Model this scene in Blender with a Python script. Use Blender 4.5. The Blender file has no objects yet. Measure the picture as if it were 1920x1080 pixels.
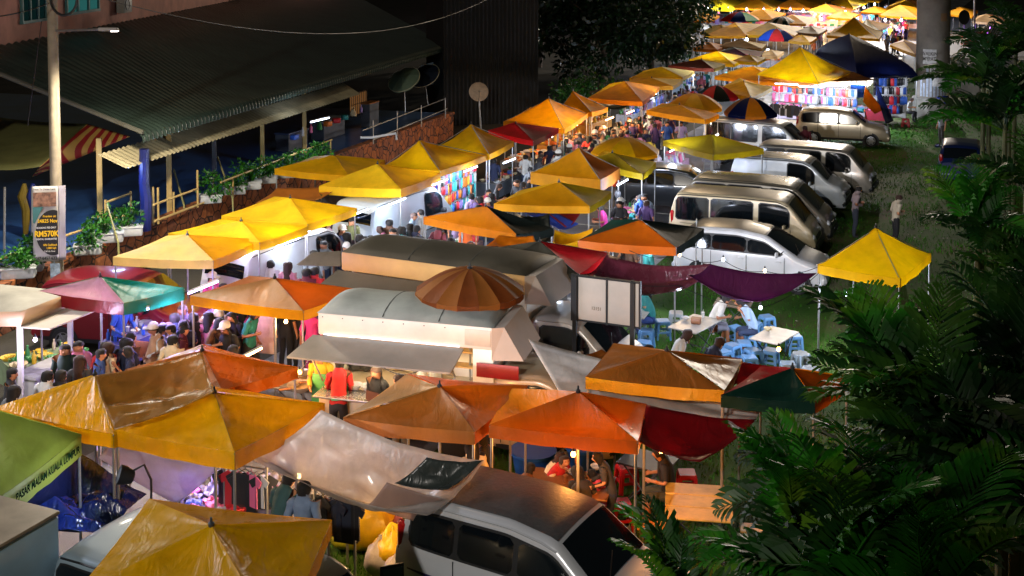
import bpy, bmesh, math, random
import numpy as np
from mathutils import Vector, Matrix, noise, Euler
R = math.radians
random.seed(11)
C = bpy.context.scene.collection
scene = bpy.context.scene

# ------------------------------------------------------------------ camera
CAMZ, F, PITCH, OFF = 9.5, 2200.0, R(3), -525.0
cam = bpy.data.objects.new('camera', bpy.data.cameras.new('camera'))
C.objects.link(cam)
cam.location = (0, 0, CAMZ)
cam.rotation_euler = (R(90) - PITCH, 0, 0)
cam.data.sensor_width = 36
cam.data.lens = 36 * F / 1920
cam.data.shift_y = OFF / 1920
cam.data.clip_end = 2000
scene.camera = cam
_f = Vector((0, math.cos(PITCH), -math.sin(PITCH)))
_u = Vector((0, math.sin(PITCH), math.cos(PITCH)))


def ray(px, py):
    return Vector((1, 0, 0)) * ((px - 960) / F) + _u * ((540 - py + OFF) / F) + _f


def gp(px, py, z=0.0):
    """A point at height z seen at this place of the photograph (1920 x 1080)."""
    d = ray(px, py)
    t = (z - CAMZ) / d.z
    return Vector((d.x * t, d.y * t, z))


def yp(px, py, Y):
    d = ray(px, py)
    t = Y / d.y
    return Vector((d.x * t, Y, CAMZ + d.z * t))


ST = R(24)                                    # direction of the market street
V = Vector((math.sin(ST), math.cos(ST), 0))   # along the street
U = Vector((math.cos(ST), -math.sin(ST), 0))  # across it, as the vans are parked
VEH = -ST                                     # rotation of a vehicle pointing along U


# ------------------------------------------------------------------ materials
def lin(h):
    h = h.lstrip('#')
    c = [int(h[i:i + 2], 16) / 255 for i in (0, 2, 4)]
    return tuple((x / 12.92 if x <= .04045 else ((x + .055) / 1.055) ** 2.4) for x in c)


MATS = {}


def newmat(name):
    m = bpy.data.materials.new(name)
    m.use_nodes = True
    nt = m.node_tree
    nt.nodes.clear()
    out = nt.nodes.new('ShaderNodeOutputMaterial')
    return m, nt, out


def N(nt, t, **kw):
    n = nt.nodes.new(t)
    for k, v in kw.items():
        if k in n.inputs:
            n.inputs[k].default_value = v
        else:
            setattr(n, k, v)
    return n


def ramp(nt, fac, stops):
    r = nt.nodes.new('ShaderNodeValToRGB')
    el = r.color_ramp.elements
    while len(el) < len(stops):
        el.new(.5)
    for e, (p, c) in zip(el, stops):
        e.position = p
        e.color = (*c[:3], 1)
    nt.links.new(fac, r.inputs[0])
    return r.outputs[0]


def obj_co(nt):
    return nt.nodes.new('ShaderNodeNewGeometry').outputs['Position']


def mat(col, rough=.5, metal=0, var=.12, scale=4, bump=0, coat=0, spec=.5, key=None):
    """Painted, moulded or stony surface with an uneven tone."""
    k = ('m', col, rough, metal, var, scale, bump, coat, spec)
    if k in MATS:
        return MATS[k]
    m, nt, out = newmat('surface')
    c = lin(col) if isinstance(col, str) else col
    b = N(nt, 'ShaderNodeBsdfPrincipled', Roughness=rough, Metallic=metal)
    b.inputs['Coat Weight'].default_value = coat
    b.inputs['Coat Roughness'].default_value = .08
    b.inputs['Specular IOR Level'].default_value = spec
    co = obj_co(nt)
    n = N(nt, 'ShaderNodeTexNoise', Scale=scale, Detail=5, Roughness=.6)
    nt.links.new(co, n.inputs['Vector'])
    lo = tuple(x * (1 - var) for x in c)
    hi = tuple(min(1, x * (1 + var)) for x in c)
    nt.links.new(ramp(nt, n.outputs['Fac'], [(.3, lo), (.7, hi)]), b.inputs['Base Color'])
    if bump:
        bp = N(nt, 'ShaderNodeBump', Strength=min(1, bump), Distance=.02)
        nt.links.new(n.outputs['Fac'], bp.inputs['Height'])
        nt.links.new(bp.outputs[0], b.inputs['Normal'])
    nt.links.new(b.outputs[0], out.inputs[0])
    MATS[k] = m
    return m


def cloth(col, wet=0.0, trans=.45, dirt=.13, film=False):
    """Awning fabric or plastic sheet: lets lamp light through, creased, wet where wet > 0."""
    k = ('c', col, wet, trans, dirt, film)
    if k in MATS:
        return MATS[k]
    m, nt, out = newmat('awning_cloth')
    c = lin(col) if isinstance(col, str) else col
    co = obj_co(nt)
    n1 = N(nt, 'ShaderNodeTexNoise', Scale=1.7, Detail=6, Roughness=.6)
    n2 = N(nt, 'ShaderNodeTexNoise', Scale=1.2, Detail=3, Roughness=.5, Distortion=1.4)
    mp = N(nt, 'ShaderNodeMapping')
    mp.inputs['Scale'].default_value = (4.5, 1.6, 2.5)
    nt.links.new(co, n1.inputs['Vector'])
    nt.links.new(co, mp.inputs[0])
    nt.links.new(mp.outputs[0], n2.inputs['Vector'])
    lo = tuple(x * (1 - dirt * 1.6) for x in c)
    colour = ramp(nt, n1.outputs['Fac'], [(.32, lo), (.55, c), (.75, tuple(min(1, x * (1 + dirt)) for x in c))])
    b = N(nt, 'ShaderNodeBsdfPrincipled', Roughness=.62 - .4 * wet)
    b.inputs['Specular IOR Level'].default_value = (.35 if max(c) > .15 else .06) + .45 * wet
    b.inputs['Coat Weight'].default_value = min(1, wet * .4)
    b.inputs['Coat Roughness'].default_value = .1
    nt.links.new(colour, b.inputs['Base Color'])
    if wet:
        n3 = N(nt, 'ShaderNodeTexNoise', Scale=2.6, Detail=4, Roughness=.65)
        nt.links.new(co, n3.inputs['Vector'])
        r = N(nt, 'ShaderNodeMapRange')
        r.inputs['From Min'].default_value = .38
        r.inputs['From Max'].default_value = .62
        r.inputs['To Min'].default_value = max(.06, .6 - .52 * wet)
        r.inputs['To Max'].default_value = .6 - .28 * wet
        nt.links.new(n3.outputs['Fac'], r.inputs['Value'])
        nt.links.new(r.outputs[0], b.inputs['Roughness'])
    bp = N(nt, 'ShaderNodeBump', Strength=min(1, .2 + .3 * wet + .5 * (wet > 1)), Distance=.05)
    nt.links.new(n2.outputs['Fac'], bp.inputs['Height'])
    nt.links.new(bp.outputs[0], b.inputs['Normal'])
    t = N(nt, 'ShaderNodeBsdfTranslucent')
    nt.links.new(colour, t.inputs['Color'])
    mx = N(nt, 'ShaderNodeMixShader')
    mx.inputs[0].default_value = trans
    nt.links.new(b.outputs[0], mx.inputs[1])
    nt.links.new(t.outputs[0], mx.inputs[2])
    last = mx
    if film:
        tr = N(nt, 'ShaderNodeBsdfTransparent')
        m2 = N(nt, 'ShaderNodeMixShader')
        m2.inputs[0].default_value = .22
        nt.links.new(mx.outputs[0], m2.inputs[1])
        nt.links.new(tr.outputs[0], m2.inputs[2])
        last = m2
    nt.links.new(last.outputs[0], out.inputs[0])
    MATS[k] = m
    return m


def emit(col, strength):
    k = ('e', col, strength)
    if k in MATS:
        return MATS[k]
    m, nt, out = newmat('lit')
    e = N(nt, 'ShaderNodeEmission', Strength=strength)
    e.inputs['Color'].default_value = (*lin(col), 1)
    nt.links.new(e.outputs[0], out.inputs[0])
    MATS[k] = m
    return m


def car_paint(col, metal=.3, rough=.3):
    return mat(col, rough, metal, .05, 2, 0, .6)


def glass_dark(col='#0b1014', rough=.06):
    return mat(col, rough, 0, .1, 1, 0, 0, .7)


def chip_mat():
    """One material for small packed goods: every instance takes a colour of its own."""
    if 'goods' in MATS:
        return MATS['goods']
    m, nt, out = newmat('goods')
    b = N(nt, 'ShaderNodeBsdfPrincipled', Roughness=.5)
    oi = nt.nodes.new('ShaderNodeObjectInfo')
    nt.links.new(oi.outputs['Color'], b.inputs['Base Color'])
    nt.links.new(b.outputs[0], out.inputs[0])
    MATS['goods'] = m
    return m


# ------------------------------------------------------------------ mesh helpers
class MB:
    def __init__(s):
        s.v, s.f, s.m = [], [], []

    def add(s, vs, fs, mi=0):
        b = len(s.v)
        s.v += [tuple(v) for v in vs]
        s.f += [tuple(b + i for i in f) for f in fs]
        s.m += [mi] * len(fs)

    def box(s, c, d, rz=0, mi=0, bev=0, M=None):
        x, y, z = [k / 2 for k in d]
        if bev:
            e = min(bev, x * .9, y * .9, z * .9)
            vs, fs = [], []
            ring = [(-x + e, -y), (x - e, -y), (x, -y + e), (x, y - e), (x - e, y), (-x + e, y), (-x, y - e), (-x, -y + e)]
            def sc(k):
                return [((abs(a) - k) * (1 if a > 0 else -1), (abs(b_) - k) * (1 if b_ > 0 else -1)) for a, b_ in ring]
            inner = sc(e * .7)
            for (rr, zz) in ((inner, -z), (ring, -z + e), (ring, z - e), (inner, z)):
                vs += [(a, b_, zz) for a, b_ in rr]
            for l in range(3):
                for i in range(8):
                    j = (i + 1) % 8
                    fs.append((l * 8 + i, l * 8 + j, l * 8 + 8 + j, l * 8 + 8 + i))
            fs.append(tuple(range(7, -1, -1)))
            fs.append(tuple(range(24, 32)))
        else:
            vs = [(a, b_, g) for g in (-z, z) for a, b_ in ((-x, -y), (x, -y), (x, y), (-x, y))]
            fs = [(3, 2, 1, 0), (4, 5, 6, 7), (0, 1, 5, 4), (1, 2, 6, 5), (2, 3, 7, 6), (3, 0, 4, 7)]
        cs, sn = math.cos(rz), math.sin(rz)
        vv = [Vector((c[0] + a * cs - b_ * sn, c[1] + a * sn + b_ * cs, c[2] + g)) for a, b_, g in vs]
        if M is not None:
            vv = [M @ q for q in vv]
        s.add(vv, fs, mi)

    def tube(s, pts, r, n=8, mi=0, cap=True):
        pts = [Vector(p) for p in pts]
        rs = r if isinstance(r, (list, tuple)) else [r] * len(pts)
        vs, fs = [], []
        ref = None
        for i, p in enumerate(pts):
            d = (pts[min(i + 1, len(pts) - 1)] - pts[max(i - 1, 0)])
            if d.length < 1e-9:
                d = Vector((0, 0, 1))
            d.normalize()
            if ref is None or abs(ref.dot(d)) > .97:
                ref = Vector((1, 0, 0)) if abs(d.x) < .8 else Vector((0, 1, 0))
            a = d.cross(ref).normalized()
            b_ = d.cross(a)
            ref = -b_
            for k in range(n):
                t = 2 * math.pi * k / n
                vs.append(p + (a * math.cos(t) + b_ * math.sin(t)) * rs[i])
        for i in range(len(pts) - 1):
            for k in range(n):
                j = (k + 1) % n
                fs.append((i * n + k, i * n + j, (i + 1) * n + j, (i + 1) * n + k))
        if cap:
            fs.append(tuple(range(n - 1, -1, -1)))
            fs.append(tuple(range((len(pts) - 1) * n, len(pts) * n)))
        s.add(vs, fs, mi)

    def lathe(s, c, prof, n=16, mi=0, a0=0, M=None):
        vs, fs = [], []
        for r_, z in prof:
            for k in range(n):
                t = a0 + 2 * math.pi * k / n
                vs.append(Vector((c[0] + r_ * math.cos(t), c[1] + r_ * math.sin(t), c[2] + z)))
        for i in range(len(prof) - 1):
            for k in range(n):
                j = (k + 1) % n
                fs.append((i * n + k, i * n + j, (i + 1) * n + j, (i + 1) * n + k))
        fs.append(tuple(range(n - 1, -1, -1)))
        fs.append(tuple(range((len(prof) - 1) * n, len(prof) * n)))
        if M is not None:
            vs = [M @ q for q in vs]
        s.add(vs, fs, mi)

    def grid(s, fn, nu, nv, mi=0):
        vs = [fn(i / nu, j / nv) for j in range(nv + 1) for i in range(nu + 1)]
        fs = [(j * (nu + 1) + i, j * (nu + 1) + i + 1, (j + 1) * (nu + 1) + i + 1, (j + 1) * (nu + 1) + i) for j in range(nv) for i in range(nu)]
        s.add(vs, fs, mi)

    def build(s, name, mats, parent=None, smooth=True, ang=35, weld=False):
        me = bpy.data.meshes.new(name)
        me.from_pydata(s.v, [], s.f)
        if not isinstance(mats, (list, tuple)):
            mats = [mats]
        for m_ in mats:
            me.materials.append(m_)
        if len(mats) > 1:
            me.polygons.foreach_set('material_index', s.m)
        if weld:
            bm = bmesh.new()
            bm.from_mesh(me)
            bmesh.ops.remove_doubles(bm, verts=bm.verts, dist=1e-4)
            bm.to_mesh(me)
            bm.free()
        me.update()
        if smooth:
            me.shade_smooth()
            me.set_sharp_from_angle(angle=R(ang))
        o = bpy.data.objects.new(name, me)
        C.objects.link(o)
        if parent is not None:
            o.parent = parent
        return o


LABELS = {}


def tag(o, label, cat, group=None):
    if label in LABELS and not group:
        print('DUP', label)
    LABELS[label] = LABELS.get(label, 0) + 1
    if len(label.split()) > 16:
        print('LONG', label)
    o['label'] = label
    o['category'] = cat
    if group:
        o['group'] = group
    return o


def thing(name, label, cat, loc=(0, 0, 0), rz=0, group=None):
    o = bpy.data.objects.new(name, None)
    o.empty_display_size = .2
    C.objects.link(o)
    o.location = loc
    o.rotation_euler = (0, 0, rz)
    return tag(o, label, cat, group)


def struct(o, kind='structure'):
    o['kind'] = kind
    return o


KIDS = {}


def dup(root, loc=None, rz=None, label=None, group=None, scale=None, cat=None):
    def cp(o, par):
        c = o.copy()
        C.objects.link(c)
        if par is not None:
            c.parent = par
        for ch in o.children:
            cp(ch, c)
        return c
    r = cp(root, None)
    if loc is not None:
        r.location = loc
    if rz is not None:
        r.rotation_euler = (0, 0, rz)
    if scale is not None:
        r.scale = (scale,) * 3 if not isinstance(scale, (tuple, list)) else scale
    if label:
        tag(r, label, cat or r.get('category', 'thing'), group)
    return r


def fbm(p, s=1.0):
    return noise.fractal(Vector(p) * s, 1.0, 2.0, 3)


def lamp(kind, loc, power, col='#ffffff', size=.12, rot=None, spot=None, blend=.5):
    d = bpy.data.lights.new('lamp_light', kind)
    d.energy = power
    d.color = lin(col)
    if kind == 'SUN':
        d.angle = size
    elif kind == 'AREA':
        d.size = size
    else:
        d.shadow_soft_size = size
    if spot:
        d.spot_size = spot
        d.spot_blend = blend
    o = bpy.data.objects.new('lamp_light', d)
    C.objects.link(o)
    o.location = loc
    if rot:
        o.rotation_euler = rot
    return o


def aim(o, to):
    o.rotation_euler = (Vector(to) - Vector(o.location)).to_track_quat('-Z', 'Y').to_euler()


METAL = mat('#9a9a98', .4, .7, .15, 6)
STEEL_DK = mat('#3a3d40', .5, .5, .2, 6)
WHITE_PL = mat('#d9dde0', .4, 0, .06, 3)
CREAM = mat('#c9b98f', .6, 0, .15, 3)
# ------------------------------------------------------------------ awnings
PAL = {
 'yel': '#ecb404', 'gold': '#e09c02', 'lemon': '#ecbe1c', 'cream': '#e6c66a', 'org': '#da7e06', 'dorg': '#c45e08', 'red': '#b4161c',
 'dred': '#6d1116', 'grn': '#0e6a4a', 'dgrn': '#0c2f26', 'blk': '#0e1412', 'blue': '#123a96', 'dblue': '#071340', 'navy': '#0a1030',
 'pink': '#c48a94', 'mar': '#6a1420', 'brn': '#9a5a1c', 'olive': '#a88f10', 'tan': '#b08a58', 'white': '#d6d2cc', 'purp': '#5a2450',
 'grey': '#8a8478', 'rbrn': '#7d2c12', 'lgrn': '#93a03c', 'bgrn': '#1c9a4c', 'dolive': '#3a3830', 'lil': '#b9b0cf'}


def cm(c, wet=0, trans=None):
    dark = {'dgrn', 'blk', 'navy', 'dolive'}
    return cloth(PAL.get(c, c), wet, (.12 if c in dark else .55) if trans is None else trans)


rj = random.Random(77)


def tent_mesh(Pk, cor, nu=18, nv=12, conc=1.0, sag=.06, edge=.03, crease=.018, seed=0):
    """Four cloth panels between the peak and the corners; one material slot per panel."""
    mb = MB()
    n = len(cor)
    for k in range(n):
        A, B = cor[k], cor[(k + 1) % n]
        def fn(s, t, A=A, B=B):
            e = A.lerp(B, s)
            p = Pk.lerp(e, t)
            h = Pk.z - e.z
            p.z = e.z + h * (1 - t) ** conc
            w = math.sin(math.pi * s)
            p.z -= sag * w * math.sin(math.pi * min(1, t * 1.05)) + edge * w * t * t
            q = (p.x * 1.3 + seed * 3.1, p.y * 1.3, seed * 1.7)
            p.z += crease * 2 * fbm(q, 1.1) * (w ** .5) * t * (1.2 - t)
            p.z += crease * .45 * math.sin((s - .5) * (16 + 9 * math.sin(seed * 5))) * (1 - w) * t ** .6 * (1.1 - t) * 2
            return p
        mb.grid(fn, nu, nv, k)
    return mb


def pole(a, b, parent, r=.022, m=None, name='pole'):
    mb = MB()
    mb.tube([a, b], r, 7)
    return mb.build(name, m or METAL, parent)


def canopy(label, L, Fc, Rt, P, cols, z=2.3, B=None, conc=1.0, wet=0, val=.2, poles=True, sag=.05, centre=True, group='market canopies',
           name='market_canopy', ribs=True, trans=None, valcols=None, zmin=.2, zmax=1.6, detail=1):
    """A square stall canopy. L, Fc, Rt, P: left, front and right eave corners and the peak as the photo shows them.
    cols: colours of the front, right, back and left panel."""
    if isinstance(cols, str):
        cols = [cols] * 4
    l, f, r = gp(*L, z), gp(*Fc, z), gp(*Rt, z)
    b = gp(*B, z) if B else l + r - f
    ctr = (l + f + r + b) / 4
    pk = yp(P[0], P[1], ctr.y)
    pk.z = min(max(pk.z, z + zmin), z + zmax)
    seed = len(LABELS) * .37
    for q_ in (l, f, r, b):
        q_.z += rj.uniform(-.05, .05)
    sag *= rj.uniform(.7, 1.9)
    loc = Vector((ctr.x, ctr.y, 0))
    t = thing(name, label, 'canopy', loc, 0, group)
    cor = [q - loc for q in (l, f, r, b)]
    mats = [cm(c, wet, trans) for c in cols]
    nn = (20, 13) if detail else (6, 4)
    tent_mesh(pk - loc, cor, nn[0], nn[1], conc, sag, .03, .028 + .014 * wet, seed).build('cover', mats, t, ang=60)
    if val:
        mb = MB()
        for k in range(4):
            A, Bb = cor[k], cor[(k + 1) % 4]
            o = ((A + Bb) / 2)
            o.z = 0
            o.normalize()
            def fn(s, tt, A=A, Bb=Bb, o=o):
                p = A.lerp(Bb, s)
                p.z -= .03 * math.sin(math.pi * s) + val * tt - .002
                w = math.sin(math.pi * s) * tt
                return p + o * (.004 + w * (.02 * math.sin(s * 17 + seed) + .03 * fbm((s * 4, seed, k))))
            mb.grid(fn, 14 if detail else 5, 2, k)
        mb.build('valance', [cm(c, wet, trans) for c in (valcols or cols)], t, ang=60)
    if poles:
        for q in cor:
            e = q * .97
            pole((e.x, e.y, 0), (e.x, e.y, q.z - .02), t)
    if ribs:
        for q in cor:
            pole(pk - loc - Vector((0, 0, .04)), q - Vector((0, 0, .03)), t, .013, name='rib')
    mb = MB()
    mb.lathe(pk - loc, [(.035, -.02), (.04, .02), (.018, .04), (.014, .09)], 8)
    mb.build('finial', STEEL_DK, t)
    if centre:
        pole((pk.x - loc.x, pk.y - loc.y, 0), (pk.x - loc.x, pk.y - loc.y, pk.z - .03), t, .024)
    return t


def umbrella(label, c, rad_px, top, cols, z=2.1, n=8, a0=.2, squash=1.0, tilt=0, wet=0, group='round parasols'):
    """A round parasol: c = middle of its rim circle in the photo, rad_px = half its width there, top = its apex."""
    ctr = gp(*c, z)
    rad = rad_px / F * ctr.y
    ap = yp(*top, ctr.y)
    h = min(max(ap.z - z, .25), .9)
    t = thing('parasol', label, 'parasol', (ctr.x, ctr.y, 0), 0, group)
    mb = MB()
    for k in range(n):
        aa, ab = a0 + 2 * math.pi * k / n, a0 + 2 * math.pi * (k + 1) / n
        def fn(s, tt, aa=aa, ab=ab):
            A = Vector((math.cos(aa), math.sin(aa), 0))
            Bb = Vector((math.cos(ab), math.sin(ab), 0))
            e = A.lerp(Bb, s)
            rr = .04 + tt * (rad - .04)
            zz = z + h * math.cos(tt * math.pi / 2 * .93) ** .9
            w = math.sin(math.pi * s)
            return Vector((e.x * rr, e.y * rr, zz - .025 * w * tt))
        mb.grid(fn, 5, 9, k % len(cols))
    mb.build('cover', [cm(q, wet) for q in cols], t, ang=25)
    mb = MB()
    for k in range(n):
        aa, ab = a0 + 2 * math.pi * k / n, a0 + 2 * math.pi * (k + 1) / n
        def fn(s, tt, aa=aa, ab=ab):
            e = Vector((math.cos(aa), math.sin(aa), 0)).lerp(Vector((math.cos(ab), math.sin(ab), 0)), s)
            return Vector((e.x * rad * (1 + .004), e.y * rad * 1.004, z + h * math.cos(math.pi / 2 * .93) ** .9 - .025 * math.sin(math.pi * s) - .12 * tt))
        mb.grid(fn, 5, 1, k % len(cols))
    mb.build('valance', [cm(q, wet) for q in cols], t)
    pole((0, 0, 0), (0, 0, z + h + .02), t, .022)
    mb = MB()
    mb.lathe((0, 0, z + h * .985), [(.05, -.01), (.055, .03), (.02, .05), (.012, .11)], 8)
    mb.build('finial', STEEL_DK, t)
    for k in range(n):
        aa = a0 + 2 * math.pi * k / n
        pole((0, 0, z + h * .45), (math.cos(aa) * rad * .6, math.sin(aa) * rad * .6, z + h * .56), t, .007, name='strut')
    return t


def sheet(label, pts, colr, sag=.25, wet=.3, nu=22, nv=14, trans=.5, film=False, name='tarpaulin', cat='tarp', crease=.05, group=None, mat_=None, sagdir=None, ropes=True):
    """A tarp slung between four corners, each (px, py, z)."""
    q = [gp(*p) for p in pts]
    ctr = sum(q, Vector()) / 4
    loc = Vector((ctr.x, ctr.y, 0))
    seed = len(LABELS) * .7
    mb = MB()
    du, dv = (q[1] - q[0]).length, (q[3] - q[0]).length
    def fn(s, t):
        p = q[0].lerp(q[1], s).lerp(q[3].lerp(q[2], s), t)
        p.z -= sag * (1 - (2 * s - 1) ** 2) * (.35 + .65 * (1 - (2 * t - 1) ** 2)) + sag * .35 * (1 - (2 * t - 1) ** 2)
        e = min(1, 6 * min(s, 1 - s, t, 1 - t) + .25)
        p.z += crease * e * fbm((s * du * .9 + seed, t * dv * 2.2, seed))
        p.z += crease * .8 * e * math.sin((s * du * 2 + t * dv * 5 + 3 * fbm((s * 2, t * 2, seed))))* .5
        return p - loc
    mb.grid(fn, nu, nv)
    o = mb.build(name, mat_ or cloth(PAL.get(colr, colr), wet, trans, .15, film), None, ang=70)
    o.location = loc
    md = o.modifiers.new('t', 'SOLIDIFY')
    md.thickness = .006
    return tag(o, label, cat, group)
# ------------------------------------------------------------------ ground, road, lawn
def sheet_ground(name, pts, m, z):
    mb = MB()
    mb.add([(p.x, p.y, z) for p in pts], [tuple(range(len(pts)))])
    return struct(mb.build(name, m, None, smooth=False))


def ground_mat(kind):
    m, nt, out = newmat(kind)
    co = obj_co(nt)
    b = N(nt, 'ShaderNodeBsdfPrincipled', Roughness=.8)
    b.inputs['Specular IOR Level'].default_value = .5 if kind == 'asphalt' else .05
    n1 = N(nt, 'ShaderNodeTexNoise', Scale=.35, Detail=8, Roughness=.65)
    n2 = N(nt, 'ShaderNodeTexNoise', Scale=14 if kind != 'asphalt' else 40, Detail=4, Roughness=.7)
    for n in (n1, n2):
        nt.links.new(co, n.inputs['Vector'])
    mixn = N(nt, 'ShaderNodeMath', operation='ADD')
    h = N(nt, 'ShaderNodeMath', operation='MULTIPLY')
    h.inputs[1].default_value = .35
    nt.links.new(n2.outputs['Fac'], h.inputs[0])
    nt.links.new(n1.outputs['Fac'], mixn.inputs[0])
    nt.links.new(h.outputs[0], mixn.inputs[1])
    st = {'asphalt': [(.45, (.035, .036, .045)), (.62, (.07, .072, .085)), (.85, (.11, .11, .12))],
          'lawn': [(.45, (.012, .04, .006)), (.6, (.03, .08, .01)), (.72, (.05, .09, .018)), (.8, (.075, .06, .03)), (.95, (.1, .08, .05))],
          'soil': [(.4, (.03, .03, .025)), (.8, (.06, .055, .045))]}[kind]
    nt.links.new(ramp(nt, mixn.outputs[0], st), b.inputs['Base Color'])
    if kind == 'asphalt':
        r = N(nt, 'ShaderNodeMapRange')
        r.inputs['From Min'].default_value = .4
        r.inputs['From Max'].default_value = .6
        r.inputs['To Min'].default_value = .3
        r.inputs['To Max'].default_value = .75
        nt.links.new(n1.outputs['Fac'], r.inputs['Value'])
        nt.links.new(r.outputs[0], b.inputs['Roughness'])
    bp = N(nt, 'ShaderNodeBump', Strength=.4, Distance=.02)
    nt.links.new(n2.outputs['Fac'], bp.inputs['Height'])
    nt.links.new(bp.outputs[0], b.inputs['Normal'])
    nt.links.new(b.outputs[0], out.inputs[0])
    return m


def S(a, b, z=0):
    p = V * a + U * b
    return Vector((p.x, p.y, z))


B0 = gp(1238, 490).dot(U)       # where the asphalt ends and the lawn begins
sheet_ground('ground', [Vector((-600, -100, 0)), Vector((600, -100, 0)), Vector((600, 1200, 0)), Vector((-600, 1200, 0))], ground_mat('soil'), -.008)
sheet_ground('road', [S(-30, -16), S(-30, B0), S(400, B0), S(400, -16)], ground_mat('asphalt'), 0)
lawn_pts = [S(-30, B0), S(-30, B0 + 80), S(95, B0 + 80), S(95, B0)]
sheet_ground('lawn', lawn_pts, ground_mat('lawn'), -.004)
# painted bay lines on the asphalt
for i in range(9):
    mb = MB()
    a = gp(1238, 400).dot(V) + (i - 5) * 2.7
    c = S(a, B0 - 2.2)
    mb.box((c.x, c.y, .004), (4.2, .1, .006), -ST)
    struct(mb.build('bay_marking', mat('#a8a8a0', .7, 0, .3, 8)))

# grass
rs = np.random.RandomState(4)
nb = 150000
aa = 12 + 70 * rs.rand(nb) ** 1.9
bb = B0 + .05 + 17 * rs.rand(nb)
base = aa[:, None] * np.array([V.x, V.y, 0]) + bb[:, None] * np.array([U.x, U.y, 0])
keep = np.array([noise.noise(Vector((x * .45, y * .45, 0))) + .5 * noise.noise(Vector((x * 1.7, y * 1.7, 3))) < .12 for x, y in base[:, :2]]) | (rs.rand(nb) < .25)
base, aa = base[keep], aa[keep]
nb = len(aa)
th = rs.rand(nb) * 6.283
hh = .03 + .06 * rs.rand(nb)
w = .008 + .006 * aa / 40
lean = (rs.rand(nb, 2) - .5) * .08
v = np.zeros((nb, 3, 3))
dx = np.stack([np.cos(th) * w, np.sin(th) * w, 0 * w], 1)
v[:, 0] = base - dx
v[:, 1] = base + dx
v[:, 2] = base + np.concatenate([lean, hh[:, None]], 1)
v[:, :2, 2] = -.004
me = bpy.data.meshes.new('grass')
me.vertices.add(nb * 3)
me.vertices.foreach_set('co', v.reshape(-1))
me.loops.add(nb * 3)
me.loops.foreach_set('vertex_index', np.arange(nb * 3))
me.polygons.add(nb)
me.polygons.foreach_set('loop_start', np.arange(nb) * 3)
me.polygons.foreach_set('loop_total', np.full(nb, 3))
me.update()
me.materials.append(mat('#37701a', .8, 0, .6, .7, 0, 0, .05))
go = bpy.data.objects.new('grass', me)
C.objects.link(go)
struct(tag(go, 'short green grass growing over the lawn beside the stalls', 'grass'), 'stuff')

# ------------------------------------------------------------------ foliage
def leaves_np(centers, radii, n, size, rs, up=.3, aspect=.45):
    """Leaf blades scattered over clumps: returns verts and faces (a folded diamond each)."""
    vs, fs = [], []
    k = 0
    tot = sum(r ** 2 for r in radii)
    for c, r in zip(centers, radii):
        m = max(6, int(n * r * r / tot))
        for _ in range(m):
            d = Vector((rs.gauss(0, 1), rs.gauss(0, 1), rs.gauss(0, 1)))
            if d.length < 1e-6:
                continue
            d.normalize()
            p = Vector(c) + d * r * (.55 + .5 * rs.random() ** .6)
            ax = (d + Vector((rs.gauss(0, .6), rs.gauss(0, .6), rs.gauss(0, .5) - .2))).normalized()
            sd = ax.cross(Vector((rs.gauss(0, 1), rs.gauss(0, 1), rs.gauss(0, 1)))).normalized()
            s = size * (.6 + .8 * rs.random())
            b0 = len(vs)
            vs += [p, p + ax * s * .5 + sd * s * aspect * .5, p + ax * s, p + ax * s * .5 - sd * s * aspect * .5]
            fs.append((b0, b0 + 1, b0 + 2, b0 + 3))
    return vs, fs


def leaf_mat(cols=('#0f2a0c', '#1e4a14', '#35691d'), rough=.45, trans=.25, sc=3):
    k = ('leaf', cols, rough, trans)
    if k in MATS:
        return MATS[k]
    m, nt, out = newmat('leaf')
    n = N(nt, 'ShaderNodeTexNoise', Scale=sc, Detail=3)
    nt.links.new(obj_co(nt), n.inputs['Vector'])
    c = ramp(nt, n.outputs['Fac'], [(.35, lin(cols[0])), (.52, lin(cols[1])), (.7, lin(cols[2]))])
    b = N(nt, 'ShaderNodeBsdfPrincipled', Roughness=rough)
    t = N(nt, 'ShaderNodeBsdfTranslucent')
    nt.links.new(c, b.inputs['Base Color'])
    nt.links.new(c, t.inputs['Color'])
    mx = N(nt, 'ShaderNodeMixShader')
    mx.inputs[0].default_value = trans
    nt.links.new(b.outputs[0], mx.inputs[1])
    nt.links.new(t.outputs[0], mx.inputs[2])
    nt.links.new(mx.outputs[0], out.inputs[0])
    MATS[k] = m
    return m


BARK = mat('#4a3a2a', .9, 0, .3, 6, .6)


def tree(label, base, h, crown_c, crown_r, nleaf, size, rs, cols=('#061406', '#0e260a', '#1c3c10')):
    t = thing('broadleaf_tree', label, 'tree', base)
    mb = MB()
    b = Vector((0, 0, 0))
    top = Vector(crown_c) - Vector(base)
    trunk = [b, top * .3 + Vector((.2, .1, 0)), Vector((top.x * .5, top.y * .5, top.z * .62))]
    mb.tube(trunk, [.32, .24, .18], 10)
    for _ in range(9):
        e = top + Vector((rs.gauss(0, .5), rs.gauss(0, .5), rs.gauss(0, .3))) * crown_r
        mid = trunk[-1].lerp(e, .5) + Vector((0, 0, .4))
        mb.tube([trunk[-1] - Vector((0, 0, .6)), mid, e], [.12, .07, .02], 6)
    mb.build('trunk', BARK, t)
    cs, rr = [], []
    for _ in range(46):
        d = Vector((rs.gauss(0, 1), rs.gauss(0, 1), rs.gauss(0, .8))).normalized() * crown_r * rs.random() ** .45
        cs.append(top + Vector((d.x * 1.15, d.y, d.z * .8)))
        rr.append(crown_r * (.16 + .16 * rs.random()))
    mb = MB()
    vs, fs = leaves_np(cs, rr, nleaf, size, rs)
    mb.add(vs, fs)
    mb.build('crown', leaf_mat(cols), t, smooth=False)
    return t


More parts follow.
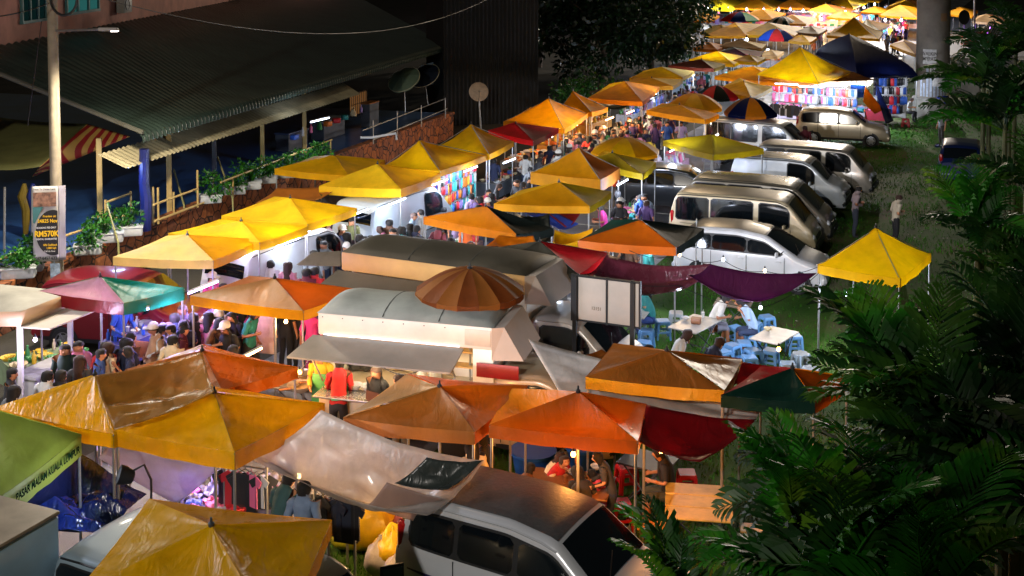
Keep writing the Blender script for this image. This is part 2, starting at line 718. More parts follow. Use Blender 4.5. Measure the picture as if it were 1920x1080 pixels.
rsx = random.Random(5)
p = yp(1130, 40, 78)
tree('large dark broadleaf tree behind the far left stalls', (p.x, p.y, 0), 12, (p.x, p.y, 5.6), 5.6, 13000, .42, rsx)
p = yp(1010, -20, 92)
tree('tall dark tree rising against the black sky behind the terrace', (p.x, p.y, 0), 12, (p.x, p.y, 6.4), 5.2, 7000, .45, rsx)
p = yp(1255, 20, 95)
tree('dark tree with twigs hanging beside the far canopies', (p.x, p.y, 0), 9, (p.x, p.y, 5), 3.6, 5000, .4, rsx)

p = yp(1218, 92, 84)
tree('low bushy dark tree behind the rusty red canopy', (p.x, p.y, 0), 5, (p.x, p.y, 2.7), 3.1, 6000, .34, rsx)
p = yp(1085, 175, 62)
tree('green shrub just behind the small orange yellow tent', (p.x + .4, p.y + 1, 0), 3, (p.x + .4, p.y + 1, 1.7), 1.6, 2500, .22, rsx, ('#0c2a0a', '#1c4a14', '#35701c'))

# ------------------------------------------------------------------ retaining wall and terrace
def stone_mat():
    m, nt, out = newmat('rubble_stone')
    co = obj_co(nt)
    b = N(nt, 'ShaderNodeBsdfPrincipled', Roughness=.85)
    vo = N(nt, 'ShaderNodeTexVoronoi', Scale=2.6, feature='DISTANCE_TO_EDGE')
    vc = N(nt, 'ShaderNodeTexVoronoi', Scale=2.6)
    for n in (vo, vc):
        nt.links.new(co, n.inputs['Vector'])
    ns = N(nt, 'ShaderNodeTexNoise', Scale=9, Detail=6)
    nt.links.new(co, ns.inputs['Vector'])
    sep = N(nt, 'ShaderNodeSeparateColor')
    nt.links.new(vc.outputs['Color'], sep.inputs[0])
    c1 = ramp(nt, sep.outputs[0], [(.1, lin('#8a4f2a')), (.5, lin('#a8632f')), (.9, lin('#7a4a34'))])
    c2 = ramp(nt, vo.outputs['Distance'], [(.02, (.02, .018, .015)), (.07, (1, 1, 1))])
    mx = N(nt, 'ShaderNodeMix', data_type='RGBA', blend_type='MULTIPLY')
    mx.inputs['Factor'].default_value = 1
    nt.links.new(c1, mx.inputs['A'])
    nt.links.new(c2, mx.inputs['B'])
    mx2 = N(nt, 'ShaderNodeMix', data_type='RGBA', blend_type='MULTIPLY')
    mx2.inputs['Factor'].default_value = .7
    nt.links.new(mx.outputs['Result'], mx2.inputs['A'])
    nt.links.new(ramp(nt, ns.outputs['Fac'], [(.3, (.35, .33, .3)), (.6, (1, 1, 1))]), mx2.inputs['B'])
    nt.links.new(mx2.outputs['Result'], b.inputs['Base Color'])
    bp = N(nt, 'ShaderNodeBump', Strength=.8, Distance=.05)
    nt.links.new(vo.outputs['Distance'], bp.inputs['Height'])
    nt.links.new(bp.outputs[0], b.inputs['Normal'])
    nt.links.new(b.outputs[0], out.inputs[0])
    return m


TZ = 1.2
wl = [gp(-130, 590, TZ), gp(60, 515, TZ), gp(385, 380, TZ), gp(620, 296, TZ), gp(850, 212, TZ)]
mb = MB()
for i in range(len(wl) - 1):
    A, B = wl[i], wl[i + 1]
    d = (B - A).normalized()
    nrm = Vector((d.y, -d.x, 0))
    def fn(s, t, A=A, B=B, nrm=nrm):
        p = A.lerp(B, s)
        return Vector((p.x, p.y, 0)) + nrm * (.03 * fbm((p.x, p.y, t * 2), 2)) + Vector((0, 0, TZ * t))
    mb.grid(fn, 24, 6)
    for (zz0, zz1, off) in ((TZ - .06, TZ + .06, .06),):
        a1, b1 = A + nrm * off, B + nrm * off
        a2, b2 = A - nrm * .3, B - nrm * .3
        mb.add([(q.x, q.y, zz) for zz in (zz0, zz1) for q in (a1, b1, b2, a2)], [(0, 1, 5, 4), (4, 5, 6, 7), (3, 2, 1, 0), (2, 3, 7, 6), (1, 2, 6, 5), (3, 0, 4, 7)])
o = mb.build('retaining_wall', stone_mat())
tag(o, 'low retaining wall of orange rubble stone along the terrace', 'wall')
terr = [wl[0], wl[1], wl[2], wl[3], wl[4], wl[4] + Vector((-26, 8, 0)), wl[0] + Vector((-26, 8, 0))]
mb = MB()
mb.add([(q.x - .1, q.y, TZ - .01) for q in terr], [tuple(range(7))])
struct(mb.build('terrace_floor', mat('#2a4f86', .3, 0, .45, .6), smooth=False))

# ------------------------------------------------------------------ left building
def corr_mat(c, rough=.5):
    return mat(c, rough, .25, .4, .7)


EL, ER = gp(268, 252, 4.1), gp(842, 86, 4.1)
TL, TR = gp(-95, 103, 6.3), gp(620, -34, 6.3)
bld = thing('terrace_building', 'old building with pink plaster wall over a long dark corrugated roof', 'building', (EL.x, EL.y, 0))
L0 = Vector((EL.x, EL.y, 0))


def corrugated(name, A, B, Cc, D, ribs, amp, m, parent, origin, bull=0.0, rows=6, sub=6, thick=.0):
    """Sheet with waves running from the A-B edge to the D-C edge (A,B eave; D above A)."""
    mb = MB()
    nu = ribs * sub
    up = (B - A).cross(D - A).normalized()
    if up.z < 0:
        up = -up
    def fn(s, t):
        if bull and t < .14:
            tt = t / .14
            e = A.lerp(B, s)
            h = D.lerp(Cc, s)
            d = (e - h).normalized()
            ang = (1 - tt) * math.pi * .55
            base = e - d * bull
            q = base + d * math.sin(ang) * bull - Vector((0, 0, 1)) * (1 - math.cos(ang)) * bull
            nrm = (up * math.cos(ang) + d * math.sin(ang))
        else:
            tt = (t - .14) / .86 if bull else t
            e = A.lerp(B, s)
            h = D.lerp(Cc, s)
            if bull:
                e = e - (e - h).normalized() * bull
            q = e.lerp(h, tt)
            nrm = up
        return q + nrm * amp * math.sin(s * ribs * 2 * math.pi) - origin
    mb.grid(fn, nu, rows + (7 if bull else 0))
    o = mb.build(name, m, parent, ang=80)
    if thick:
        md = o.modifiers.new('t', 'SOLIDIFY')
        md.thickness = thick
    return o


corrugated('roof', EL, ER, TR, TL, 128, .035, corr_mat('#33423a', .42), bld, L0, bull=.2, rows=12, sub=6)
# gable trim
mb = MB()
mb.tube([EL - L0 + Vector((0, 0, .05)), TL - L0 + Vector((0, 0, .05))], .07, 6)
mb.build('gable_trim', mat('#5a5a50', .6, .2), bld)
A, B, Cc, D = gp(237, 316, 3.2), gp(676, 176, 3.2), gp(645, 156, 3.6), gp(183, 290, 3.6)
corrugated('lower_awning', A, B, Cc, D, 74, .03, corr_mat('#b0a684', .55), bld, L0, rows=5, sub=6)
# pink plaster wall above the roof
wd = (TR - TL).normalized()
wn = Vector((wd.y, -wd.x, 0))
if wn.y > 0:
    wn = -wn
PLA = mat('#a56f5c', .85, 0, .3, 1.1, .15)
mb = MB()
w0, w1 = TL - wd * 8, TR + wd * 2
c = (w0 + w1) / 2 - wn * 2
mb.box((c.x - L0.x, c.y - L0.y, 7.4), ((w1 - w0).length, 4, 3.2), math.atan2(wd.y, wd.x))
mb.build('wall', PLA, bld)
for (x0, x1, litc) in ((38, 82, '#2a5a58'), (122, 182, '#3f8d88')):
    a, b = yp(x0, 10, 0), 0
    def onwall(px, py):
        d = ray(px, py)
        cp = Vector((0, 0, CAMZ))
        t = (TL - cp).dot(wn) / d.dot(wn)
        return cp + d * t
    p0, p1 = onwall(x0, 38 if x0 < 100 else 24), onwall(x1, 36 if x0 < 100 else 18)
    z0 = min(p0.z, p1.z)
    ctr = (p0 + p1) / 2
    wid = (p1 - p0).length
    M = Matrix.Translation((ctr.x - L0.x, ctr.y - L0.y, z0 + .75)) @ Matrix.Rotation(math.atan2(wd.y, wd.x), 4, 'Z')
    mb = MB()
    for dx_ in (-wid / 2, -wid / 6, wid / 6, wid / 2):
        mb.box((dx_, -.06, 0), (.09, .1, 1.5), M=M)
    for dz in (-.75, .75):
        mb.box((0, -.065, dz), (wid + .12, .13, .1), M=M)
    f = mb.build('window', mat('#2f5a58', .6), bld)
    mb = MB()
    mb.box((0, -.015, 0), (wid, .02, 1.5), M=M)
    mb.build('pane', emit(litc, .35 if x0 > 100 else .1), f)
q = onwall(222, 24)
t = thing('air_conditioner', 'air conditioner box hung on the pink wall above the roof', 'air conditioner', q + wn * .25, math.atan2(wd.y, wd.x))
mb = MB()
mb.box((0, 0, .35), (.95, .36, .68), bev=.03)
mb.build('casing', mat('#8d8a80', .5), t)
mb = MB()
mb.lathe((0, 0, 0), [(.25, 0), (.25, .03), (.21, .03), (.21, .015)], 18, M=Matrix.Translation((-.16, -.185, .36)) @ Matrix.Rotation(R(90), 4, 'X'))
mb.build('fan_grille', STEEL_DK, t)

# posts, rails and back wall of the terrace
POST = mat('#b59a5c', .6, 0, .2, 3)
for (x, yb, ytop) in ((188, 412, 318), (318, 398, 292), (402, 335, 262), (492, 305, 234), (571, 288, 206)):
    a = gp(x, yb, TZ)
    top = yp(x, ytop, a.y)
    mb = MB()
    mb.box((a.x - L0.x, a.y - L0.y, (TZ + 3.7) / 2), (.16, .16, 3.7 - TZ), R(15), bev=.01)
    mb.build('pillar', POST if x != 402 else mat('#8f938f', .6), bld)
a = gp(273, 432, TZ)
mb = MB()
mb.tube([(a.x, a.y, TZ), (a.x + .03, a.y, TZ + .9), (a.x - .02, a.y, 2.6), (a.x, a.y, 3.6)], [.16, .17, .15, .14], 10)
tag(mb.build('wrapped_column', mat('#14205e', .35, 0, .3, 6, .5)), 'blue plastic wrapped column under the corrugated roof edge', 'column')


def railing(label, rails, posts, col=POST, r=.035):
    p0 = gp(*rails[0][0])
    t = thing('railing', label, 'railing', (p0.x, p0.y, TZ))
    o = Vector((p0.x, p0.y, TZ))
    for a, b in rails:
        mb = MB()
        mb.tube([gp(*a) - o, gp(*b) - o], r, 7)
        mb.build('rail', col, t)
    for x, y, z0, z1 in posts:
        q = gp(x, y, z0)
        mb = MB()
        mb.tube([q - o, q - o + Vector((0, 0, z1 - z0))], r, 7)
        mb.build('post', col, t)
    return t


railing('yellow pipe railing on the wall behind the hanging banner', [((-20, 494, 1.6), (75, 458, 1.6)), ((75, 458, 1.6), (250, 399, 1.6)), ((200, 379, 2.0), (246, 362, 2.0))], [(198, 428, TZ, 2.05), (246, 410, TZ, 2.05), (70, 480, TZ, 1.6)])
railing('yellow pipe gate railing with tall posts beside the blue column', [((288, 384, 2.0), (370, 354, 2.0)), ((290, 415, 1.5), (382, 380, 1.5))], [(288, 422, TZ, 2.35), (297, 420, TZ, 2.3), (371, 389, TZ, 2.4), (326, 402, TZ, 1.9)])
railing('long yellow handrail over the plants under the roof', [((414, 342, 1.9), (482, 316, 1.9)), ((482, 316, 1.9), (622, 262, 1.9))], [(437, 372, TZ, 1.9), (540, 330, TZ, 1.9), (620, 296, TZ, 1.9)])
railing('thin slanting pipe railing beside the far terrace', [((680, 245, 1.9), (835, 185, 1.9)), ((700, 262, 1.5), (838, 204, 1.5))], [(700, 270, TZ, 2.2), (745, 255, TZ, 2.3), (790, 238, TZ, 2.2), (835, 222, TZ, 2.2)], METAL, .025)
for (x0, y0, x1, y1, x2, y2) in ((200, 383, 222, 455, 222, 500), (326, 318, 345, 385, 353, 432), (408, 295, 436, 372, 436, 398)):
    a, b, c = gp(x0, y0, 2.2), gp(x1, y1, 1.35), gp(x2, y2, .6)
    c = Vector((b.x + .05, b.y - .1, .5))
    mb = MB()
    mb.tube([a, b, c], .03, 6)
    tag(mb.build('stay_pipe', mat('#8d8a58', .6)), f'bent pipe stay leaning over the stone wall {["by the yellow railing", "by the gate posts", "by the planter row"][(x0 > 300) + (x0 > 400)]}', 'pipe')

# plants in polystyrene boxes on the wall
BOXW = mat('#b4b8b8', .7, 0, .2, 5)
for i, (x, y, ww, hh_, lab) in enumerate(((35, 505, .8, .5, 'below the banner pole'), (62, 492, .5, .6, 'close to the banner pole'), (165, 462, .7, .5, 'right of the hanging banner'), (200, 440, .9, .7, 'under the yellow railing'), (240, 428, .8, .7, 'beside the blue column'),
        (395, 368, .7, .9, 'tall and dense by the gate post'), (440, 352, .7, .7, 'first in the planter row'), (470, 343, .7, .7, 'second in the planter row'), (500, 332, .7, .7, 'middle of the planter row'), (535, 322, .8, .7, 'fourth in the planter row'), (570, 309, .8, .6, 'fifth in the planter row'), (605, 298, .7, .6, 'end of the planter row'))):
    q = gp(x, y, TZ + .25)
    t = thing('potted_plant', f'leafy green plant in a white box, {lab}', 'plant', (q.x, q.y, TZ + .05), R(15), 'plants along the terrace wall')
    mb = MB()
    mb.box((0, 0, .13), (ww, .4, .26), bev=.03)
    mb.box((0, 0, .25), (ww + .05, .45, .04), bev=.01)
    mb.build('planter_box', BOXW, t)
    mb = MB()
    cs = [(rsx.gauss(0, ww * .28), rsx.gauss(0, .12), .3 + hh_ * rsx.random() * .7) for _ in range(9)]
    mb.add(*leaves_np(cs, [.18] * 9, 420, .13, rsx))
    mb.build('foliage', leaf_mat(('#14380c', '#2a6a16', '#46902a'), .45, .3, 5), t, smooth=False)
    mb = MB()
    for c in cs[:5]:
        mb.tube([(c[0] * .3, c[1] * .3, .25), c], .01, 4)
    mb.build('stem', BARK, t)
# ------------------------------------------------------------------ vehicles
TYRE = mat('#141414', .85, 0, .2, 20)
RIM = mat('#9a9da0', .35, .8, .1, 6)
TRIM = mat('#15171a', .5, 0, .1, 4)
GLASS = glass_dark()
LENS = mat('#c8ccd0', .15, .1, .1, 3, 0, .5)
REDL = mat('#a01014', .2, 0, .1, 3, 0, .5)

SPEC = {
 'hatch': dict(L=4.2, W=1.69, H=1.6, zb=.24, belt=.98, tum=.2, wheels=(-1.32, 1.42), wr=.3,
               top=[(-2.1, .82), (-2.02, 1.02), (-1.72, 1.5), (-1.2, 1.58), (-.3, 1.6), (.5, 1.5), (1.42, .98), (1.9, .84), (2.06, .66), (2.1, .52)],
               ws=(.52, 1.36), rw=(-2.0, -1.76), win=[(-1.78, -1.02), (-.98, -.02), (.02, .98)], seams=(-1.0, 0.0, 1.05)),
 'mpv': dict(L=4.3, W=1.67, H=1.72, zb=.26, belt=1.02, tum=.16, wheels=(-1.3, 1.35), wr=.31,
             top=[(-2.15, .85), (-2.12, 1.05), (-1.95, 1.6), (-1.5, 1.7), (-.3, 1.72), (.42, 1.62), (1.12, 1.08), (1.85, .93), (2.08, .78), (2.15, .55)],
             ws=(.48, 1.08), rw=(-2.1, -1.97), win=[(-1.86, -1.12), (-1.05, -.18), (-.1, .82)], seams=(-1.1, -.14, .86)),
 'van': dict(L=4.6, W=1.69, H=1.96, zb=.3, belt=1.05, tum=.09, wheels=(-1.3, 1.3), wr=.31,
             top=[(-2.3, .9), (-2.29, 1.2), (-2.2, 1.85), (-2.0, 1.94), (0, 1.96), (1.05, 1.92), (1.3, 1.78), (1.95, 1.16), (2.2, .98), (2.28, .8), (2.3, .5)],
             ws=(1.28, 1.92), rw=(-2.27, -2.2), win=[(-2.1, -1.02), (-.95, .18), (.42, 1.42)], seams=(-1.0, .3, 1.42)),
 'minibus': dict(L=4.45, W=1.69, H=1.9, zb=.32, belt=1.03, tum=.1, wheels=(-1.25, 1.28), wr=.3,
             top=[(-2.22, 1.0), (-2.2, 1.3), (-2.08, 1.8), (-1.9, 1.88), (0, 1.9), (1.2, 1.87), (1.42, 1.76), (1.9, 1.2), (2.12, 1.05), (2.2, .85), (2.22, .5)],
             ws=(1.42, 1.88), rw=(-2.19, -2.1), win=[(-2.0, -1.0), (-.9, .36), (.56, 1.45)], seams=(-.95, .45, 1.5)),
 'liteace': dict(L=4.1, W=1.66, H=1.9, zb=.3, belt=1.04, tum=.1, wheels=(-1.15, 1.3), wr=.31,
             top=[(-2.05, .95), (-2.04, 1.25), (-1.98, 1.8), (-1.8, 1.88), (0, 1.9), (.62, 1.86), (.85, 1.74), (1.45, 1.2), (1.85, 1.06), (2.0, .9), (2.05, .5)],
             ws=(.84, 1.42), rw=(-2.03, -1.98), win=[(-1.85, -.95), (-.85, -.1), (.05, .98)], seams=(-.9, -.02, 1.02)),
 'cab': dict(L=2.3, W=1.62, H=1.72, zb=.3, belt=1.0, tum=.12, wheels=(.35,), wr=.3,
             top=[(-1.15, 1.5), (-1.0, 1.66), (-.2, 1.7), (.1, 1.6), (.72, 1.04), (1.05, .9), (1.15, .6)],
             ws=(.12, .68), rw=None, win=[(-.8, .3)], seams=(-.9, .45)),
}


def vehicle(name, label, cat, kind, loc, rz, paint, roof=None, panel=False, group=None, wins=True, plate=True, stripe=None, pose=None, wheelmat=None):
    s = SPEC[kind]
    L, W, zb, belt = s['L'], s['W'], s['zb'], s['belt']
    tp = s['top']
    def top0(x):
        x = min(max(x, tp[0][0]), tp[-1][0])
        for (xa, za), (xb, zz) in zip(tp, tp[1:]):
            if x <= xb:
                return za + (zz - za) * (x - xa) / max(1e-6, xb - xa)
        return tp[-1][1]
    def top(x):
        return sum(top0(x + k) for k in (-.09, -.05, 0, .05, .09)) / 5
    def hw(x, z):
        f = abs(2 * x / L)
        pl = 1 - .13 * f ** 7
        tu = 1 - s['tum'] * max(0, z - belt) / (s['H'] - belt)
        lo = 1 - .03 * max(0, .55 - z) / .3
        return W / 2 * pl * tu * min(1, lo)
    def rc(x):
        return min(.15 if kind in ('hatch', 'mpv', 'cab') else .105, (top(x) - zb) * .25)
    crown = .035
    def ring(x):
        zt, r = top(x), rc(x)
        zs = zt - r
        bl = min(belt, zs - .02)
        pts = [(0, zb), (hw(x, zb) * .9, zb), (hw(x, zb + .1), zb + .1), (hw(x, (zb + bl) / 2) + .012, (zb + bl) / 2), (hw(x, bl - .06) + .014, bl - .06), (hw(x, bl), bl)]
        for k in (1, 2, 3, 4):
            z = bl + (zs - bl) * k / 4
            pts.append((hw(x, z), z))
        h = hw(x, zs)
        for k in (1, 2, 3, 4):
            a = math.pi / 2 * k / 4
            pts.append((h - r * 1.15 + r * 1.15 * math.cos(a), zs + r * math.sin(a)))
        h2 = h - r * 1.15
        pts += [(h2 * .6, zt + crown * .65), (0, zt + crown)]
        return pts
    n = 56
    xs = sorted(set([-L / 2 + L * (i / n) for i in range(n + 1)]))
    mb = MB()
    rings = []
    for x in xs:
        h = ring(x)
        rings.append([(x, y, z) for y, z in h] + [(x, -y, z) for y, z in h[-2:0:-1]])
    m = len(rings[0])
    vs = [p for r_ in rings for p in r_]
    fs = []
    for i in range(len(xs) - 1):
        for k in range(m):
            j = (k + 1) % m
            fs.append((i * m + k, i * m + j, (i + 1) * m + j, (i + 1) * m + k))
    mb.add(vs, fs)
    mb.add([vs[k] for k in range(m)], [tuple(range(m))])
    mb.add([vs[(len(xs) - 1) * m + k] for k in range(m)], [tuple(range(m - 1, -1, -1))])
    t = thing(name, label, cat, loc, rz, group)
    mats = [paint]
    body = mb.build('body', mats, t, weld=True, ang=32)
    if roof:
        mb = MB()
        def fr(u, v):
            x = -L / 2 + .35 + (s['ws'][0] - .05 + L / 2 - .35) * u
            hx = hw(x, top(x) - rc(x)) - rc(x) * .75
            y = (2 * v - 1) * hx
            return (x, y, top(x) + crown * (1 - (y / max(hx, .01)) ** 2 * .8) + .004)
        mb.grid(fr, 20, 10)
        mb.build('roof_sky_tint', roof, t, ang=60)  # darker roof overlay: reflected night sky put into its colour
    sides = (-1, 1)
    def sidepatch(x0, x1, z0f, z1f, off, nm, m_, rr=.06, par=t, nu=14, nv=6):
        for sd in sides:
            mb = MB()
            def fn(u, v):
                x = x0 + (x1 - x0) * u
                d = min(x - x0, x1 - x)
                q = rr * (1 - math.sqrt(max(0, 1 - ((rr - d) / rr) ** 2))) if d < rr else 0
                a, b = z0f(x) + q, z1f(x) - q
                if b < a + .01:
                    b = a + .01
                z = a + (b - a) * v
                return (x, sd * (hw(x, z) + off), z)
            mb.grid(fn, nu, nv)
            if sd > 0:
                mb.f = [f[::-1] for f in mb.f]
            mb.build(nm, m_, par, ang=60)
    wtop = lambda x: top(x) - rc(x) - .03
    if wins and kind in ('hatch', 'mpv'):
        sidepatch(s['win'][0][0] - .05, s['win'][-1][1] + .05, lambda x: belt + .015, lambda x: wtop(x) + .035, .0035, 'pillar_trim', TRIM, .16, nu=30)
    if wins:
        for i, (x0, x1) in enumerate(s['win']):
            if panel and i < len(s['win']) - 1:
                sidepatch(x0, x1, lambda x: belt + .02, wtop, .004, 'blank_panel', paint)
                continue
            sidepatch(x0 - .03, x1 + .03, lambda x: belt + .02, lambda x: wtop(x) + .03, .005, 'window_frame', TRIM)
            sidepatch(x0, x1, lambda x: belt + .05, wtop, .009, 'side_window', GLASS)
    def toppatch(xa, xb, nm, m_, kk=.86):
        mb = MB()
        def fn(u, v):
            x = xa + (xb - xa) * u
            h = (hw(x, top(x) - rc(x)) - rc(x) * .55) * (kk + .06)
            y = (2 * v - 1) * h
            sl = (top(x + .03) - top(x - .03)) / .06
            nx, nz = -sl, 1
            l = math.hypot(nx, nz)
            z = top(x) + crown * (1 - (y / h) ** 2 * .8)
            return (x + nx / l * .012, y, z + nz / l * .012)
        mb.grid(fn, 10, 10)
        mb.build(nm, m_, t, ang=60)
    toppatch(s['ws'][0], s['ws'][1], 'windscreen', GLASS)
    if s['rw']:
        toppatch(s['rw'][0], s['rw'][1], 'rear_window', GLASS)
    for x in s['seams']:
        sidepatch(x - .008, x + .008, lambda x: zb + .14, lambda x: belt, .018, 'door_seam', TRIM, .001, nu=1, nv=5)
    for sd in sides:
        mb = MB()
        x0_, x1_ = -L / 2 + .25, s['ws'][0] - .02
        mb.tube([(x, sd * (hw(x, top(x) - rc(x)) - .01), top(x) - rc(x) * .45) for x in [x0_ + (x1_ - x0_) * k / 10 for k in range(11)]], .014, 5)
        mb.build('roof_gutter', TRIM if kind in ('van', 'minibus', 'liteace') else paint, t)
    mb = MB()
    mb.box((-L / 2 - .035, 0, belt - .25), (.03, .44, .12), bev=.008)
    mb.build('number_plate', mat('#1c1c1e', .5), t)
    for x in s['seams'][1:]:
        for sd in sides:
            mb = MB()
            mb.box((x - .17, sd * (hw(x, belt - .12) + .03), belt - .12), (.16, .03, .035), bev=.01)
            mb.build('door_handle', paint if kind != 'van' else TRIM, t)
    if kind in ('van', 'minibus', 'liteace'):
        sidepatch(-L / 2 + .3, L / 2 - .75, lambda x: .66, lambda x: .7, .02, 'side_moulding', TRIM, .01, nv=1)
        sidepatch(-L / 2 + .35, s['win'][0][1] + .55, lambda x: belt - .07, lambda x: belt - .055, .018, 'door_rail', TRIM, .004, nv=1)
    if stripe:
        sidepatch(-L / 2 + .25, L / 2 - .5, lambda x: belt - .34, lambda x: belt - .3, .02, 'stripe', stripe, .01, nv=1)
    sidepatch(-L / 2 + .15, L / 2 - .3, lambda x: zb + .02, lambda x: zb + .12, .012, 'sill', TRIM, .02, nv=2)
    for wx in s['wheels']:
        for sd in sides:
            mb = MB()
            r = s['wr']
            ra = r * 1.2
            pts = []
            for k in range(25):
                a = math.pi * (1 + .16) - math.pi * 1.32 * k / 24
                pts.append((wx + ra * math.cos(a), r + ra * math.sin(a)))
            yy = hw(wx, .5) + .016
            vs = [(x, sd * yy, z) for x, z in pts]
            mb.add(vs, [tuple(range(len(vs))) if sd < 0 else tuple(range(len(vs) - 1, -1, -1))])
            mb.build('wheel_arch', TRIM, t, smooth=False)
            mb = MB()
            M = Matrix.Translation((wx, sd * (yy - .07), r)) @ Matrix.Rotation(R(90) * sd * -1, 4, 'X')
            w = .095
            mb.lathe((0, 0, 0), [(r * .62, -w), (r * .9, -w), (r, -w * .7), (r, w * .7), (r * .92, w), (r * .66, w * 1.02), (r * .64, w * .5)], 26, M=M)
            wh = mb.build('tyre', TYRE, t, ang=40)
            mb = MB()
            mb.lathe((0, 0, 0), [(r * .66, w * .4), (r * .66, w * .95), (r * .6, w * .98), (r * .58, w * .7), (r * .2, w * .8), (r * .17, w * 1.0), (.001, w * 1.02)], 22, M=M)
            for k in range(6):
                a = k * math.pi / 3
                MM = M @ Matrix.Rotation(a, 4, 'Z')
                mb.box((r * .38, 0, w * .86), (r * .46, .045, .03), M=MM)
            mb.build('rim', wheelmat or RIM, wh, ang=40)
    fx = L / 2
    zl = .74 if kind not in ('van', 'minibus', 'liteace') else .82
    for sd in sides:
        mb = MB()
        yl = hw(fx - .15, zl) * .78
        M = Matrix.Translation((fx - .13 - (.08 if kind == 'hatch' else 0), sd * yl, zl)) @ Matrix.Rotation(-sd * .5, 4, 'Z') @ Matrix.Rotation(.25, 4, 'Y')
        prof = [(.001, -.06), (.08, -.045), (.1, 0), (.08, .045), (.001, .06)]
        mb.lathe((0, 0, 0), prof, 14, M=M @ Matrix.Rotation(R(90), 4, 'Y') @ Matrix.Diagonal((1.0, 1.7, 1.4, 1)))
        mb.build('headlight', LENS, t)
        mb = MB()
        mb.box((-L / 2 + .1, sd * (hw(-L / 2 + .1, 1.0) - .05), belt - .12 + (.2 if kind != 'van' else -.05)), (.14, .12, .42 if kind != 'hatch' else .3), bev=.04)
        mb.build('tail_light', REDL, t)
        mb = MB()
        xm = s['win'][-1][1] - .12
        mb.box((xm, sd * (hw(xm, belt) + .12), belt + .1), (.09, .2, .15), bev=.04)
        mb.tube([(xm, sd * (hw(xm, belt) - .02), belt + .05), (xm, sd * (hw(xm, belt) + .08), belt + .08)], .02, 6)
        mb.build('wing_mirror', TRIM if kind == 'van' else paint, t)
    mb = MB()
    mb.box((fx - .06, 0, zb + .17), (.26, W * .9, .24), bev=.07)
    mb.build('front_bumper', paint if kind in ('hatch', 'mpv') else TRIM, t)
    mb = MB()
    mb.box((-L / 2 + .04, 0, zb + .17), (.22, W * .92, .22), bev=.06)
    mb.build('rear_bumper', paint if kind in ('hatch', 'mpv') else TRIM, t)
    mb = MB()
    mb.box((fx - .02, 0, zb + .42), (.06, W * .5, .14), bev=.02)
    mb.build('grille', TRIM, t)
    for dz in (0,):
        mb = MB()
        mb.box((fx + .07, 0, zb + .18), (.02, .42, .11), bev=.008)
        mb.build('number_plate', TRIM, t)
    mb = MB()
    mb.tube([(s['ws'][1] + .02, -.45, top(s['ws'][1]) + .035), (s['ws'][1] - .18, .05, top(s['ws'][1] - .18) + .05)], .01, 5)
    mb.build('wiper', TRIM, t)
    return t


def centre(px, py, z):
    p = gp(px, py, z)
    return (p.x, p.y, 0)


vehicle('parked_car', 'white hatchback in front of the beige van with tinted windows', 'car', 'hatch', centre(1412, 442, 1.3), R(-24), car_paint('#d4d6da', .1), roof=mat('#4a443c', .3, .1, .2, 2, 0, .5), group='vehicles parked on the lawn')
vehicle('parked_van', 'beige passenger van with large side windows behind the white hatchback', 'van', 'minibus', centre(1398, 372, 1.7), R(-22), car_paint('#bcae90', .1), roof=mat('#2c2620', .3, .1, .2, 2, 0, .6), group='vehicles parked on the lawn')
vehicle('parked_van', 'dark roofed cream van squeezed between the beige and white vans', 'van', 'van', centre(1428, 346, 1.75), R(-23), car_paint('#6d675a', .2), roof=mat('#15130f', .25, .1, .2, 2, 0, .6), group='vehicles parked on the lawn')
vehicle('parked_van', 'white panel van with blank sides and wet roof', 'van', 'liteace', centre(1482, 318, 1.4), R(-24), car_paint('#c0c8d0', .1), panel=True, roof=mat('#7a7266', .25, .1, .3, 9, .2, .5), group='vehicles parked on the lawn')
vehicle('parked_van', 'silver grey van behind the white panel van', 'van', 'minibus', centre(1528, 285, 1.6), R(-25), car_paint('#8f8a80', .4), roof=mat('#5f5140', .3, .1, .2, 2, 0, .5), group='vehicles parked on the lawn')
vehicle('parked_car', 'gold people carrier parked in front of the bright clothes stall', 'car', 'mpv', centre(1580, 226, 1.1), R(-19), car_paint('#b0a48c', .4), group='vehicles parked on the lawn')
vehicle('parked_car', 'silver grey people carrier with rain drops on its roof', 'car', 'mpv', centre(1035, 1010, 1.25), R(-30), car_paint('#b2b6bc', .2), roof=mat('#3c4042', .45, 0, .25, 16, .35, .1), stripe=mat('#2a2450', .4))
vehicle('parked_car', 'dark blue car seen from behind near the palms', 'car', 'hatch', centre(1802, 290, .9), R(68), car_paint('#10204e', .3))
vehicle('parked_car', 'dark red car behind the pink and green canopy', 'car', 'mpv', centre(248, 546, 1.3), R(-10), car_paint('#6e1420', .3))
vehicle('parked_car', 'red car on the far road behind the concrete pillar', 'car', 'hatch', centre(1850, 74, .9), R(-12), car_paint('#8c1018', .3))
vehicle('parked_van', 'white van with a side counter behind the pale yellow canopies', 'van', 'van', centre(530, 482, 1.3), R(62), car_paint('#c4c8cc', .05), panel=True, group='white vans behind the left stalls')
vehicle('parked_van', 'white van under the navy tarp behind the clothes table', 'van', 'van', centre(742, 394, 1.3), R(62), car_paint('#b6c0c8', .05), panel=True, group='white vans behind the left stalls')
vehicle('pickup', 'white pickup with its tail open behind the flat yellow canopy', 'truck', 'van', centre(1422, 252, 1.3), R(-28), car_paint('#a8a8a4', .1), group='vehicles parked on the lawn')
vehicle('parked_van', 'pale blue grey van beside the wet navy sheet', 'van', 'van', (-4.2, 13.95, 0), R(90), car_paint('#8aa2b2', .1))
vehicle('parked_van', 'blue grey van half hidden at the edge of the lower yellow canopy', 'van', 'van', centre(430, 1120, 1.5), R(-26), car_paint('#7c8f9c', .2))

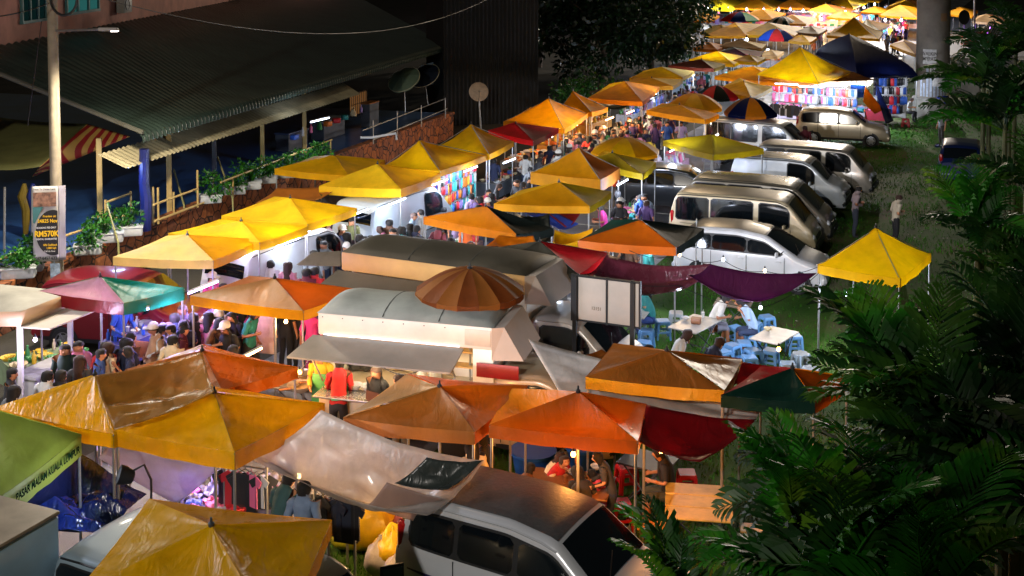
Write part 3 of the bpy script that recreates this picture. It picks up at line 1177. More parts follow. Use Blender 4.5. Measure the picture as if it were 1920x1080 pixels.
# open tailgate car on the asphalt
t = vehicle('parked_car', 'dark car with its boot lid raised on the asphalt', 'car', 'hatch', centre(1268, 350, .8), R(-14), car_paint('#2c3034', .4))
mb = MB()
mb.box((-2.35, 0, 1.72), (1.0, 1.25, .05), bev=.02, M=Matrix.Translation((0, 0, 0)))
lid = mb.build('boot_lid', car_paint('#2c3034', .4), t)
mb = MB()
mb.box((-2.35, 0, 1.752), (.7, 1.0, .012), bev=.004)
mb.build('boot_window', GLASS, lid)
mb = MB()
mb.box((-2.15, .1, .85), (.4, .5, .3), bev=.03)
tg = mb.build('storage_crate', mat('#c43a12', .5))
tg.matrix_world = Matrix.Translation(t.location) @ Matrix.Rotation(R(-14), 4, 'Z')
tag(tg, 'orange plastic crate in the open boot of the dark car', 'crate')


# ------------------------------------------------------------------ food trucks
def food_truck(label, loc, rz, L, D, roofc, fasc, flapc, flap=(1.0, .38), lit=True, bulge=.28, zt=2.55, cabc='#b8aa92'):
    t = thing('food_truck', label, 'food truck', loc, rz)
    zb, zs, zo = .55, 1.02, zt - .42
    inner = mat('#d8d4c4', .45, .1, .1, 2)
    mb = MB()
    mb.box((L / 2, D / 2, (zb + zs) / 2), (L, D, zs - zb), bev=.02)
    mb.build('lower_body', mat(cabc, .4, .1, .15, 2), t)
    mb = MB()
    mb.box((L / 2, D - .03, (zs + zo) / 2), (L, .05, zo - zs))
    mb.box((.03, D / 2 + .2, (zs + zo) / 2), (.05, D - .45, zo - zs))
    mb.box((L - .2, D / 2, (zs + zo) / 2), (.4, D - .12, zo - zs - .01), bev=.01)
    mb.build('inner_wall', inner, t)
    for k in range(3):
        mb = MB()
        mb.box((L / 2 - .15, D - .19, zs + .28 + .3 * k), (L * .82, .26, .025))
        mb.build('shelf', mat('#b08850', .5, 0, .2, 3), t)
    mb = MB()
    mb.box((L / 2, -.03, zs + .02), (L, .5, .04), bev=.01)
    mb.build('counter', mat('#b9b6ae', .25, .7, .1, 4), t)
    mb = MB()
    mb.box((L / 2, D / 2, zt - .2), (L, D, .42), bev=.02)
    mb.build('fascia', mat(fasc, .45, .05, .12, 1.5), t)
    mb = MB()
    def roof(u, v):
        x = -.02 + (L + .04) * u
        y = -.02 + (D + .04) * v
        e = min(1, 9 * min(u, 1 - u))
        return (x, y, zt + .01 + bulge * math.sin(math.pi * min(max(v, 0), 1)) ** .6 * (e ** .35) + .012 * math.sin(u * 19) * math.sin(math.pi * v))
    mb.grid(roof, 40, 16)
    mb.build('roof', mat(roofc, .5, .1, .3, .9), t, ang=70)
    for xx in (L * .38, L * .7):
        mb = MB()
        mb.tube([(xx, y, zt + .015 + bulge * math.sin(math.pi * (y + .02) / (D + .04)) ** .6) for y in [D * k / 8 for k in range(9)]], .012, 5)
        mb.build('roof_seam', mat('#3a3c3a', .6), t)
    mb = MB()
    fl, dr = flap
    mb.add([(-.1, -.01, zo), (L - .55, -.01, zo), (L - .6, -fl, zo - dr), (-.35, -fl, zo - dr), (-.1, -.01, zo - .03), (L - .55, -.01, zo - .03), (L - .6, -fl, zo - dr - .03), (-.35, -fl, zo - dr - .03)],
           [(0, 1, 2, 3), (7, 6, 5, 4), (0, 4, 5, 1), (1, 5, 6, 2), (2, 6, 7, 3), (3, 7, 4, 0)])
    mb.build('service_flap', mat(flapc, .4, .2, .2, 1.2), t, smooth=False)
    for xx in (.1, L - .6):
        mb = MB()
        mb.tube([(xx, -fl * .85, zo - dr * .85 - .03), (xx, -.02, zs + .25)], .018, 6)
        mb.build('flap_strut', METAL, t)
    if lit:
        mb = MB()
        mb.tube([(.25, -.03, zo - .05), (L - .7, -.03, zo - .05)], .018, 8)
        mb.build('fluorescent_tube', emit('#fff3df', 14), t)
        mb = MB()
        mb.box(((L - .5) / 2, -.02, zo + .03), (L - .75, .02, .016))
        mb.build('hinge_light_leak', emit('#f4f6ff', 2.2), t)  # glowing strip stands for kitchen light leaking past the flap hinge
        for k in range(9):
            mb = MB()
            mb.lathe((0, 0, 0), [(.012, 0), (.012, .006)], 6, M=Matrix.Translation((.1 + (L - .2) * k / 8, -.004, zt - .06)) @ Matrix.Rotation(R(90), 4, 'X'))
            mb.build('rivet', STEEL_DK, t)
        mb = MB()
        mb.box((L + .1, -.03, zo - .36), (.8, .02, .26), bev=.005)
        mb.build('red_banner', mat('#8a1416', .5, 0, .2, 3), t)
        mb = MB()
        mb.box((L - .28, -.012, zt - .2), (.5, .012, .3), bev=.004)
        mb.build('hatch_panel', mat('#bfb4a4', .45, .05, .15, 2), t)
    # overhang above the cab
    mb = MB()
    a = .55
    vs = [(L - .02, .0, zo - .18), (L + a, .0 + .12, zo - .18), (L + a, D - .12, zo - .18), (L - .02, D, zo - .18), (L - .02, .0, zt), (L + a * .35, .1, zt), (L + a * .35, D - .1, zt), (L - .02, D, zt)]
    mb.add(vs, [(3, 2, 1, 0), (4, 5, 6, 7), (0, 1, 5, 4), (1, 2, 6, 5), (2, 3, 7, 6), (3, 0, 4, 7)])
    mb.build('cab_overhang', mat('#b3aaa0', .4, .05, .1, 1.5), t, smooth=False)
    for x in (.75, L - .75):
        for y in (.12, D - .12):
            mb = MB()
            mb.lathe((0, 0, 0), [(.17, -.1), (.28, -.1), (.3, -.05), (.3, .05), (.28, .1), (.1, .1)], 20, M=Matrix.Translation((x, y, .3)) @ Matrix.Rotation(R(90), 4, 'X'))
            mb.build('wheel', TYRE, t)
    M = Matrix.Translation((L - .5, D + .07, 0)) @ Matrix.Rotation(0, 4, 'Z')
    return t


def along(p, a, rz):
    return Vector((p[0] + a * math.cos(rz), p[1] + a * math.sin(rz), 0))


pA = gp(596, 592, 2.5)
rA = R(-15)
tA = food_truck('white food truck with grey roof and lit kitchen under a raised grey flap', (pA.x, pA.y, 0), rA, 3.45, 1.55, '#8f948e', '#d0c8bc', '#86837c', flap=(.62, .24), bulge=.2)


def join_cab(truck, off, paint):
    LABELS.pop('cab', None)
    cb = vehicle('truck_cab', 'cab', 'truck', 'cab', (0, 0, 0), 0, paint)
    for ch in list(cb.children):
        ch.parent = truck
        ch.location = off
    bpy.data.objects.remove(cb)


join_cab(tA, (4.5, .8, 0), car_paint('#b7a68c', .1))
pB = gp(640, 477, 2.5)
rB = R(-25)
tB = food_truck('food truck with dark olive roof and cream fascia behind the brown parasol', (pB.x, pB.y, 0), rB, 4.6, 1.7, '#38352c', '#c9a05e', '#4a463e', flap=(1.15, .42), lit=False, bulge=.2)
join_cab(tB, (5.7, .85, 0), car_paint('#b8b4ae', .1))
# box truck at the lower left
bt = gp(112, 958, 2.3)
t = thing('box_truck', 'pale blue box truck with dented roof by the navy sheet', 'truck', (bt.x, bt.y, 0), R(66))
mb = MB()
mb.box((-1.6, .87, 1.5), (3.2, 1.74, 1.5), bev=.03)
mb.build('cargo_box', mat('#8fb0c4', .4, .1, .12, 1.5), t)
mb = MB()
mb.box((-1.6, .87, 2.28), (3.22, 1.76, .05), bev=.02)
mb.build('roof', mat('#867a68', .35, .2, .35, 1.6, .3), t)
mb = MB()
mb.box((-1.6, .87, .58), (3.1, 1.5, .3), bev=.03)
mb.build('chassis', TRIM, t)
for x in (-2.7, -.5):
    for y in (.15, 1.6):
        mb = MB()
        mb.lathe((0, 0, 0), [(.17, -.1), (.3, -.1), (.33, -.05), (.33, .05), (.3, .1), (.1, .1)], 20, M=Matrix.Translation((x, y, .33)) @ Matrix.Rotation(R(90), 4, 'X'))
        mb.build('wheel', TYRE, t)
# ------------------------------------------------------------------ people
SK = mat('#b9805c', .55, 0, .08, 6)
SK2 = mat('#8d5c40', .55, 0, .08, 6)
HAIR = mat('#100c0a', .85, 0, .3, 20)
HAIRB = mat('#2e1a10', .85, 0, .3, 20)
EYE = mat('#0a0808', .3, 0, .1, 5)
SHOE = mat('#26221f', .7, 0, .2, 6)


def arm(sd, sh, el, wr, curl=.35):
    """Shoulder, elbow, wrist, then a palm with five bent fingers."""
    sh, el, wr = Vector(sh), Vector(el), Vector(wr)
    d = (wr - el).normalized()
    side = Vector((0, -sd, 0))
    side = (side - d * side.dot(d))
    side = side.normalized() if side.length > .1 else Vector((1, 0, 0))
    dn = d.cross(side) * sd
    palm = wr + d * .06
    f = []
    for i, (o, l) in enumerate(((-.026, .062), (-.009, .072), (.009, .07), (.026, .054))):
        k0 = palm + d * .02 + side.cross(d) * o
        k1 = k0 + d * l * .55 + side * (.1 * l)
        k2 = k1 + d * l * .4 + side * (curl * l)
        f.append((k0, k1, k2))
    th0 = wr + d * .035 - side.cross(d) * .03
    f.append((th0, th0 + d * .025 - side.cross(d) * .022 + side * .01, th0 + d * .055 - side.cross(d) * .025 + side * .02))
    return sh, el, wr, palm, f


POSES = {
 'stand': dict(pel=(0, .92), lean=0, arms=[((-.03, .25, 1.12), (.03, .27, .87)), ((-.04, -.25, 1.12), (.04, -.26, .88))],
               legs=[((.03, .1, .48), (-.02, .11, .08)), ((.01, -.1, .48), (-.03, -.11, .08))]),
 'phone': dict(pel=(0, .92), lean=.02, arms=[((-.02, .24, 1.13), (.2, .12, 1.14)), ((-.05, -.26, 1.13), (.17, -.1, 1.08))],
               legs=[((.05, .1, .48), (.0, .12, .08)), ((.0, -.1, .48), (-.06, -.1, .08))], head=.05),
 'walk': dict(pel=(0, .9), lean=.03, arms=[((-.12, .24, 1.13), (-.08, .25, .9)), ((.06, -.24, 1.12), (.18, -.22, .92))],
              legs=[((.2, .09, .5), (.22, .1, .08)), ((-.02, -.09, .48), (-.26, -.1, .14))]),
 'reach': dict(pel=(-.03, .92), lean=.1, arms=[((.14, .24, 1.16), (.36, .2, 1.08)), ((.13, -.25, 1.14), (.37, -.16, 1.04))],
               legs=[((.04, .11, .48), (-.02, .13, .08)), ((.0, -.11, .48), (-.08, -.13, .08))], head=.06),
 'talk': dict(pel=(0, .92), lean=.0, arms=[((.1, .26, 1.16), (.26, .22, 1.36)), ((-.06, -.27, 1.12), (.1, -.2, .98))],
               legs=[((.06, .12, .48), (.04, .16, .08)), ((-.01, -.1, .48), (-.06, -.13, .08))], head=.03),
 'carry': dict(pel=(-.01, .91), lean=.04, arms=[((-.08, .25, 1.12), (.04, .3, .9)), ((.0, -.27, 1.14), (.24, -.22, 1.2))],
               legs=[((.14, .1, .49), (.1, .1, .08)), ((-.06, -.1, .49), (-.2, -.12, .11))], head=.06),
 'sit': dict(pel=(0, .52), lean=.06, arms=[((.1, .25, .76), (.32, .14, .76)), ((.08, -.26, .76), (.32, -.12, .78))],
             legs=[((.4, .13, .5), (.38, .14, .08)), ((.39, -.13, .5), (.34, -.13, .08))], head=.05, sit=1),
 'eat': dict(pel=(0, .52), lean=.14, arms=[((.2, .26, .8), (.36, .08, .98)), ((.14, -.26, .76), (.38, -.14, .76))],
             legs=[((.4, .15, .5), (.3, .16, .08)), ((.4, -.12, .5), (.42, -.13, .08))], head=.07, sit=1),
}


def seg_dist(p, a, b):
    ab = b - a
    t = max(0, min(1, (p - a).dot(ab) / max(1e-9, ab.dot(ab))))
    return (p - (a + ab * t)).length, t


BODY = {}


def body_meshes(pose, sex, shorts=False):
    k = (pose, sex, shorts)
    if k in BODY:
        return BODY[k]
    ps = POSES[pose]
    px, pz = ps['pel']
    ln = ps['lean']
    w = 1.0 if sex == 'm' else .9
    T = []
    vv, ee, rr = [], [], []
    segs = []
    def add(p, r, par=None, kind=None):
        vv.append(Vector(p))
        rr.append(r)
        i = len(vv) - 1
        if par is not None:
            ee.append((par, i))
            segs.append((vv[par], vv[i], (rr[par] + r) / 2, kind))
        return i
    def up(z, k_):
        return Vector((px + ln * k_, 0, pz + z))
    hd = ps.get('head', .02)
    pel = add(up(0, 0), .135 * (1 if sex == 'm' else 1.02))
    wai = add(up(.17, .6), .118 * w, pel, 'low')
    che = add(up(.35, 1.4), .142 * w, wai, 'top')
    nb = add(up(.49, 1.9), .085 * w, che, 'top')
    nk = add(up(.555, 2.1) + Vector((hd * .4, 0, 0)), .055, nb, 'neck')
    jaw = add(up(.61, 2.2) + Vector((.02 + hd, 0, 0)), .078, nk, 'head')
    hc = add(up(.685, 2.3) + Vector((hd + .015, 0, 0)), .106, jaw, 'head')
    ht = add(up(.75, 2.3) + Vector((hd + .012, 0, 0)), .084, hc, 'head')
    nose0 = vv[hc] + Vector((.09, 0, -.045))
    ns = add(nose0 + Vector((.022, 0, -.01)), .014, jaw, 'face')
    for sd, (el, wr) in zip((1, -1), ps['arms']):
        sh = up(.455, 1.8) + Vector((0, sd * .165 * w, 0))
        sh, el, wr, palm, fg = arm(sd, sh, Vector(el) * 1, wr)
        a = add(sh, .066 * w, nb, 'top')
        b = add(sh.lerp(el, .55), .05 * w, a, 'sleeve')
        c = add(el, .04 * w, b, 'arm')
        d = add(wr, .027 * w, c, 'arm')
        e = add(palm, .03 * w, d, 'hand')
        for f in fg[:4]:
            i0 = add(f[0], .0095, e, 'hand')
            i1 = add(f[1], .0085, i0, 'hand')
            add(f[2], .007, i1, 'hand')
        i0 = add(fg[4][0], .012, d, 'hand')
        i1 = add(fg[4][1], .0095, i0, 'hand')
        add(fg[4][2], .008, i1, 'hand')
    for sd, (kn, an) in zip((1, -1), ps['legs']):
        hip = up(-.05, 0) + Vector((.02 if ps.get('sit') else 0, sd * .09, 0))
        a = add(hip, .092, pel, 'leg')
        b = add(kn, .06, a, 'leg')
        c = add(Vector(kn).lerp(Vector(an), .4) + Vector((-.015, 0, 0)), .056, b, 'shin')
        d = add(an, .04, c, 'shin')
        add(Vector(an) + Vector((.06, 0, -.045)), .038, d, 'foot')
        add(Vector(an) + Vector((.16, sd * .02, -.05)), .034, len(vv) - 1, 'foot')
    me = bpy.data.meshes.new('person')
    me.from_pydata(vv, ee, [])
    o = bpy.data.objects.new('person', me)
    C.objects.link(o)
    md = o.modifiers.new('s', 'SKIN')
    md.use_smooth_shade = True
    for i, r in enumerate(rr):
        me.skin_vertices[0].data[i].radius = (r, r)
    me.skin_vertices[0].data[0].use_root = True
    sb = o.modifiers.new('b', 'SUBSURF')
    sb.levels = 1
    sb.render_levels = 1
    dg = bpy.context.evaluated_depsgraph_get()
    dg.update()
    bm_ = bpy.data.meshes.new_from_object(o.evaluated_get(dg))
    bpy.data.objects.remove(o)
    bm_.materials.clear()
    bb_ = bmesh.new()
    bb_.from_mesh(bm_)
    bmesh.ops.recalc_face_normals(bb_, faces=bb_.faces)
    bb_.to_mesh(bm_)
    bb_.free()
    # flatten the trunk front to back
    co = np.zeros(len(bm_.vertices) * 3)
    bm_.vertices.foreach_get('co', co)
    co = co.reshape(-1, 3)
    P_ = [Vector(c) for c in co]
    kind = []
    for p in P_:
        best = None
        for a, b, r, kd in segs:
            d, t_ = seg_dist(p, a, b)
            q = d / r if kd not in ('hand',) else d / max(r, .02)
            if best is None or q < best[0]:
                best = (q, kd, t_)
        kind.append(best)
    for i, (q, kd, t_) in enumerate(kind):
        if kd in ('low', 'top') and not ps.get('sit'):
            cx = px + ln * (co[i, 2] - pz) / .26
            co[i, 0] = cx + (co[i, 0] - cx) * .8
            co[i, 1] *= 1.08
    bm_.vertices.foreach_set('co', co.reshape(-1))
    bm_.update()
    nr = np.zeros(len(bm_.vertices) * 3)
    bm_.vertices.foreach_get('normal', nr)
    nr = nr.reshape(-1, 3)
    polys = [tuple(p.vertices) for p in bm_.polygons]
    out = {}
    hz, hx = vv[hc].z, vv[hc].x
    def part(nm, test, off, wob=0):
        keep = [f for f in polys if sum(test(i) for i in f) >= len(f) * .49]
        ids = sorted({i for f in keep for i in f})
        mp = {i: j for j, i in enumerate(ids)}
        m2 = bpy.data.meshes.new(nm)
        vs = []
        for i in ids:
            o_ = off + (wob * fbm(tuple(co[i] * 14)) if wob else 0)
            vs.append(tuple(co[i] + nr[i] * o_))
        m2.from_pydata(vs, [], [tuple(mp[i] for i in f) for f in keep])
        m2.shade_smooth()
        out[nm] = m2
    waist = pz + .06
    nbz = vv[nb].z
    part('shirt', lambda i: kind[i][1] in ('top', 'sleeve') or (abs(co[i, 1]) < .23 and waist < co[i, 2] < nbz + .01 and kind[i][1] != 'hand' and not ps.get('sit')) or (kind[i][1] == 'low' and co[i, 2] > waist - .1), .017, .008)
    part('trousers', lambda i: (kind[i][1] in ('leg',) or (kind[i][1] == 'shin' and not shorts)) or (kind[i][1] == 'low' and co[i, 2] <= waist + .06), .011, .006)
    part('shoes', lambda i: kind[i][1] == 'foot', .008)
    part('short_hair', lambda i: kind[i][1] in ('head', 'face') and (co[i, 2] > hz + .03 or (co[i, 0] < hx + .0 and co[i, 2] > hz - .075)), .014, .012)
    part('long_hair', lambda i: (kind[i][1] in ('head', 'face') and (co[i, 2] > hz + .035 or (co[i, 0] < hx + .03 and co[i, 2] > hz - .12))) or (kind[i][1] == 'neck' and co[i, 0] < hx - .02), .022, .014)
    part('headscarf', lambda i: kind[i][1] in ('neck',) or (kind[i][1] == 'head' and (co[i, 2] > hz + .05 or co[i, 0] < hx + .045)), .02, .006)
    mb = MB()
    for sd in (-1, 1):
        mb.lathe((hx + .086, sd * .034, hz - .005), [(.001, -.009), (.01, 0), (.001, .009)], 6)
    me2 = bpy.data.meshes.new('eyes')
    me2.from_pydata(mb.v, [], mb.f)
    out['eyes'] = me2
    # hair hanging down the back
    mb = MB()
    def fn(u, v):
        a = (u - .5) * 2.4
        r = .105 + .02 * v
        return (hx - .015 - math.cos(a) * r * .95 - .02 * v, math.sin(a) * r, hz + .03 - .36 * v + .01 * math.sin(u * 21))
    mb.grid(fn, 12, 6)
    me3 = bpy.data.meshes.new('hair_length')
    me3.from_pydata(mb.v, [], mb.f)
    me3.shade_smooth()
    out['hair_length'] = me3
    # cap with a peak
    mb = MB()
    c = (hx - .002, 0, hz + .015)
    mb.lathe(c, [(.118, .0), (.12, .03), (.105, .085), (.06, .125), (.001, .135)], 14)
    mb.box((c[0] + .15, 0, c[2] + .01), (.12, .16, .014), bev=.005)
    me4 = bpy.data.meshes.new('cap')
    me4.from_pydata(mb.v, [], mb.f)
    me4.shade_smooth()
    out['cap'] = me4
    # bib apron
    mb = MB()
    def fa(u, v):
        y = (u - .5) * (.3 + .12 * v)
        return (px + .17 + .05 * v - .9 * y * y + ln * (1 - v), y, pz + .33 - .75 * v)
    mb.grid(fa, 8, 8)
    mb.tube([(px + .05, -.17, pz + .12), (px - .13, -.1, pz + .1), (px - .14, .1, pz + .1), (px + .05, .17, pz + .12)], .012, 5)
    me5 = bpy.data.meshes.new('apron')
    me5.from_pydata(mb.v, [], mb.f)
    me5.shade_smooth()
    out['apron'] = me5
    bm_.shade_smooth()
    out['body'] = bm_
    out['top'] = hz + .1
    BODY[k] = out
    return out


SHIRTS = {'black': '#17171a', 'white': '#c8c8c4', 'red': '#b01c1a', 'navy': '#151e3c', 'grey': '#6b6d70', 'pink': '#d07f98', 'yellow': '#d8b32a', 'green': '#1d6a4c', 'maroon': '#5a1622', 'pale blue': '#8fa6c0',
          'orange': '#c85a1c', 'teal': '#1c6f6c', 'cream': '#c9b894', 'purple': '#4a3566', 'brown': '#5a3c28', 'lilac': '#a492bd', 'blue': '#274b94', 'olive': '#5b5a30', 'magenta': '#b22a78', 'charcoal': '#2c2d31'}
PANTS = ['#191a20', '#2a3348', '#34302c', '#5a5348', '#1f2a44']
rp = random.Random(21)


def person(px, py, label, shirt='black', pose='stand', face=0, hair='short', sex='m', h=1.0, z0=0.0, pants=None, shorts=False, apron=None, capc='#d8d5cc', skin=None, group=None, at=None, hairm=None):
    """px, py: the crown of the head in the photo; face: compass of the gaze, 0 = to the right, 90 = away from the viewer."""
    B = body_meshes(pose, sex, shorts)
    q = gp(px, py, z0 + B['top'] * h) if at is None else Vector(at)
    o = bpy.data.objects.new('person', B['body'])
    C.objects.link(o)
    o.location = (q.x, q.y, z0)
    o.rotation_euler = (0, 0, R(face))
    o.scale = (h, h, h)
    tag(o, label, 'person', group)
    if not B['body'].materials:
        B['body'].materials.append(SK)
    o.material_slots[0].link = 'OBJECT'
    o.material_slots[0].material = skin or (SK if rp.random() < .7 else SK2)
    def kid(nm, m_, name=None):
        me = B[nm]
        if not me.materials:
            me.materials.append(m_)
        c = bpy.data.objects.new(name or nm, me)
        C.objects.link(c)
        c.parent = o
        c.material_slots[0].link = 'OBJECT'
        c.material_slots[0].material = m_
        return c
    kid('shirt', mat(SHIRTS.get(shirt, shirt), .8, 0, .15, 9))
    kid('trousers', mat(pants or rp.choice(PANTS), .85, 0, .15, 9), 'shorts' if shorts else 'trousers')
    kid('shoes', SHOE)
    hm = hairm or (HAIR if rp.random() < .75 else HAIRB)
    if hair == 'short':
        kid('short_hair', hm, 'hair')
    elif hair == 'long':
        a = kid('long_hair', hm, 'hair')
        c = kid('hair_length', hm)
        c.parent = a
    elif hair == 'cap':
        kid('short_hair', hm, 'hair')
        kid('cap', mat(capc, .8), 'cap')
    else:
        kid('headscarf', mat(SHIRTS.get(hair, hair), .8), 'headscarf')
    kid('eyes', EYE)
    if apron:
        kid('apron', mat(SHIRTS.get(apron, apron), .7), 'apron')
    return o


# ------------------------------------------------------------------ furniture
def make_stool(colr, label, group):
    m_ = mat(colr, .4, 0, .08, 3)
    t = thing('plastic_stool', label, 'stool', (0, 0, 0), 0, group)
    mb = MB()
    mb.box((0, 0, .435), (.3, .3, .03), bev=.02)
    for a in range(4):
        mb.box((.145 * math.cos(a * math.pi / 2), .145 * math.sin(a * math.pi / 2), .4), (.02, .26, .06), a * math.pi / 2, bev=.005)
    mb.build('seat', m_, t)
    for sx in (-1, 1):
        for sy in (-1, 1):
            mb = MB()
            vs = []
            for (z, e, r) in ((.41, .125, .03), (0, .16, .022)):
                vs += [(sx * e + a * r, sy * e + b * r, z) for a, b in ((-1, -1), (1, -1), (1, 1), (-1, 1))]
            mb.add(vs, [(0, 1, 2, 3), (7, 6, 5, 4), (0, 4, 5, 1), (1, 5, 6, 2), (2, 6, 7, 3), (3, 7, 4, 0)])
            mb.build('leg', m_, t, smooth=False)
    mb = MB()
    for a in range(4):
        mb.box((.145 * math.cos(a * math.pi / 2), .145 * math.sin(a * math.pi / 2), .18), (.012, .28, .05), a * math.pi / 2)
    mb.build('stretcher', m_, t, smooth=False)
    return t


PROTO = {}


def stool(px, py, colr, label, rz=0, z=.45, n=1, at=None, group=None):
    hexc = {'blue': '#6496c8', 'white': '#b8bcc0', 'red': '#a8161a', 'pale': '#9fb4c6'}[colr]
    g = group or f'{colr} plastic stools'
    if colr not in PROTO:
        PROTO[colr] = make_stool(hexc, label, g)
        r = PROTO[colr]
    else:
        r = dup(PROTO[colr], label=label, group=g, cat='stool')
    q = gp(px, py, z) if at is None else Vector(at)
    r.location = (q.x, q.y, z - .45)
    r.rotation_euler = (0, 0, R(rz))
    return r


def table(px, py, label, w=1.2, d=.75, z=.74, rz=-20, top='#a9a49a', planks=0, group='folding tables', topmat=None, at=None):
    q = gp(px, py, z) if at is None else Vector(at)
    t = thing('folding_table', label, 'table', (q.x, q.y, 0), R(rz), group)
    tm = topmat or mat(top, .35, 0, .3, 3)
    mb = MB()
    if planks:
        for k in range(planks):
            y = -d / 2 + d * (k + .5) / planks
            mb.box((0, y, z - .015), (w, d / planks - .03, .03), bev=.012)
    else:
        mb.box((0, 0, z - .015), (w, d, .03), bev=.012)
    mb.build('tabletop', tm, t)
    for sy in (-1, 1):
        for sx in (-1, 1):
            mb = MB()
            mb.tube([(sx * w * .38, sy * d * .4, z - .03), (-sx * w * .36, sy * d * .4 + .015 * sx, .0)], .014, 6)
            mb.build('leg', STEEL_DK, t)
    mb = MB()
    for sx in (-1, 1):
        mb.tube([(sx * w * .36, -d * .42, .04), (sx * w * .36, d * .42, .04)], .012, 6)
    mb.build('brace', STEEL_DK, t)
    return t


# ------------------------------------------------------------------ stalls and goods
def proto_mesh(nm):
    if nm in PROTO:
        return PROTO[nm]
    mb = MB()
    if nm == 'box':
        mb.box((0, 0, .06), (.22, .16, .12), bev=.012)
        mb.box((0, 0, .123), (.23, .17, .012), bev=.004)
    elif nm == 'tray':
        mb.lathe((0, 0, 0), [(.11, 0), (.15, .05), (.155, .055), (.14, .05), (.1, .02)], 12)
        for k in range(9):
            a = k * 2.4
            mb.lathe((.075 * math.sqrt(k / 8) * math.cos(a), .075 * math.sqrt(k / 8) * math.sin(a), .03), [(.001, 0), (.03, .02), (.025, .045), (.001, .055)], 6)
    elif nm == 'bottle':
        mb.lathe((0, 0, 0), [(.035, 0), (.04, .02), (.04, .14), (.015, .19), (.015, .22), (.02, .222), (.02, .235), (.001, .236)], 10)
    elif nm == 'bag':
        def fn(u, v):
            a = u * 2 * math.pi
            r = (.09 + .03 * math.sin(a * 2)) * (1 - .55 * v ** 2)
            return (r * math.cos(a), r * .8 * math.sin(a), .2 * v + .01 * math.sin(a * 5))
        mb.grid(fn, 14, 6)
        for s_ in (-1, 1):
            mb.tube([(-.03, .03 * s_, .19), (-.02, .035 * s_, .27), (.02, .035 * s_, .27), (.03, .03 * s_, .19)], .006, 5)
    elif nm == 'bundle':
        def fn(u, v):
            return ((u - .5) * .26, (v - .5) * .2, .05 + .03 * math.sin(u * 9) * math.sin(v * 7) + .04 * math.sin(math.pi * u) * math.sin(math.pi * v))
        mb.grid(fn, 8, 6)
        mb.box((0, 0, .025), (.26, .2, .05), bev=.01)
    elif nm == 'garment':
        pts = [(-.1, .0), (-.04, -.03), (.04, -.03), (.1, 0), (.26, -.1), (.2, -.22), (.14, -.18), (.15, -.6), (-.15, -.6), (-.14, -.18), (-.2, -.22), (-.26, -.1)]
        for yy in (-.012, .012):
            mb.add([(x, yy, z) for x, z in pts], [tuple(range(len(pts))) if yy < 0 else tuple(range(len(pts) - 1, -1, -1))])
        n = len(pts)
        mb.add([(x, -.012, z) for x, z in pts] + [(x, .012, z) for x, z in pts], [(i, i + n, (i + 1) % n + n, (i + 1) % n) for i in range(n)])
        mb.tube([(-.1, 0, .0), (0, 0, .05), (.1, 0, 0)], .006, 4)
        mb.tube([(0, 0, .05), (0, 0, .1)], .005, 4)
    elif nm == 'packet':
        mb.box((0, 0, -.11), (.13, .03, .2), bev=.012)
        mb.box((0, 0, 0), (.04, .012, .03))
    elif nm == 'bowl':
        mb.lathe((0, 0, 0), [(.04, 0), (.09, .05), (.1, .07), (.095, .07), (.075, .045), (.001, .045)], 14)
    elif nm == 'cup':
        mb.lathe((0, 0, 0), [(.03, 0), (.042, .12), (.045, .125), (.03, .127), (.001, .13)], 10)
        mb.tube([(0, 0, .12), (.02, 0, .2)], .004, 5)
    me = bpy.data.meshes.new(nm)
    me.from_pydata(mb.v, [], mb.f)
    me.materials.append(chip_mat())
    me.shade_smooth()
    me.set_sharp_from_angle(angle=R(40))
    PROTO[nm] = me
    return me


GOODC = {'pink': '#c9628c', 'white': '#c6c6c6', 'blue': '#2f59b0', 'red': '#b3202a', 'yellow': '#d0aa2a', 'green': '#2f7a3c', 'black': '#1b1b1f', 'orange': '#c96a1e', 'lilac': '#8c78b8', 'cream': '#c8b890', 'brown': '#6b4226', 'teal': '#2a8a8c'}
KINDN = {'box': 'cardboard box', 'tray': 'round tray of food', 'bottle': 'bottle', 'bag': 'plastic bag', 'bundle': 'folded bundle of cloth', 'garment': 'garment on a hanger', 'packet': 'packet on a hook', 'bowl': 'bowl', 'cup': 'drink cup'}
OBJN = {'box': 'carton', 'tray': 'food_tray', 'bottle': 'bottle', 'bag': 'plastic_bag', 'bundle': 'folded_cloth', 'garment': 'garment', 'packet': 'packet', 'bowl': 'bowl', 'cup': 'cup'}


def good(nm, loc, rz, colr, where, s=1.0, label=None, group=None):
    o = bpy.data.objects.new(OBJN[nm], proto_mesh(nm))
    C.objects.link(o)
    o.location = loc
    o.rotation_euler = (0, 0, rz)
    o.scale = (s, s, s)
    c = lin(GOODC.get(colr, colr))
    j = .8 + .4 * rp.random()
    o.color = (c[0] * j, c[1] * j, c[2] * j, 1)
    tag(o, label or f'{colr} {KINDN[nm]} {where}', KINDN[nm].split(' ')[-1] if nm not in ('tray', 'bundle', 'garment', 'packet') else {'tray': 'food tray', 'bundle': 'folded cloth', 'garment': 'garment', 'packet': 'packet'}[nm], group or f'{KINDN[nm]}s {where}'.replace('boxs', 'boxes'))
    return o


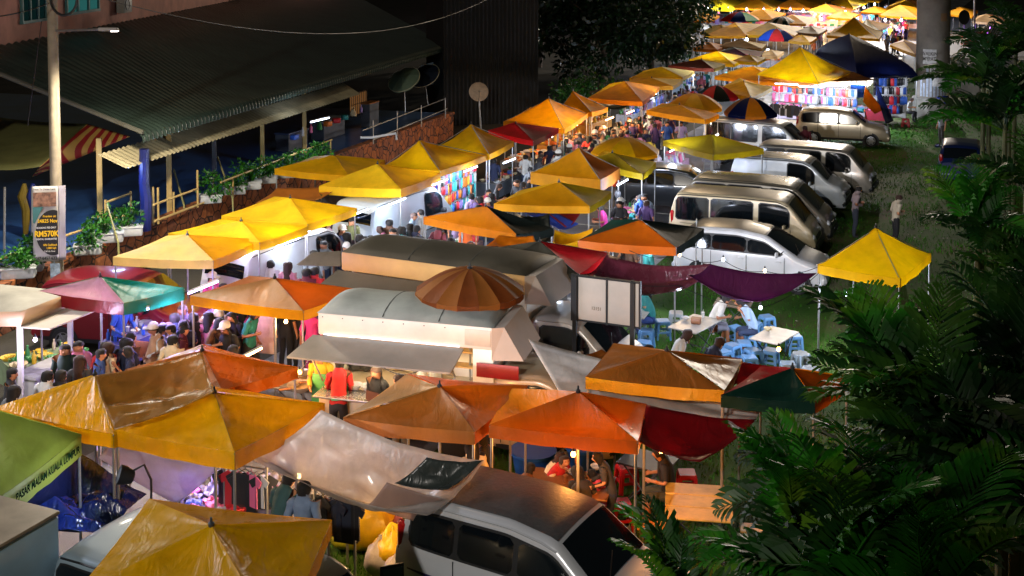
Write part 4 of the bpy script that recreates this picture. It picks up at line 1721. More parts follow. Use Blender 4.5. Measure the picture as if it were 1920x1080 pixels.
def stall(px, py, label, where, w=2.2, d=.8, z=.78, rz=66, kinds=('box', 'tray'), cols=None, n=14, clothc='#8f2f45', at=None, s=1.0):
    q = gp(px, py, z) if at is None else Vector(at)
    t = thing('stall_table', label, 'stall table', (q.x, q.y, 0), R(rz))
    mb = MB()
    mb.box((0, 0, z - .02), (w, d, .04), bev=.01)
    mb.build('tabletop', mat('#8a7a62', .6, 0, .2, 4), t)
    mb = MB()
    def fn(u, v):
        a = u * 4
        k = int(min(a, 3.999))
        f = a - k
        cs = [(-w / 2, -d / 2), (w / 2, -d / 2), (w / 2, d / 2), (-w / 2, d / 2)]
        x0, y0 = cs[k]
        x1, y1 = cs[(k + 1) % 4]
        e = 1.012 + .02 * v * math.sin(u * 60)
        return ((x0 + (x1 - x0) * f) * e, (y0 + (y1 - y0) * f) * e, z - .005 - .5 * v)
    mb.grid(fn, 64, 3)
    mb.add([(-w / 2 * 1.01, -d / 2 * 1.01, z + .004), (w / 2 * 1.01, -d / 2 * 1.01, z + .004), (w / 2 * 1.01, d / 2 * 1.01, z + .004), (-w / 2 * 1.01, d / 2 * 1.01, z + .004)], [(0, 1, 2, 3)])
    mb.build('cloth_skirt', mat(clothc, .8, 0, .2, 4), t)
    for sx in (-1, 1):
        for sy in (-1, 1):
            pole((sx * w * .46, sy * d * .44, 0), (sx * w * .46, sy * d * .44, z - .04), t, .016, name='leg')
    cols = cols or list(GOODC)
    Mx = Matrix.Translation((q.x, q.y, 0)) @ Matrix.Rotation(R(rz), 4, 'Z')
    nx = max(1, int(math.sqrt(n * w / d)))
    ny = max(1, int(math.ceil(n / nx)))
    for i in range(nx):
        for j in range(ny):
            x = -w / 2 + w * (i + .5) / nx + rp.uniform(-.04, .04)
            y = -d / 2 + d * (j + .5) / ny + rp.uniform(-.03, .03)
            pt = Mx @ Vector((x, y, z + .005))
            good(rp.choice(kinds), pt, R(rz) + rp.uniform(-.5, .5), rp.choice(cols), where, s * rp.uniform(.85, 1.25))
    return t


def rack(label, where, A, Bp, z, kind='garment', n=12, rows=1, dz=.7, cols=None, back=None, s=1.0):
    """Display rack between two ground points; goods hang from its rails."""
    A, Bp = Vector(A), Vector(Bp)
    d = Bp - A
    t = thing('display_rack', label, 'display rack', A)
    ang = math.atan2(d.y, d.x)
    for e in (Vector(), d):
        pole((e.x, e.y, 0), (e.x, e.y, z + .05), t, .02, name='post')
    for r_ in range(rows):
        zz = z - r_ * dz
        pole((0, 0, zz), (d.x, d.y, zz), t, .014, name='rail')
    if back:
        nrm = Vector((-d.y, d.x, 0)).normalized()
        mb = MB()
        c = d / 2 + nrm * .08
        mb.box((c.x, c.y, z / 2 + .1), (d.length, .03, z - .2), ang)
        mb.build('back_panel', mat(back, .6, 0, .1, 2), t)
    cols = cols or list(GOODC)
    for r_ in range(rows):
        zz = z - r_ * dz
        for i in range(n):
            p_ = A + d * ((i + .5) / n)
            good(kind, (p_.x, p_.y, zz - (.1 if kind == 'garment' else .03)), ang + rp.uniform(-.35, .35), rp.choice(cols), where, s * rp.uniform(.85, 1.1))
    return t


# ------------------------------------------------------------------ lamps of the stalls
def bulb(px, py, z, label, col='#eef4ff', power=25, st=60, group='bare bulbs strung over the stalls', at=None, r=.04, cat='light bulb'):
    q = gp(px, py, z) if at is None else Vector(at)
    t = thing('light_bulb', label, cat, q, 0, group)
    mb = MB()
    mb.lathe((0, 0, 0), [(.001, -r * 1.1), (r * .7, -r * .8), (r, -.1 * r), (r * .75, r * .8), (r * .4, r * 1.3)], 10)
    mb.build('glass', emit(col, st), t)
    mb = MB()
    mb.lathe((0, 0, 0), [(r * .45, r * 1.2), (r * .5, r * 2.4), (r * .2, r * 3)], 8)
    mb.build('socket', TRIM, t)
    if power:
        lamp('POINT', q - Vector((0, 0, .12)), power, col, .09)
    return t


def tube_light(A, Bp, label, col='#dfe9ff', power=60, st=25, group='white tube lamps under the canopies'):
    A, Bp = Vector(A), Vector(Bp)
    c = (A + Bp) / 2
    t = thing('tube_lamp', label, 'tube lamp', c, 0, group)
    mb = MB()
    mb.tube([A - c, Bp - c], .02, 8)
    mb.build('tube', emit(col, st), t)
    mb = MB()
    up = Vector((0, 0, .045))
    mb.tube([A - c + up, Bp - c + up], .022, 6)
    mb.build('fitting', WHITE_PL, t)
    lamp('POINT', c - Vector((0, 0, .15)), power, col, .15)
    return t
# ------------------------------------------------------------------ canopies: near rows
Y = ['yel'] * 4  # side light put into panel colours: front and left paler in the left row
canopy('pale wet yellow canopy beside the dark red car, lowest of the left row', (212, 484), (400, 487), (489, 447), (351, 440), ['cream', 'gold', 'gold', 'cream'], wet=.35, trans=.5)
canopy('yellow canopy half under its neighbour, between the pale canopy and the brightest one', (315, 437), (487, 455), (577, 425), (452, 414), ['lemon', 'yel', 'yel', 'lemon'])
canopy('brightest lemon yellow canopy, over a white van counter', (415, 404), (577, 422), (669, 387), (544, 371), ['lemon', 'yel', 'yel', 'lemon'])
canopy('flat yellow canopy nearest the plants on the stone wall', (515, 318), (655, 330), (722, 302), (627, 291), Y)
canopy('yellow canopy in front of the navy tarp, with a hanging valance', (598, 346), (752, 356), (826, 325), (708, 307), ['lemon', 'gold', 'gold', 'lemon'], val=.26)
canopy('steep yellow tent with a scalloped edge, joined to a flat canopy', (718, 308), (826, 318), (915, 290), (787, 262), ['yel', 'gold', 'gold', 'yel'], conc=1.5, zmax=1.9, centre=False)
canopy('taller steep yellow tent below the satellite dish', (812, 276), (918, 291), (963, 267), (883, 232), ['yel', 'gold', 'gold', 'yel'], conc=1.5, zmax=1.9, centre=False)
canopy('bright red canopy between the steep yellow tents and warm bulbs', (915, 246), (1000, 262), (1047, 240), (967, 231), ['red', 'dred', 'red', 'red'])
canopy('orange yellow tent beside the warm bulbs', (944, 228), (1058, 240), (1102, 212), (1029, 184), ['gold', 'gold', 'brn', 'gold'], conc=1.25, zmax=2)
canopy('small orange yellow tent just behind the warm lit one', (1046, 206), (1110, 212), (1140, 199), (1074, 170), ['gold', 'gold', 'brn', 'gold'], conc=1.25, zmax=2)
canopy('wide glowing orange canopy with dark seams by the dark tree', (1103, 184), (1205, 193), (1236, 163), (1172, 152), ['org', 'org', 'org', 'gold'], zmin=.1)
canopy('low orange yellow canopy behind the glowing orange one', (1180, 147), (1280, 146), (1302, 133), (1240, 125), ['gold', 'cream', 'gold', 'gold'])
canopy('thin yellow canopy edge showing over the glowing orange one', (1168, 158), (1262, 160), (1280, 148), (1222, 146), ['gold', 'cream', 'gold', 'gold'], zmin=.1)
canopy('rusty red canopy with a cream end, half way along the left row', (1253, 124), (1338, 130), (1360, 121), (1315, 111), ['rbrn', 'cream', 'rbrn', 'rbrn'], zmin=.1)
canopy('yellow canopy above the rusty red one', (1292, 112), (1376, 119), (1402, 106), (1345, 96), ['gold', 'yel', 'gold', 'gold'])
canopy('pale tan canopy over a red and purple cloth', (1350, 87), (1428, 92), (1436, 84), (1392, 75), ['tan', 'cream', 'tan', 'tan'], zmin=.1)
canopy('drooping red and purple canopy under the pale tan one', (1352, 97), (1418, 112), (1434, 98), (1380, 92), ['purp', 'dred', 'blk', 'blk'], zmin=.05)
canopy('wide yellow canopy patched from two sheets behind the tan one', (1320, 66), (1400, 68), (1452, 46), (1378, 42), ['gold', 'yel', 'yel', 'gold'], zmin=.1)
canopy('yellow canopy beside the striped parasol', (1392, 66), (1490, 66), (1508, 52), (1440, 42), ['yel', 'yel', 'yel', 'gold'], zmin=.1)
umbrella('multicoloured parasol of red, blue and green gores near the tree', (1388, 39), 38, (1387, 20), ['red', 'blue', 'bgrn', 'gold'], n=8, a0=.1)
umbrella('white and dark green striped parasol in the far rows', (1466, 46), 30, (1462, 31), ['white', 'dgrn'], n=16)
umbrella('blue, red and olive parasol in front of the wide yellow canopy', (1456, 75), 36, (1458, 52), ['blue', 'red', 'blue', 'olive', 'olive', 'grn'], n=8, a0=-1.4)
canopy('olive yellow canopy at the top edge beside the tree', (1285, 14), (1370, 18), (1400, 4), (1338, -8), ['olive'] * 4, zmin=.1)
canopy('second olive yellow canopy at the top edge', (1372, 14), (1450, 18), (1472, 4), (1416, -6), ['gold', 'olive', 'olive', 'olive'], zmin=.1)
canopy('yellow canopy peak at the top edge over pink lamps', (1452, 13), (1518, 16), (1538, 5), (1483, -2), ['gold', 'gold', 'yel', 'gold'])
canopy('brown yellow canopy in front of the orange far ones', (1516, 18), (1578, 27), (1604, 18), (1548, 7), ['olive', 'brn', 'gold', 'gold'])
canopy('bright orange yellow canopy in the far middle of the street', (1558, 2), (1600, 14), (1628, 3), (1585, -6), ['yel', 'yel', 'yel', 'yel'])
canopy('tan yellow canopy beside the standing walkers in the far lane', (1452, 42), (1512, 46), (1532, 34), (1485, 27), ['gold', 'tan', 'gold', 'gold'])
canopy('steep bright yellow tent behind the big blue tarp', (1550, 66), (1648, 73), (1656, 60), (1601, 32), ['yel', 'yel', 'gold', 'yel'], conc=1.4, zmax=2.6)
canopy('dull yellow canopy just behind the steep bright tent', (1608, 52), (1650, 57), (1668, 45), (1625, 36), ['olive', 'gold', 'gold', 'gold'], zmin=.1)
canopy('yellow canopy left of the concrete pillar, lowest of three', (1648, 29), (1722, 33), (1738, 18), (1688, 9), ['gold', 'gold', 'brn', 'yel'], zmin=.1)
canopy('yellow canopy left of the concrete pillar, middle of three', (1662, 14), (1728, 18), (1744, 6), (1700, 0), ['gold', 'brn', 'brn', 'gold'], zmin=.1)
canopy('yellow canopy left of the concrete pillar, top of three', (1680, 3), (1735, 7), (1750, -4), (1712, -10), ['brn', 'brn', 'brn', 'gold'], zmin=.1)
canopy('yellow canopy showing past the right side of the pillar', (1772, 26), (1822, 31), (1834, 20), (1800, 13), ['gold'] * 4, zmin=.1)
canopy('faded tan canopy over the red car on the far road', (1824, 40), (1882, 44), (1888, 34), (1850, 26), ['tan', 'brn', 'tan', 'tan'], zmin=.1)
canopy('orange canopy tucked between the blue tarp and the pillar', (1668, 84), (1716, 102), (1742, 90), (1695, 78), ['gold', 'brn', 'gold', 'org'], zmin=.05)
# middle row
umbrella('black and red parasol with alternating gores', (1344, 184), 40, (1338, 160), ['red', 'blk'], n=8, a0=.45)
canopy('yellow canopy with a pale end behind the black and red parasol', (1345, 164), (1408, 184), (1448, 164), (1395, 152), ['gold', 'cream', 'gold', 'yel'], zmin=.1)
canopy('orange canopy with a drooping front beside the big ridge tent', (1340, 142), (1462, 154), (1500, 138), (1412, 124), ['org', 'gold', 'org', 'gold'], zmin=.1)
umbrella('large round yellow parasol behind a ragged one', (1302, 204), 55, (1304, 175), ['gold', 'gold', 'yel'], n=8)
canopy('ragged yellow parasol with white tape on top', (1212, 207), (1322, 226), (1348, 212), (1274, 196), ['gold', 'gold', 'yel', 'yel'], zmin=.1)
umbrella('navy and orange parasol in front of the white pickup', (1407, 216), 50, (1410, 183), ['org', 'dblue', 'brn', 'dblue'], n=8, a0=-1.95)
umbrella('round yellow parasol beside the lane of walkers', (1172, 287), 67, (1172, 258), ['gold', 'gold', 'yel'], n=8)
canopy('small olive yellow canopy tucked behind the steep middle tent', (1103, 300), (1205, 327), (1230, 306), (1148, 286), ['olive', 'olive', 'yel', 'yel'], zmin=.1)
canopy('flat olive yellow canopy in front of the white pickup', (1243, 262), (1337, 290), (1432, 281), (1335, 252), ['olive', 'olive', 'gold', 'gold'], zmin=.1, sag=.1)
canopy('steep yellow tent standing mid row with a deep valance', (995, 320), (1126, 334), (1162, 316), (1085, 276), ['gold', 'brn', 'gold', 'yel'], conc=1.35, zmax=2, val=.38, centre=False)
canopy('wide yellow canopy in front of the steep middle tent', (926, 384), (1106, 389), (1146, 362), (1048, 341), ['gold', 'olive', 'gold', 'yel'])
canopy('green, orange and black canopy in the middle of the lane', (794, 407), (968, 440), (1038, 425), (911, 386), ['org', 'blk', 'dgrn', 'dgrn'])
canopy('orange canopy with green and black back, near the white hatchback', (1084, 450), (1268, 466), (1320, 426), (1202, 412), ['dorg', 'blk', 'blk', 'dgrn'], zmin=.25)
canopy('dark olive canopy with a scarlet side, over the diners', (930, 500), (1085, 513), (1138, 473), (1012, 452), ['dolive', 'red', 'dolive', 'dolive'], zmin=.3, B=(880, 470))
canopy('bright yellow pop-up tent on the lawn beside the palms', (1533, 500), (1688, 522), (1746, 476), (1642, 426), Y, conc=1.3, zmax=1.9, centre=False, trans=.6)
# front
canopy('brown and orange canopy left of the lit food truck', (357, 556), (569, 580), (673, 543), (515, 521), ['tan', 'dorg', 'brn', 'brn'], wet=.4, valcols=['gold', 'gold', 'brn', 'brn'])
canopy('wet pink and green canopy in front of the dark red car', (72, 547), (232, 566), (346, 541), (188, 518), ['pink', 'grn', 'grn', 'grn'], wet=.6, val=.26, valcols=['dred', 'grn', 'grn', 'grn'], trans=.35)
canopy('big wet yellow canopy at the edge with a red finial', (-12, 768), (213, 810), (402, 742), (178, 702), ['yel', 'yel', 'gold', 'cream'], wet=.8, val=.22)
canopy('wet yellow canopy in the middle front with creased ridges', (214, 806), (440, 852), (609, 756), (402, 735), ['yel', 'gold', 'gold', 'yel'], wet=.8, val=.26)
canopy('glossy orange canopy touching the wet yellow ones', (235, 690), (416, 736), (558, 688), (379, 657), ['brn', 'dorg', 'dorg', 'tan'], wet=.75, trans=.22)
canopy('large yellow wet canopy at the very bottom, with tape on its ridge', (138, 1110), (520, 1190), (622, 972), (396, 984), ['yel', 'yel', 'gold', 'yel'], wet=.7, B=(280, 934), zmin=.3, z=2.35)
canopy('orange canopy with a clear wet side behind the food truck cook', (644, 784), (890, 812), (990, 727), (824, 724), ['brn', 'dorg', 'dorg', 'tan'], wet=.5, zmin=.25, trans=.22)
canopy('orange canopy with dark ribs over the noodle table', (917, 800), (1196, 828), (1212, 757), (1084, 734), ['dorg', 'dorg', 'dorg', 'org'], wet=.5, zmin=.25, sag=.1, trans=.22)
canopy('brown orange canopy with a clear plastic end beside the lawn tables', (1098, 706), (1358, 736), (1392, 672), (1250, 657), ['brn', 'brn', 'dorg', 'brn'], wet=.55, zmin=.2, valcols=['gold', 'brn', 'brn', 'brn'], trans=.22)
canopy('dark green and orange canopy under the palm fronds', (1352, 742), (1528, 758), (1592, 706), (1486, 690), ['dgrn', 'dorg', 'org', 'red'], wet=.3, zmin=.2)
canopy('green yellow canopy with printed lettering at the edge', (-160, 900), (0, 926), (152, 812), (-20, 765), ['lgrn', 'lgrn', 'lgrn', 'lgrn'], wet=.3, zmin=.2, val=.32)
umbrella('large brown ribbed parasol behind the lit food truck', (881, 549), 104, (880, 503), ['#a5662a', '#8a4a1e'], n=16, z=2.75)

# ------------------------------------------------------------------ tarps
canopy('big dark blue tarp arched over the bright clothes stall', (1528, 104), (1606, 143), (1722, 142), (1592, 64), ['dblue', 'navy', 'navy', 'navy'], z=2.5, conc=.62, zmax=2.6, val=.1, centre=False, ribs=False, sag=-.05, trans=.08)
canopy('large yellow ridge tent over the bright clothes stall', (1420, 139), (1535, 153), (1600, 135), (1500, 88), ['yel', 'yel', 'yel', 'yel'], z=2.7, conc=1.25, zmax=3, val=.1, centre=False)
sheet('dull brown flap stretched from the yellow ridge tent', [(1525, 152, 2.6), (1645, 150, 2.3), (1600, 134, 2.75), (1545, 137, 2.75)], 'brn', sag=.1, trans=.25)
sheet('navy cloth hanging beside the gold car', [(1641, 152, 2.3), (1676, 226, .35), (1660, 232, .3), (1644, 178, 1.6)], 'navy', sag=.05, trans=.1)
sheet('orange cloth draped in the clothes stall', [(1622, 162, 2.2), (1656, 205, .9), (1640, 214, .7), (1618, 190, 1.4)], 'org', sag=.05)
sheet('pinkish purple tarp sagging from the dark olive canopy', [(1086, 514, 2.3), (1300, 522, 2.1), (1332, 494, 2.45), (1138, 476, 2.3)], '#6a3040', sag=.45, wet=.8, trans=.35)
sheet('purple tarp slung low over the lawn diners', [(1288, 514, 2.3), (1420, 566, 1.7), (1532, 512, 2.2), (1332, 495, 2.45)], 'purp', sag=.3, wet=.5, trans=.4)
sheet('navy sheet hanging under the yellow canopies by the white van', [(598, 362, 2.1), (672, 408, 1.9), (745, 362, 2.0), (640, 350, 2.2)], 'navy', sag=.4, wet=.5, trans=.1)
sheet('brown tarp behind the lemon canopy near the stone wall', [(478, 380, 2.1), (600, 372, 2.1), (640, 345, 2.2), (520, 352, 2.2)], 'brn', sag=.15, wet=.3, trans=.2)
sheet('blue tarp hanging beside a maroon one in the middle row', [(958, 385, 2.25), (1055, 430, 1.75), (1085, 420, 1.8), (1005, 375, 2.3)], 'blue', sag=.1, trans=.3)
sheet('maroon tarp hanging beside the blue one in the middle row', [(1004, 376, 2.3), (1064, 430, 1.7), (1096, 388, 2.2), (1050, 372, 2.35)], 'mar', sag=.1, trans=.25)
sheet('orange sheet between the black canopy and the dark olive one', [(905, 464, 2.2), (1010, 462, 2.2), (1000, 442, 2.3), (935, 440, 2.3)], 'org', sag=.1)
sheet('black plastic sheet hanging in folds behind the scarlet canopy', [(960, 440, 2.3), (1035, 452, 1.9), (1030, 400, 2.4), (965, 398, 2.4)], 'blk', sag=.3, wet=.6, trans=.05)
sheet('crumpled yellow cloth hung between the black sheet and orange canopy', [(1036, 452, 2.1), (1100, 446, 2.1), (1112, 428, 2.2), (1040, 430, 2.2)], 'yel', sag=.3, wet=.3, crease=.16)
sheet('large milky plastic tarp sagging from the yellow canopies', [(455, 856, 1.9), (800, 966, 1.7), (908, 862, 2.15), (602, 768, 2.5)], '#c8bfb8', sag=.34, wet=.75, trans=.6, nu=44, nv=30, crease=.11, film=True)
sheet('lilac plastic sheet glowing behind the wet yellow canopy', [(185, 858, 1.2), (330, 945, .75), (425, 862, 1.6), (205, 822, 2.0)], '#cdc8d6', sag=.12, wet=.6, trans=.65, crease=.04)
sheet('grey dark plastic end of the milky tarp over the silver car', [(740, 905, 1.9), (838, 918, 1.9), (905, 862, 2.16), (800, 858, 2.2)], '#343a38', sag=.12, wet=.85, trans=.2, crease=.06)
sheet('clear plastic sheet hanging between the milky tarp and the silver car', [(690, 948, 1.6), (800, 985, 1.3), (845, 940, 1.7), (725, 905, 1.9)], '#a58f86', sag=.05, wet=.6, trans=.6, film=True)
sheet('crumpled wet navy sheet laid over goods', [(25, 985, 1.1), (188, 1000, 1.0), (275, 925, 1.25), (150, 850, 1.7)], '#0c1c58', sag=.06, wet=1.15, trans=.02, crease=.2, nu=54, nv=40)
sheet('navy cloth hanging below the lettered valance', [(20, 985, .9), (150, 1000, .7), (152, 850, 1.85), (30, 915, 1.9)], 'navy', sag=.04, trans=.05)
sheet('long white sheet stretched over the lawn behind the orange canopies', [(1070, 768, 1.95), (1415, 790, 1.85), (1430, 756, 1.95), (990, 634, 2.35)], '#dedad6', sag=.06, wet=.2, trans=.5, nu=40, nv=16)
sheet('dark red tarp joined to the orange noodle canopy', [(1195, 826, 2.2), (1312, 866, 1.95), (1418, 786, 2.1), (1212, 757, 2.35)], '#8a1016', sag=.16, wet=.6, trans=.35)
sheet('scarlet strip between the brown orange and dark green canopies', [(1376, 720, 2.15), (1420, 714, 2.1), (1476, 688, 2.1), (1392, 678, 2.3)], 'red', sag=.05, wet=.6)
sheet('wet clear plastic laid over the yellow and orange canopies', [(214, 806, 2.42), (402, 735, 2.85), (379, 660, 2.9), (178, 704, 2.95)], '#a87a3a', sag=.12, wet=1, trans=.35, crease=.1, nu=34, nv=24, film=True)
sheet('small orange awning piece with slats behind the signboard', [(1088, 668, 2.0), (1130, 690, 1.9), (1162, 672, 1.95), (1128, 655, 2.05)], 'brn', sag=.04)
sheet('small grey awning beside the dark food truck', [(555, 497, 2.1), (640, 499, 2.1), (640, 470, 2.3), (585, 473, 2.3)], '#5b554c', sag=.02, wet=.1, trans=.1, crease=.01)
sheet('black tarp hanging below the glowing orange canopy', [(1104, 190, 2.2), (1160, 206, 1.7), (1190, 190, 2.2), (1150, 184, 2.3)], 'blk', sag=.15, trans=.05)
sheet('brown flap drooping in front of the yellow ridge tent', [(1430, 146, 2.4), (1490, 166, 2.0), (1535, 156, 2.3), (1480, 145, 2.6)], 'brn', sag=.1, trans=.3)
sheet('blue cloth hung at the back of the clothes stall', [(1595, 158, 2.3), (1622, 158, 2.3), (1622, 182, 1.2), (1595, 182, 1.2)], '#1c5cc0', sag=.02, trans=.3)

# more canopies packed into the far rows
for i, (x, y, w_, c, lab) in enumerate(((1312, 34, 60, 'gold', 'beside the dark twigs'), (1352, 58, 66, 'olive', 'behind the patched yellow one'), (1430, 30, 70, 'gold', 'between the two small parasols'), (1520, 58, 50, 'tan', 'left of the steep bright tent'), (1505, 74, 44, 'yel', 'beside the blue and red parasol'), (1640, 20, 44, 'gold', 'in the middle of the far lane'),
                                        (1580, 30, 50, 'yel', 'behind the steep bright tent'), (1415, 2, 60, 'yel', 'cut by the top edge over the parasol'), (1530, -2, 60, 'gold', 'cut by the top edge over the peak'), (1630, -4, 60, 'gold', 'cut by the top edge near the pillar'), (1445, 100, 40, 'tan', 'above the yellow ridge tent'), (1405, 112, 50, 'yel', 'left of the yellow ridge tent'), (1330, 88, 50, 'org', 'near the tree twigs, low'))):
    h = w_ * .14
    canopy('small far ' + {'gold': 'golden', 'olive': 'olive', 'tan': 'tan', 'yel': 'yellow', 'org': 'orange'}[c] + ' canopy ' + lab, (x - w_ * .6, y + 2), (x + w_ * .3, y + h * .8), (x + w_ * .62, y - h * .6), (x, y - h * 1.3), [c] * 4, zmin=.1)
# ------------------------------------------------------------------ lettering
def text_mesh(txt, size, m, parent, M, bold=0.0, align='CENTER', sx=1.0, name='lettering', ext=.002):
    cu = bpy.data.curves.new('lettering', 'FONT')
    cu.body = txt
    cu.size = size
    cu.align_x = align
    cu.align_y = 'CENTER'
    cu.offset = bold
    cu.extrude = ext
    o = bpy.data.objects.new('lettering', cu)
    C.objects.link(o)
    dg = bpy.context.evaluated_depsgraph_get()
    me = bpy.data.meshes.new_from_object(o.evaluated_get(dg))
    bpy.data.objects.remove(o)
    me.transform(M @ Matrix.Diagonal((sx, 1, 1, 1)))
    me.materials.clear()
    me.materials.append(m)
    r = bpy.data.objects.new(name, me)
    C.objects.link(r)
    r.parent = parent
    return r


INK = mat('#16161a', .6, 0, .05)
INKY = mat('#e0b414', .6, 0, .05)
INKW = mat('#cfcfca', .6, 0, .05)
RX = Matrix.Rotation(R(90), 4, 'X')

# lamp pole with the property banner
pb = gp(110, 600)
t = thing('utility_pole', 'tall concrete utility pole carrying a banner and a small lit lamp arm', 'utility pole', (pb.x, pb.y, 0))
mb = MB()
mb.tube([(0, 0, 0), (0, 0, 5), (0, 0, 10.6)], [.15, .135, .12], 16)
mb.build('shaft', mat('#857c68', .85, 0, .25, 3, .2), t)
la = yp(186, 55, pb.y - .8) - Vector((pb.x, pb.y, 0))
mb = MB()
mb.tube([(0, 0, la.z - .1), la], .03, 6)
mb.build('lamp_arm', METAL, t)
mb = MB()
mb.box((la.x + .22, la.y, la.z), (.5, .14, .09), bev=.03)
lh = mb.build('lamp_head', mat('#8d8a84', .5), t)
mb = MB()
mb.box((la.x + .38, la.y - .01, la.z - .045), (.16, .1, .02))
mb.build('lamp_lens', emit('#fff0e6', 18), lh)
LAMP1 = Vector((pb.x, pb.y, 0)) + la + Vector((.4, 0, -.15))
mb = MB()
pts = []
for k in range(30):
    a = k / 29 * 2 * math.pi * 1.6
    pts.append((.35 + .33 * math.cos(a), -.17 + .002 * k, 8.2 + .42 * math.sin(a)))
mb.tube(pts, .035, 7)
mb.build('cable_coil', TRIM, t)
mb = MB()
mb.tube([(-.02, -.16, 3.4), (-.02, -.16, .9)], .01, 5)
mb.box((0, -.155, 1.05), (.24, .02, .9))
mb.build('poster_wrap', mat('#8fa0b0', .8, 0, .5, 9), t)
bn = thing('banner', 'property banner with black circle and yellow lettering tied to the pole', 'banner', (pb.x, pb.y - .17, 0), R(8))
zc = (yp(100, 420, pb.y - .2)).z
W2, H2 = .62, 1.92
mb = MB()
mb.grid(lambda u, v: (-.52 + W2 * u + .02 * v, .02 * math.sin(u * 4) + .015 * math.sin(v * 6), zc - H2 / 2 + H2 * v), 10, 16)
fc = mb.build('printed_face', mat('#a9a7a2', .45, 0, .06, 3), bn)
fc.modifiers.new('t', 'SOLIDIFY').thickness = .006
mb = MB()
mb.grid(lambda u, v: (-.52 + W2 + .02 * v + .16 * u, .05 * u + .03 * math.sin(v * 9) * u, zc - H2 / 2 + .02 + (H2 - .02) * v), 6, 20)
ff = mb.build('side_flap', cloth('#a8a4ad', .1, .2), bn)
ff.modifiers.new('t', 'SOLIDIFY').thickness = .006
mb = MB()
mb.box((-.21, -.022, zc + .63), (.56, .006, .36))
mb.build('photo_print', mat('#7a5a48', .6, 0, .7, 9), bn)
mb = MB()
cxx = -.08
pts = []
for k in range(40):
    a = k / 39 * math.pi * 2
    x, z = -.02 + .42 * math.cos(a), zc - .22 + .58 * math.sin(a)
    pts.append((min(max(x, -.5), .095), -.025, z))
mb.add(pts, [tuple(range(40))])
mb.build('black_disc', INK, bn, smooth=False)
mb = MB()
mb.add([(-.5, -.024, zc + .44), (-.25, -.024, zc + .44), (-.46, -.024, zc + .02), (-.5, -.024, zc + .05)], [(3, 2, 1, 0)])
mb.build('teal_patch', mat('#3a6a6c', .6), bn, smooth=False)
for txt, x, z, sz, m_, bd in (('Next To Danau Land', -.21, .89, .075, INK, .001), ('Preview on', -.1, .2, .085, INKY, .001), ('24&25 Nov', -.15, .08, .125, INKY, .003), ('BOOKING FEE ONLY', -.18, -.09, .062, INKW, .001), ('RM570K', -.18, -.25, .2, INKY, .006),
                              ('RENTAL GUARANTEE', -.18, -.38, .062, INKW, .001), ('10% Cashback', -.1, -.53, .072, INKY, .001), ('1,000 Sqft', -.07, -.61, .072, INKY, .001), ('Call Us Now', -.11, -.69, .062, INKW, 0), ('017-6457 633', -.2, -.87, .115, INK, .002)):
    text_mesh(txt, sz, m_, bn, Matrix.Translation((x, -.032, zc + z)) @ RX, bd, sx=.82)
for (z, nm) in ((zc + .93, 'tie'), (zc - .9, 'tie')):
    mb = MB()
    mb.lathe((0, .17, z), [(.165, -.012), (.165, .012)], 14)
    mb.build(nm, TRIM, bn)

# cables in the air
def cable(label, A, Bp, sag, r=.018):
    A, Bp = Vector(A), Vector(Bp)
    mb = MB()
    mb.tube([A.lerp(Bp, k / 24) - Vector((0, 0, sag * (1 - (2 * k / 24 - 1) ** 2))) for k in range(25)], r, 5)
    return tag(mb.build('power_cable', TRIM), label, 'cable')


cable('black cable sagging from the utility pole across the corrugated roof', yp(98, -30, 29), yp(930, -10, 60), 1.6, .013)
cable('thin cable running off to the edge from the utility pole', yp(92, 6, 29), yp(-60, 34, 27), .1)
cable('thin stay wire slanting down beside the utility pole', yp(78, 40, 29.5), yp(52, 235, 30), .0, .012)

# lettering on the green yellow canopy
gc = [o for o in C.objects if o.get('label', '').startswith('green yellow canopy with printed')][0]
A, Bq = gp(0, 926, 2.3), gp(152, 812, 2.3)
d = Bq - A
ang = math.atan2(d.y, d.x)
mid = A.lerp(Bq, .54)
nrm = Vector((d.y, -d.x, 0)).normalized()
pos = mid + nrm * .045 - Vector((0, 0, .19))
M = Matrix.Translation(pos - Vector(gc.location)) @ Matrix.Rotation(ang, 4, 'Z') @ RX
text_mesh('PASAR MALAM KUALA LUMPUR', .15, mat('#061409', 1, 0, .1, 4, 0, 0, 0), gc, M, .004, sx=.74, ext=.001)

# ------------------------------------------------------------------ striped awning at the edge
q0 = gp(120, 262, 3.2)
t = thing('striped_awning', 'olive awning with red and yellow striped curtain beside the utility pole', 'awning', (q0.x, q0.y, 0))
o0 = Vector((q0.x, q0.y, 0))
a, b, c, d = gp(-40, 315, 2.9), gp(75, 312, 2.9), gp(164, 232, 3.5), gp(-40, 214, 3.6)
mb = MB()
mb.grid(lambda u, v: a.lerp(b, u).lerp(d.lerp(c, u), v) - o0 - Vector((0, 0, .08 * math.sin(math.pi * u))), 10, 8)
k = mb.build('roof_cloth', cloth('#8a8a52', .1, .2), t)
k.modifiers.new('t', 'SOLIDIFY').thickness = .01
m_, nt, out = newmat('stripes')
b_ = N(nt, 'ShaderNodeBsdfPrincipled', Roughness=.7)
uvn = N(nt, 'ShaderNodeSeparateXYZ')
nt.links.new(obj_co(nt), uvn.inputs[0])
mm = N(nt, 'ShaderNodeMath', operation='MULTIPLY')
mm.inputs[1].default_value = 4.6
nt.links.new(uvn.outputs[0], mm.inputs[0])
fr = N(nt, 'ShaderNodeMath', operation='FRACT')
nt.links.new(mm.outputs[0], fr.inputs[0])
nt.links.new(ramp(nt, fr.outputs[0], [(.48, lin('#a81c1a')), (.52, lin('#d8a44a'))]), b_.inputs['Base Color'])
nt.links.new(b_.outputs[0], out.inputs[0])
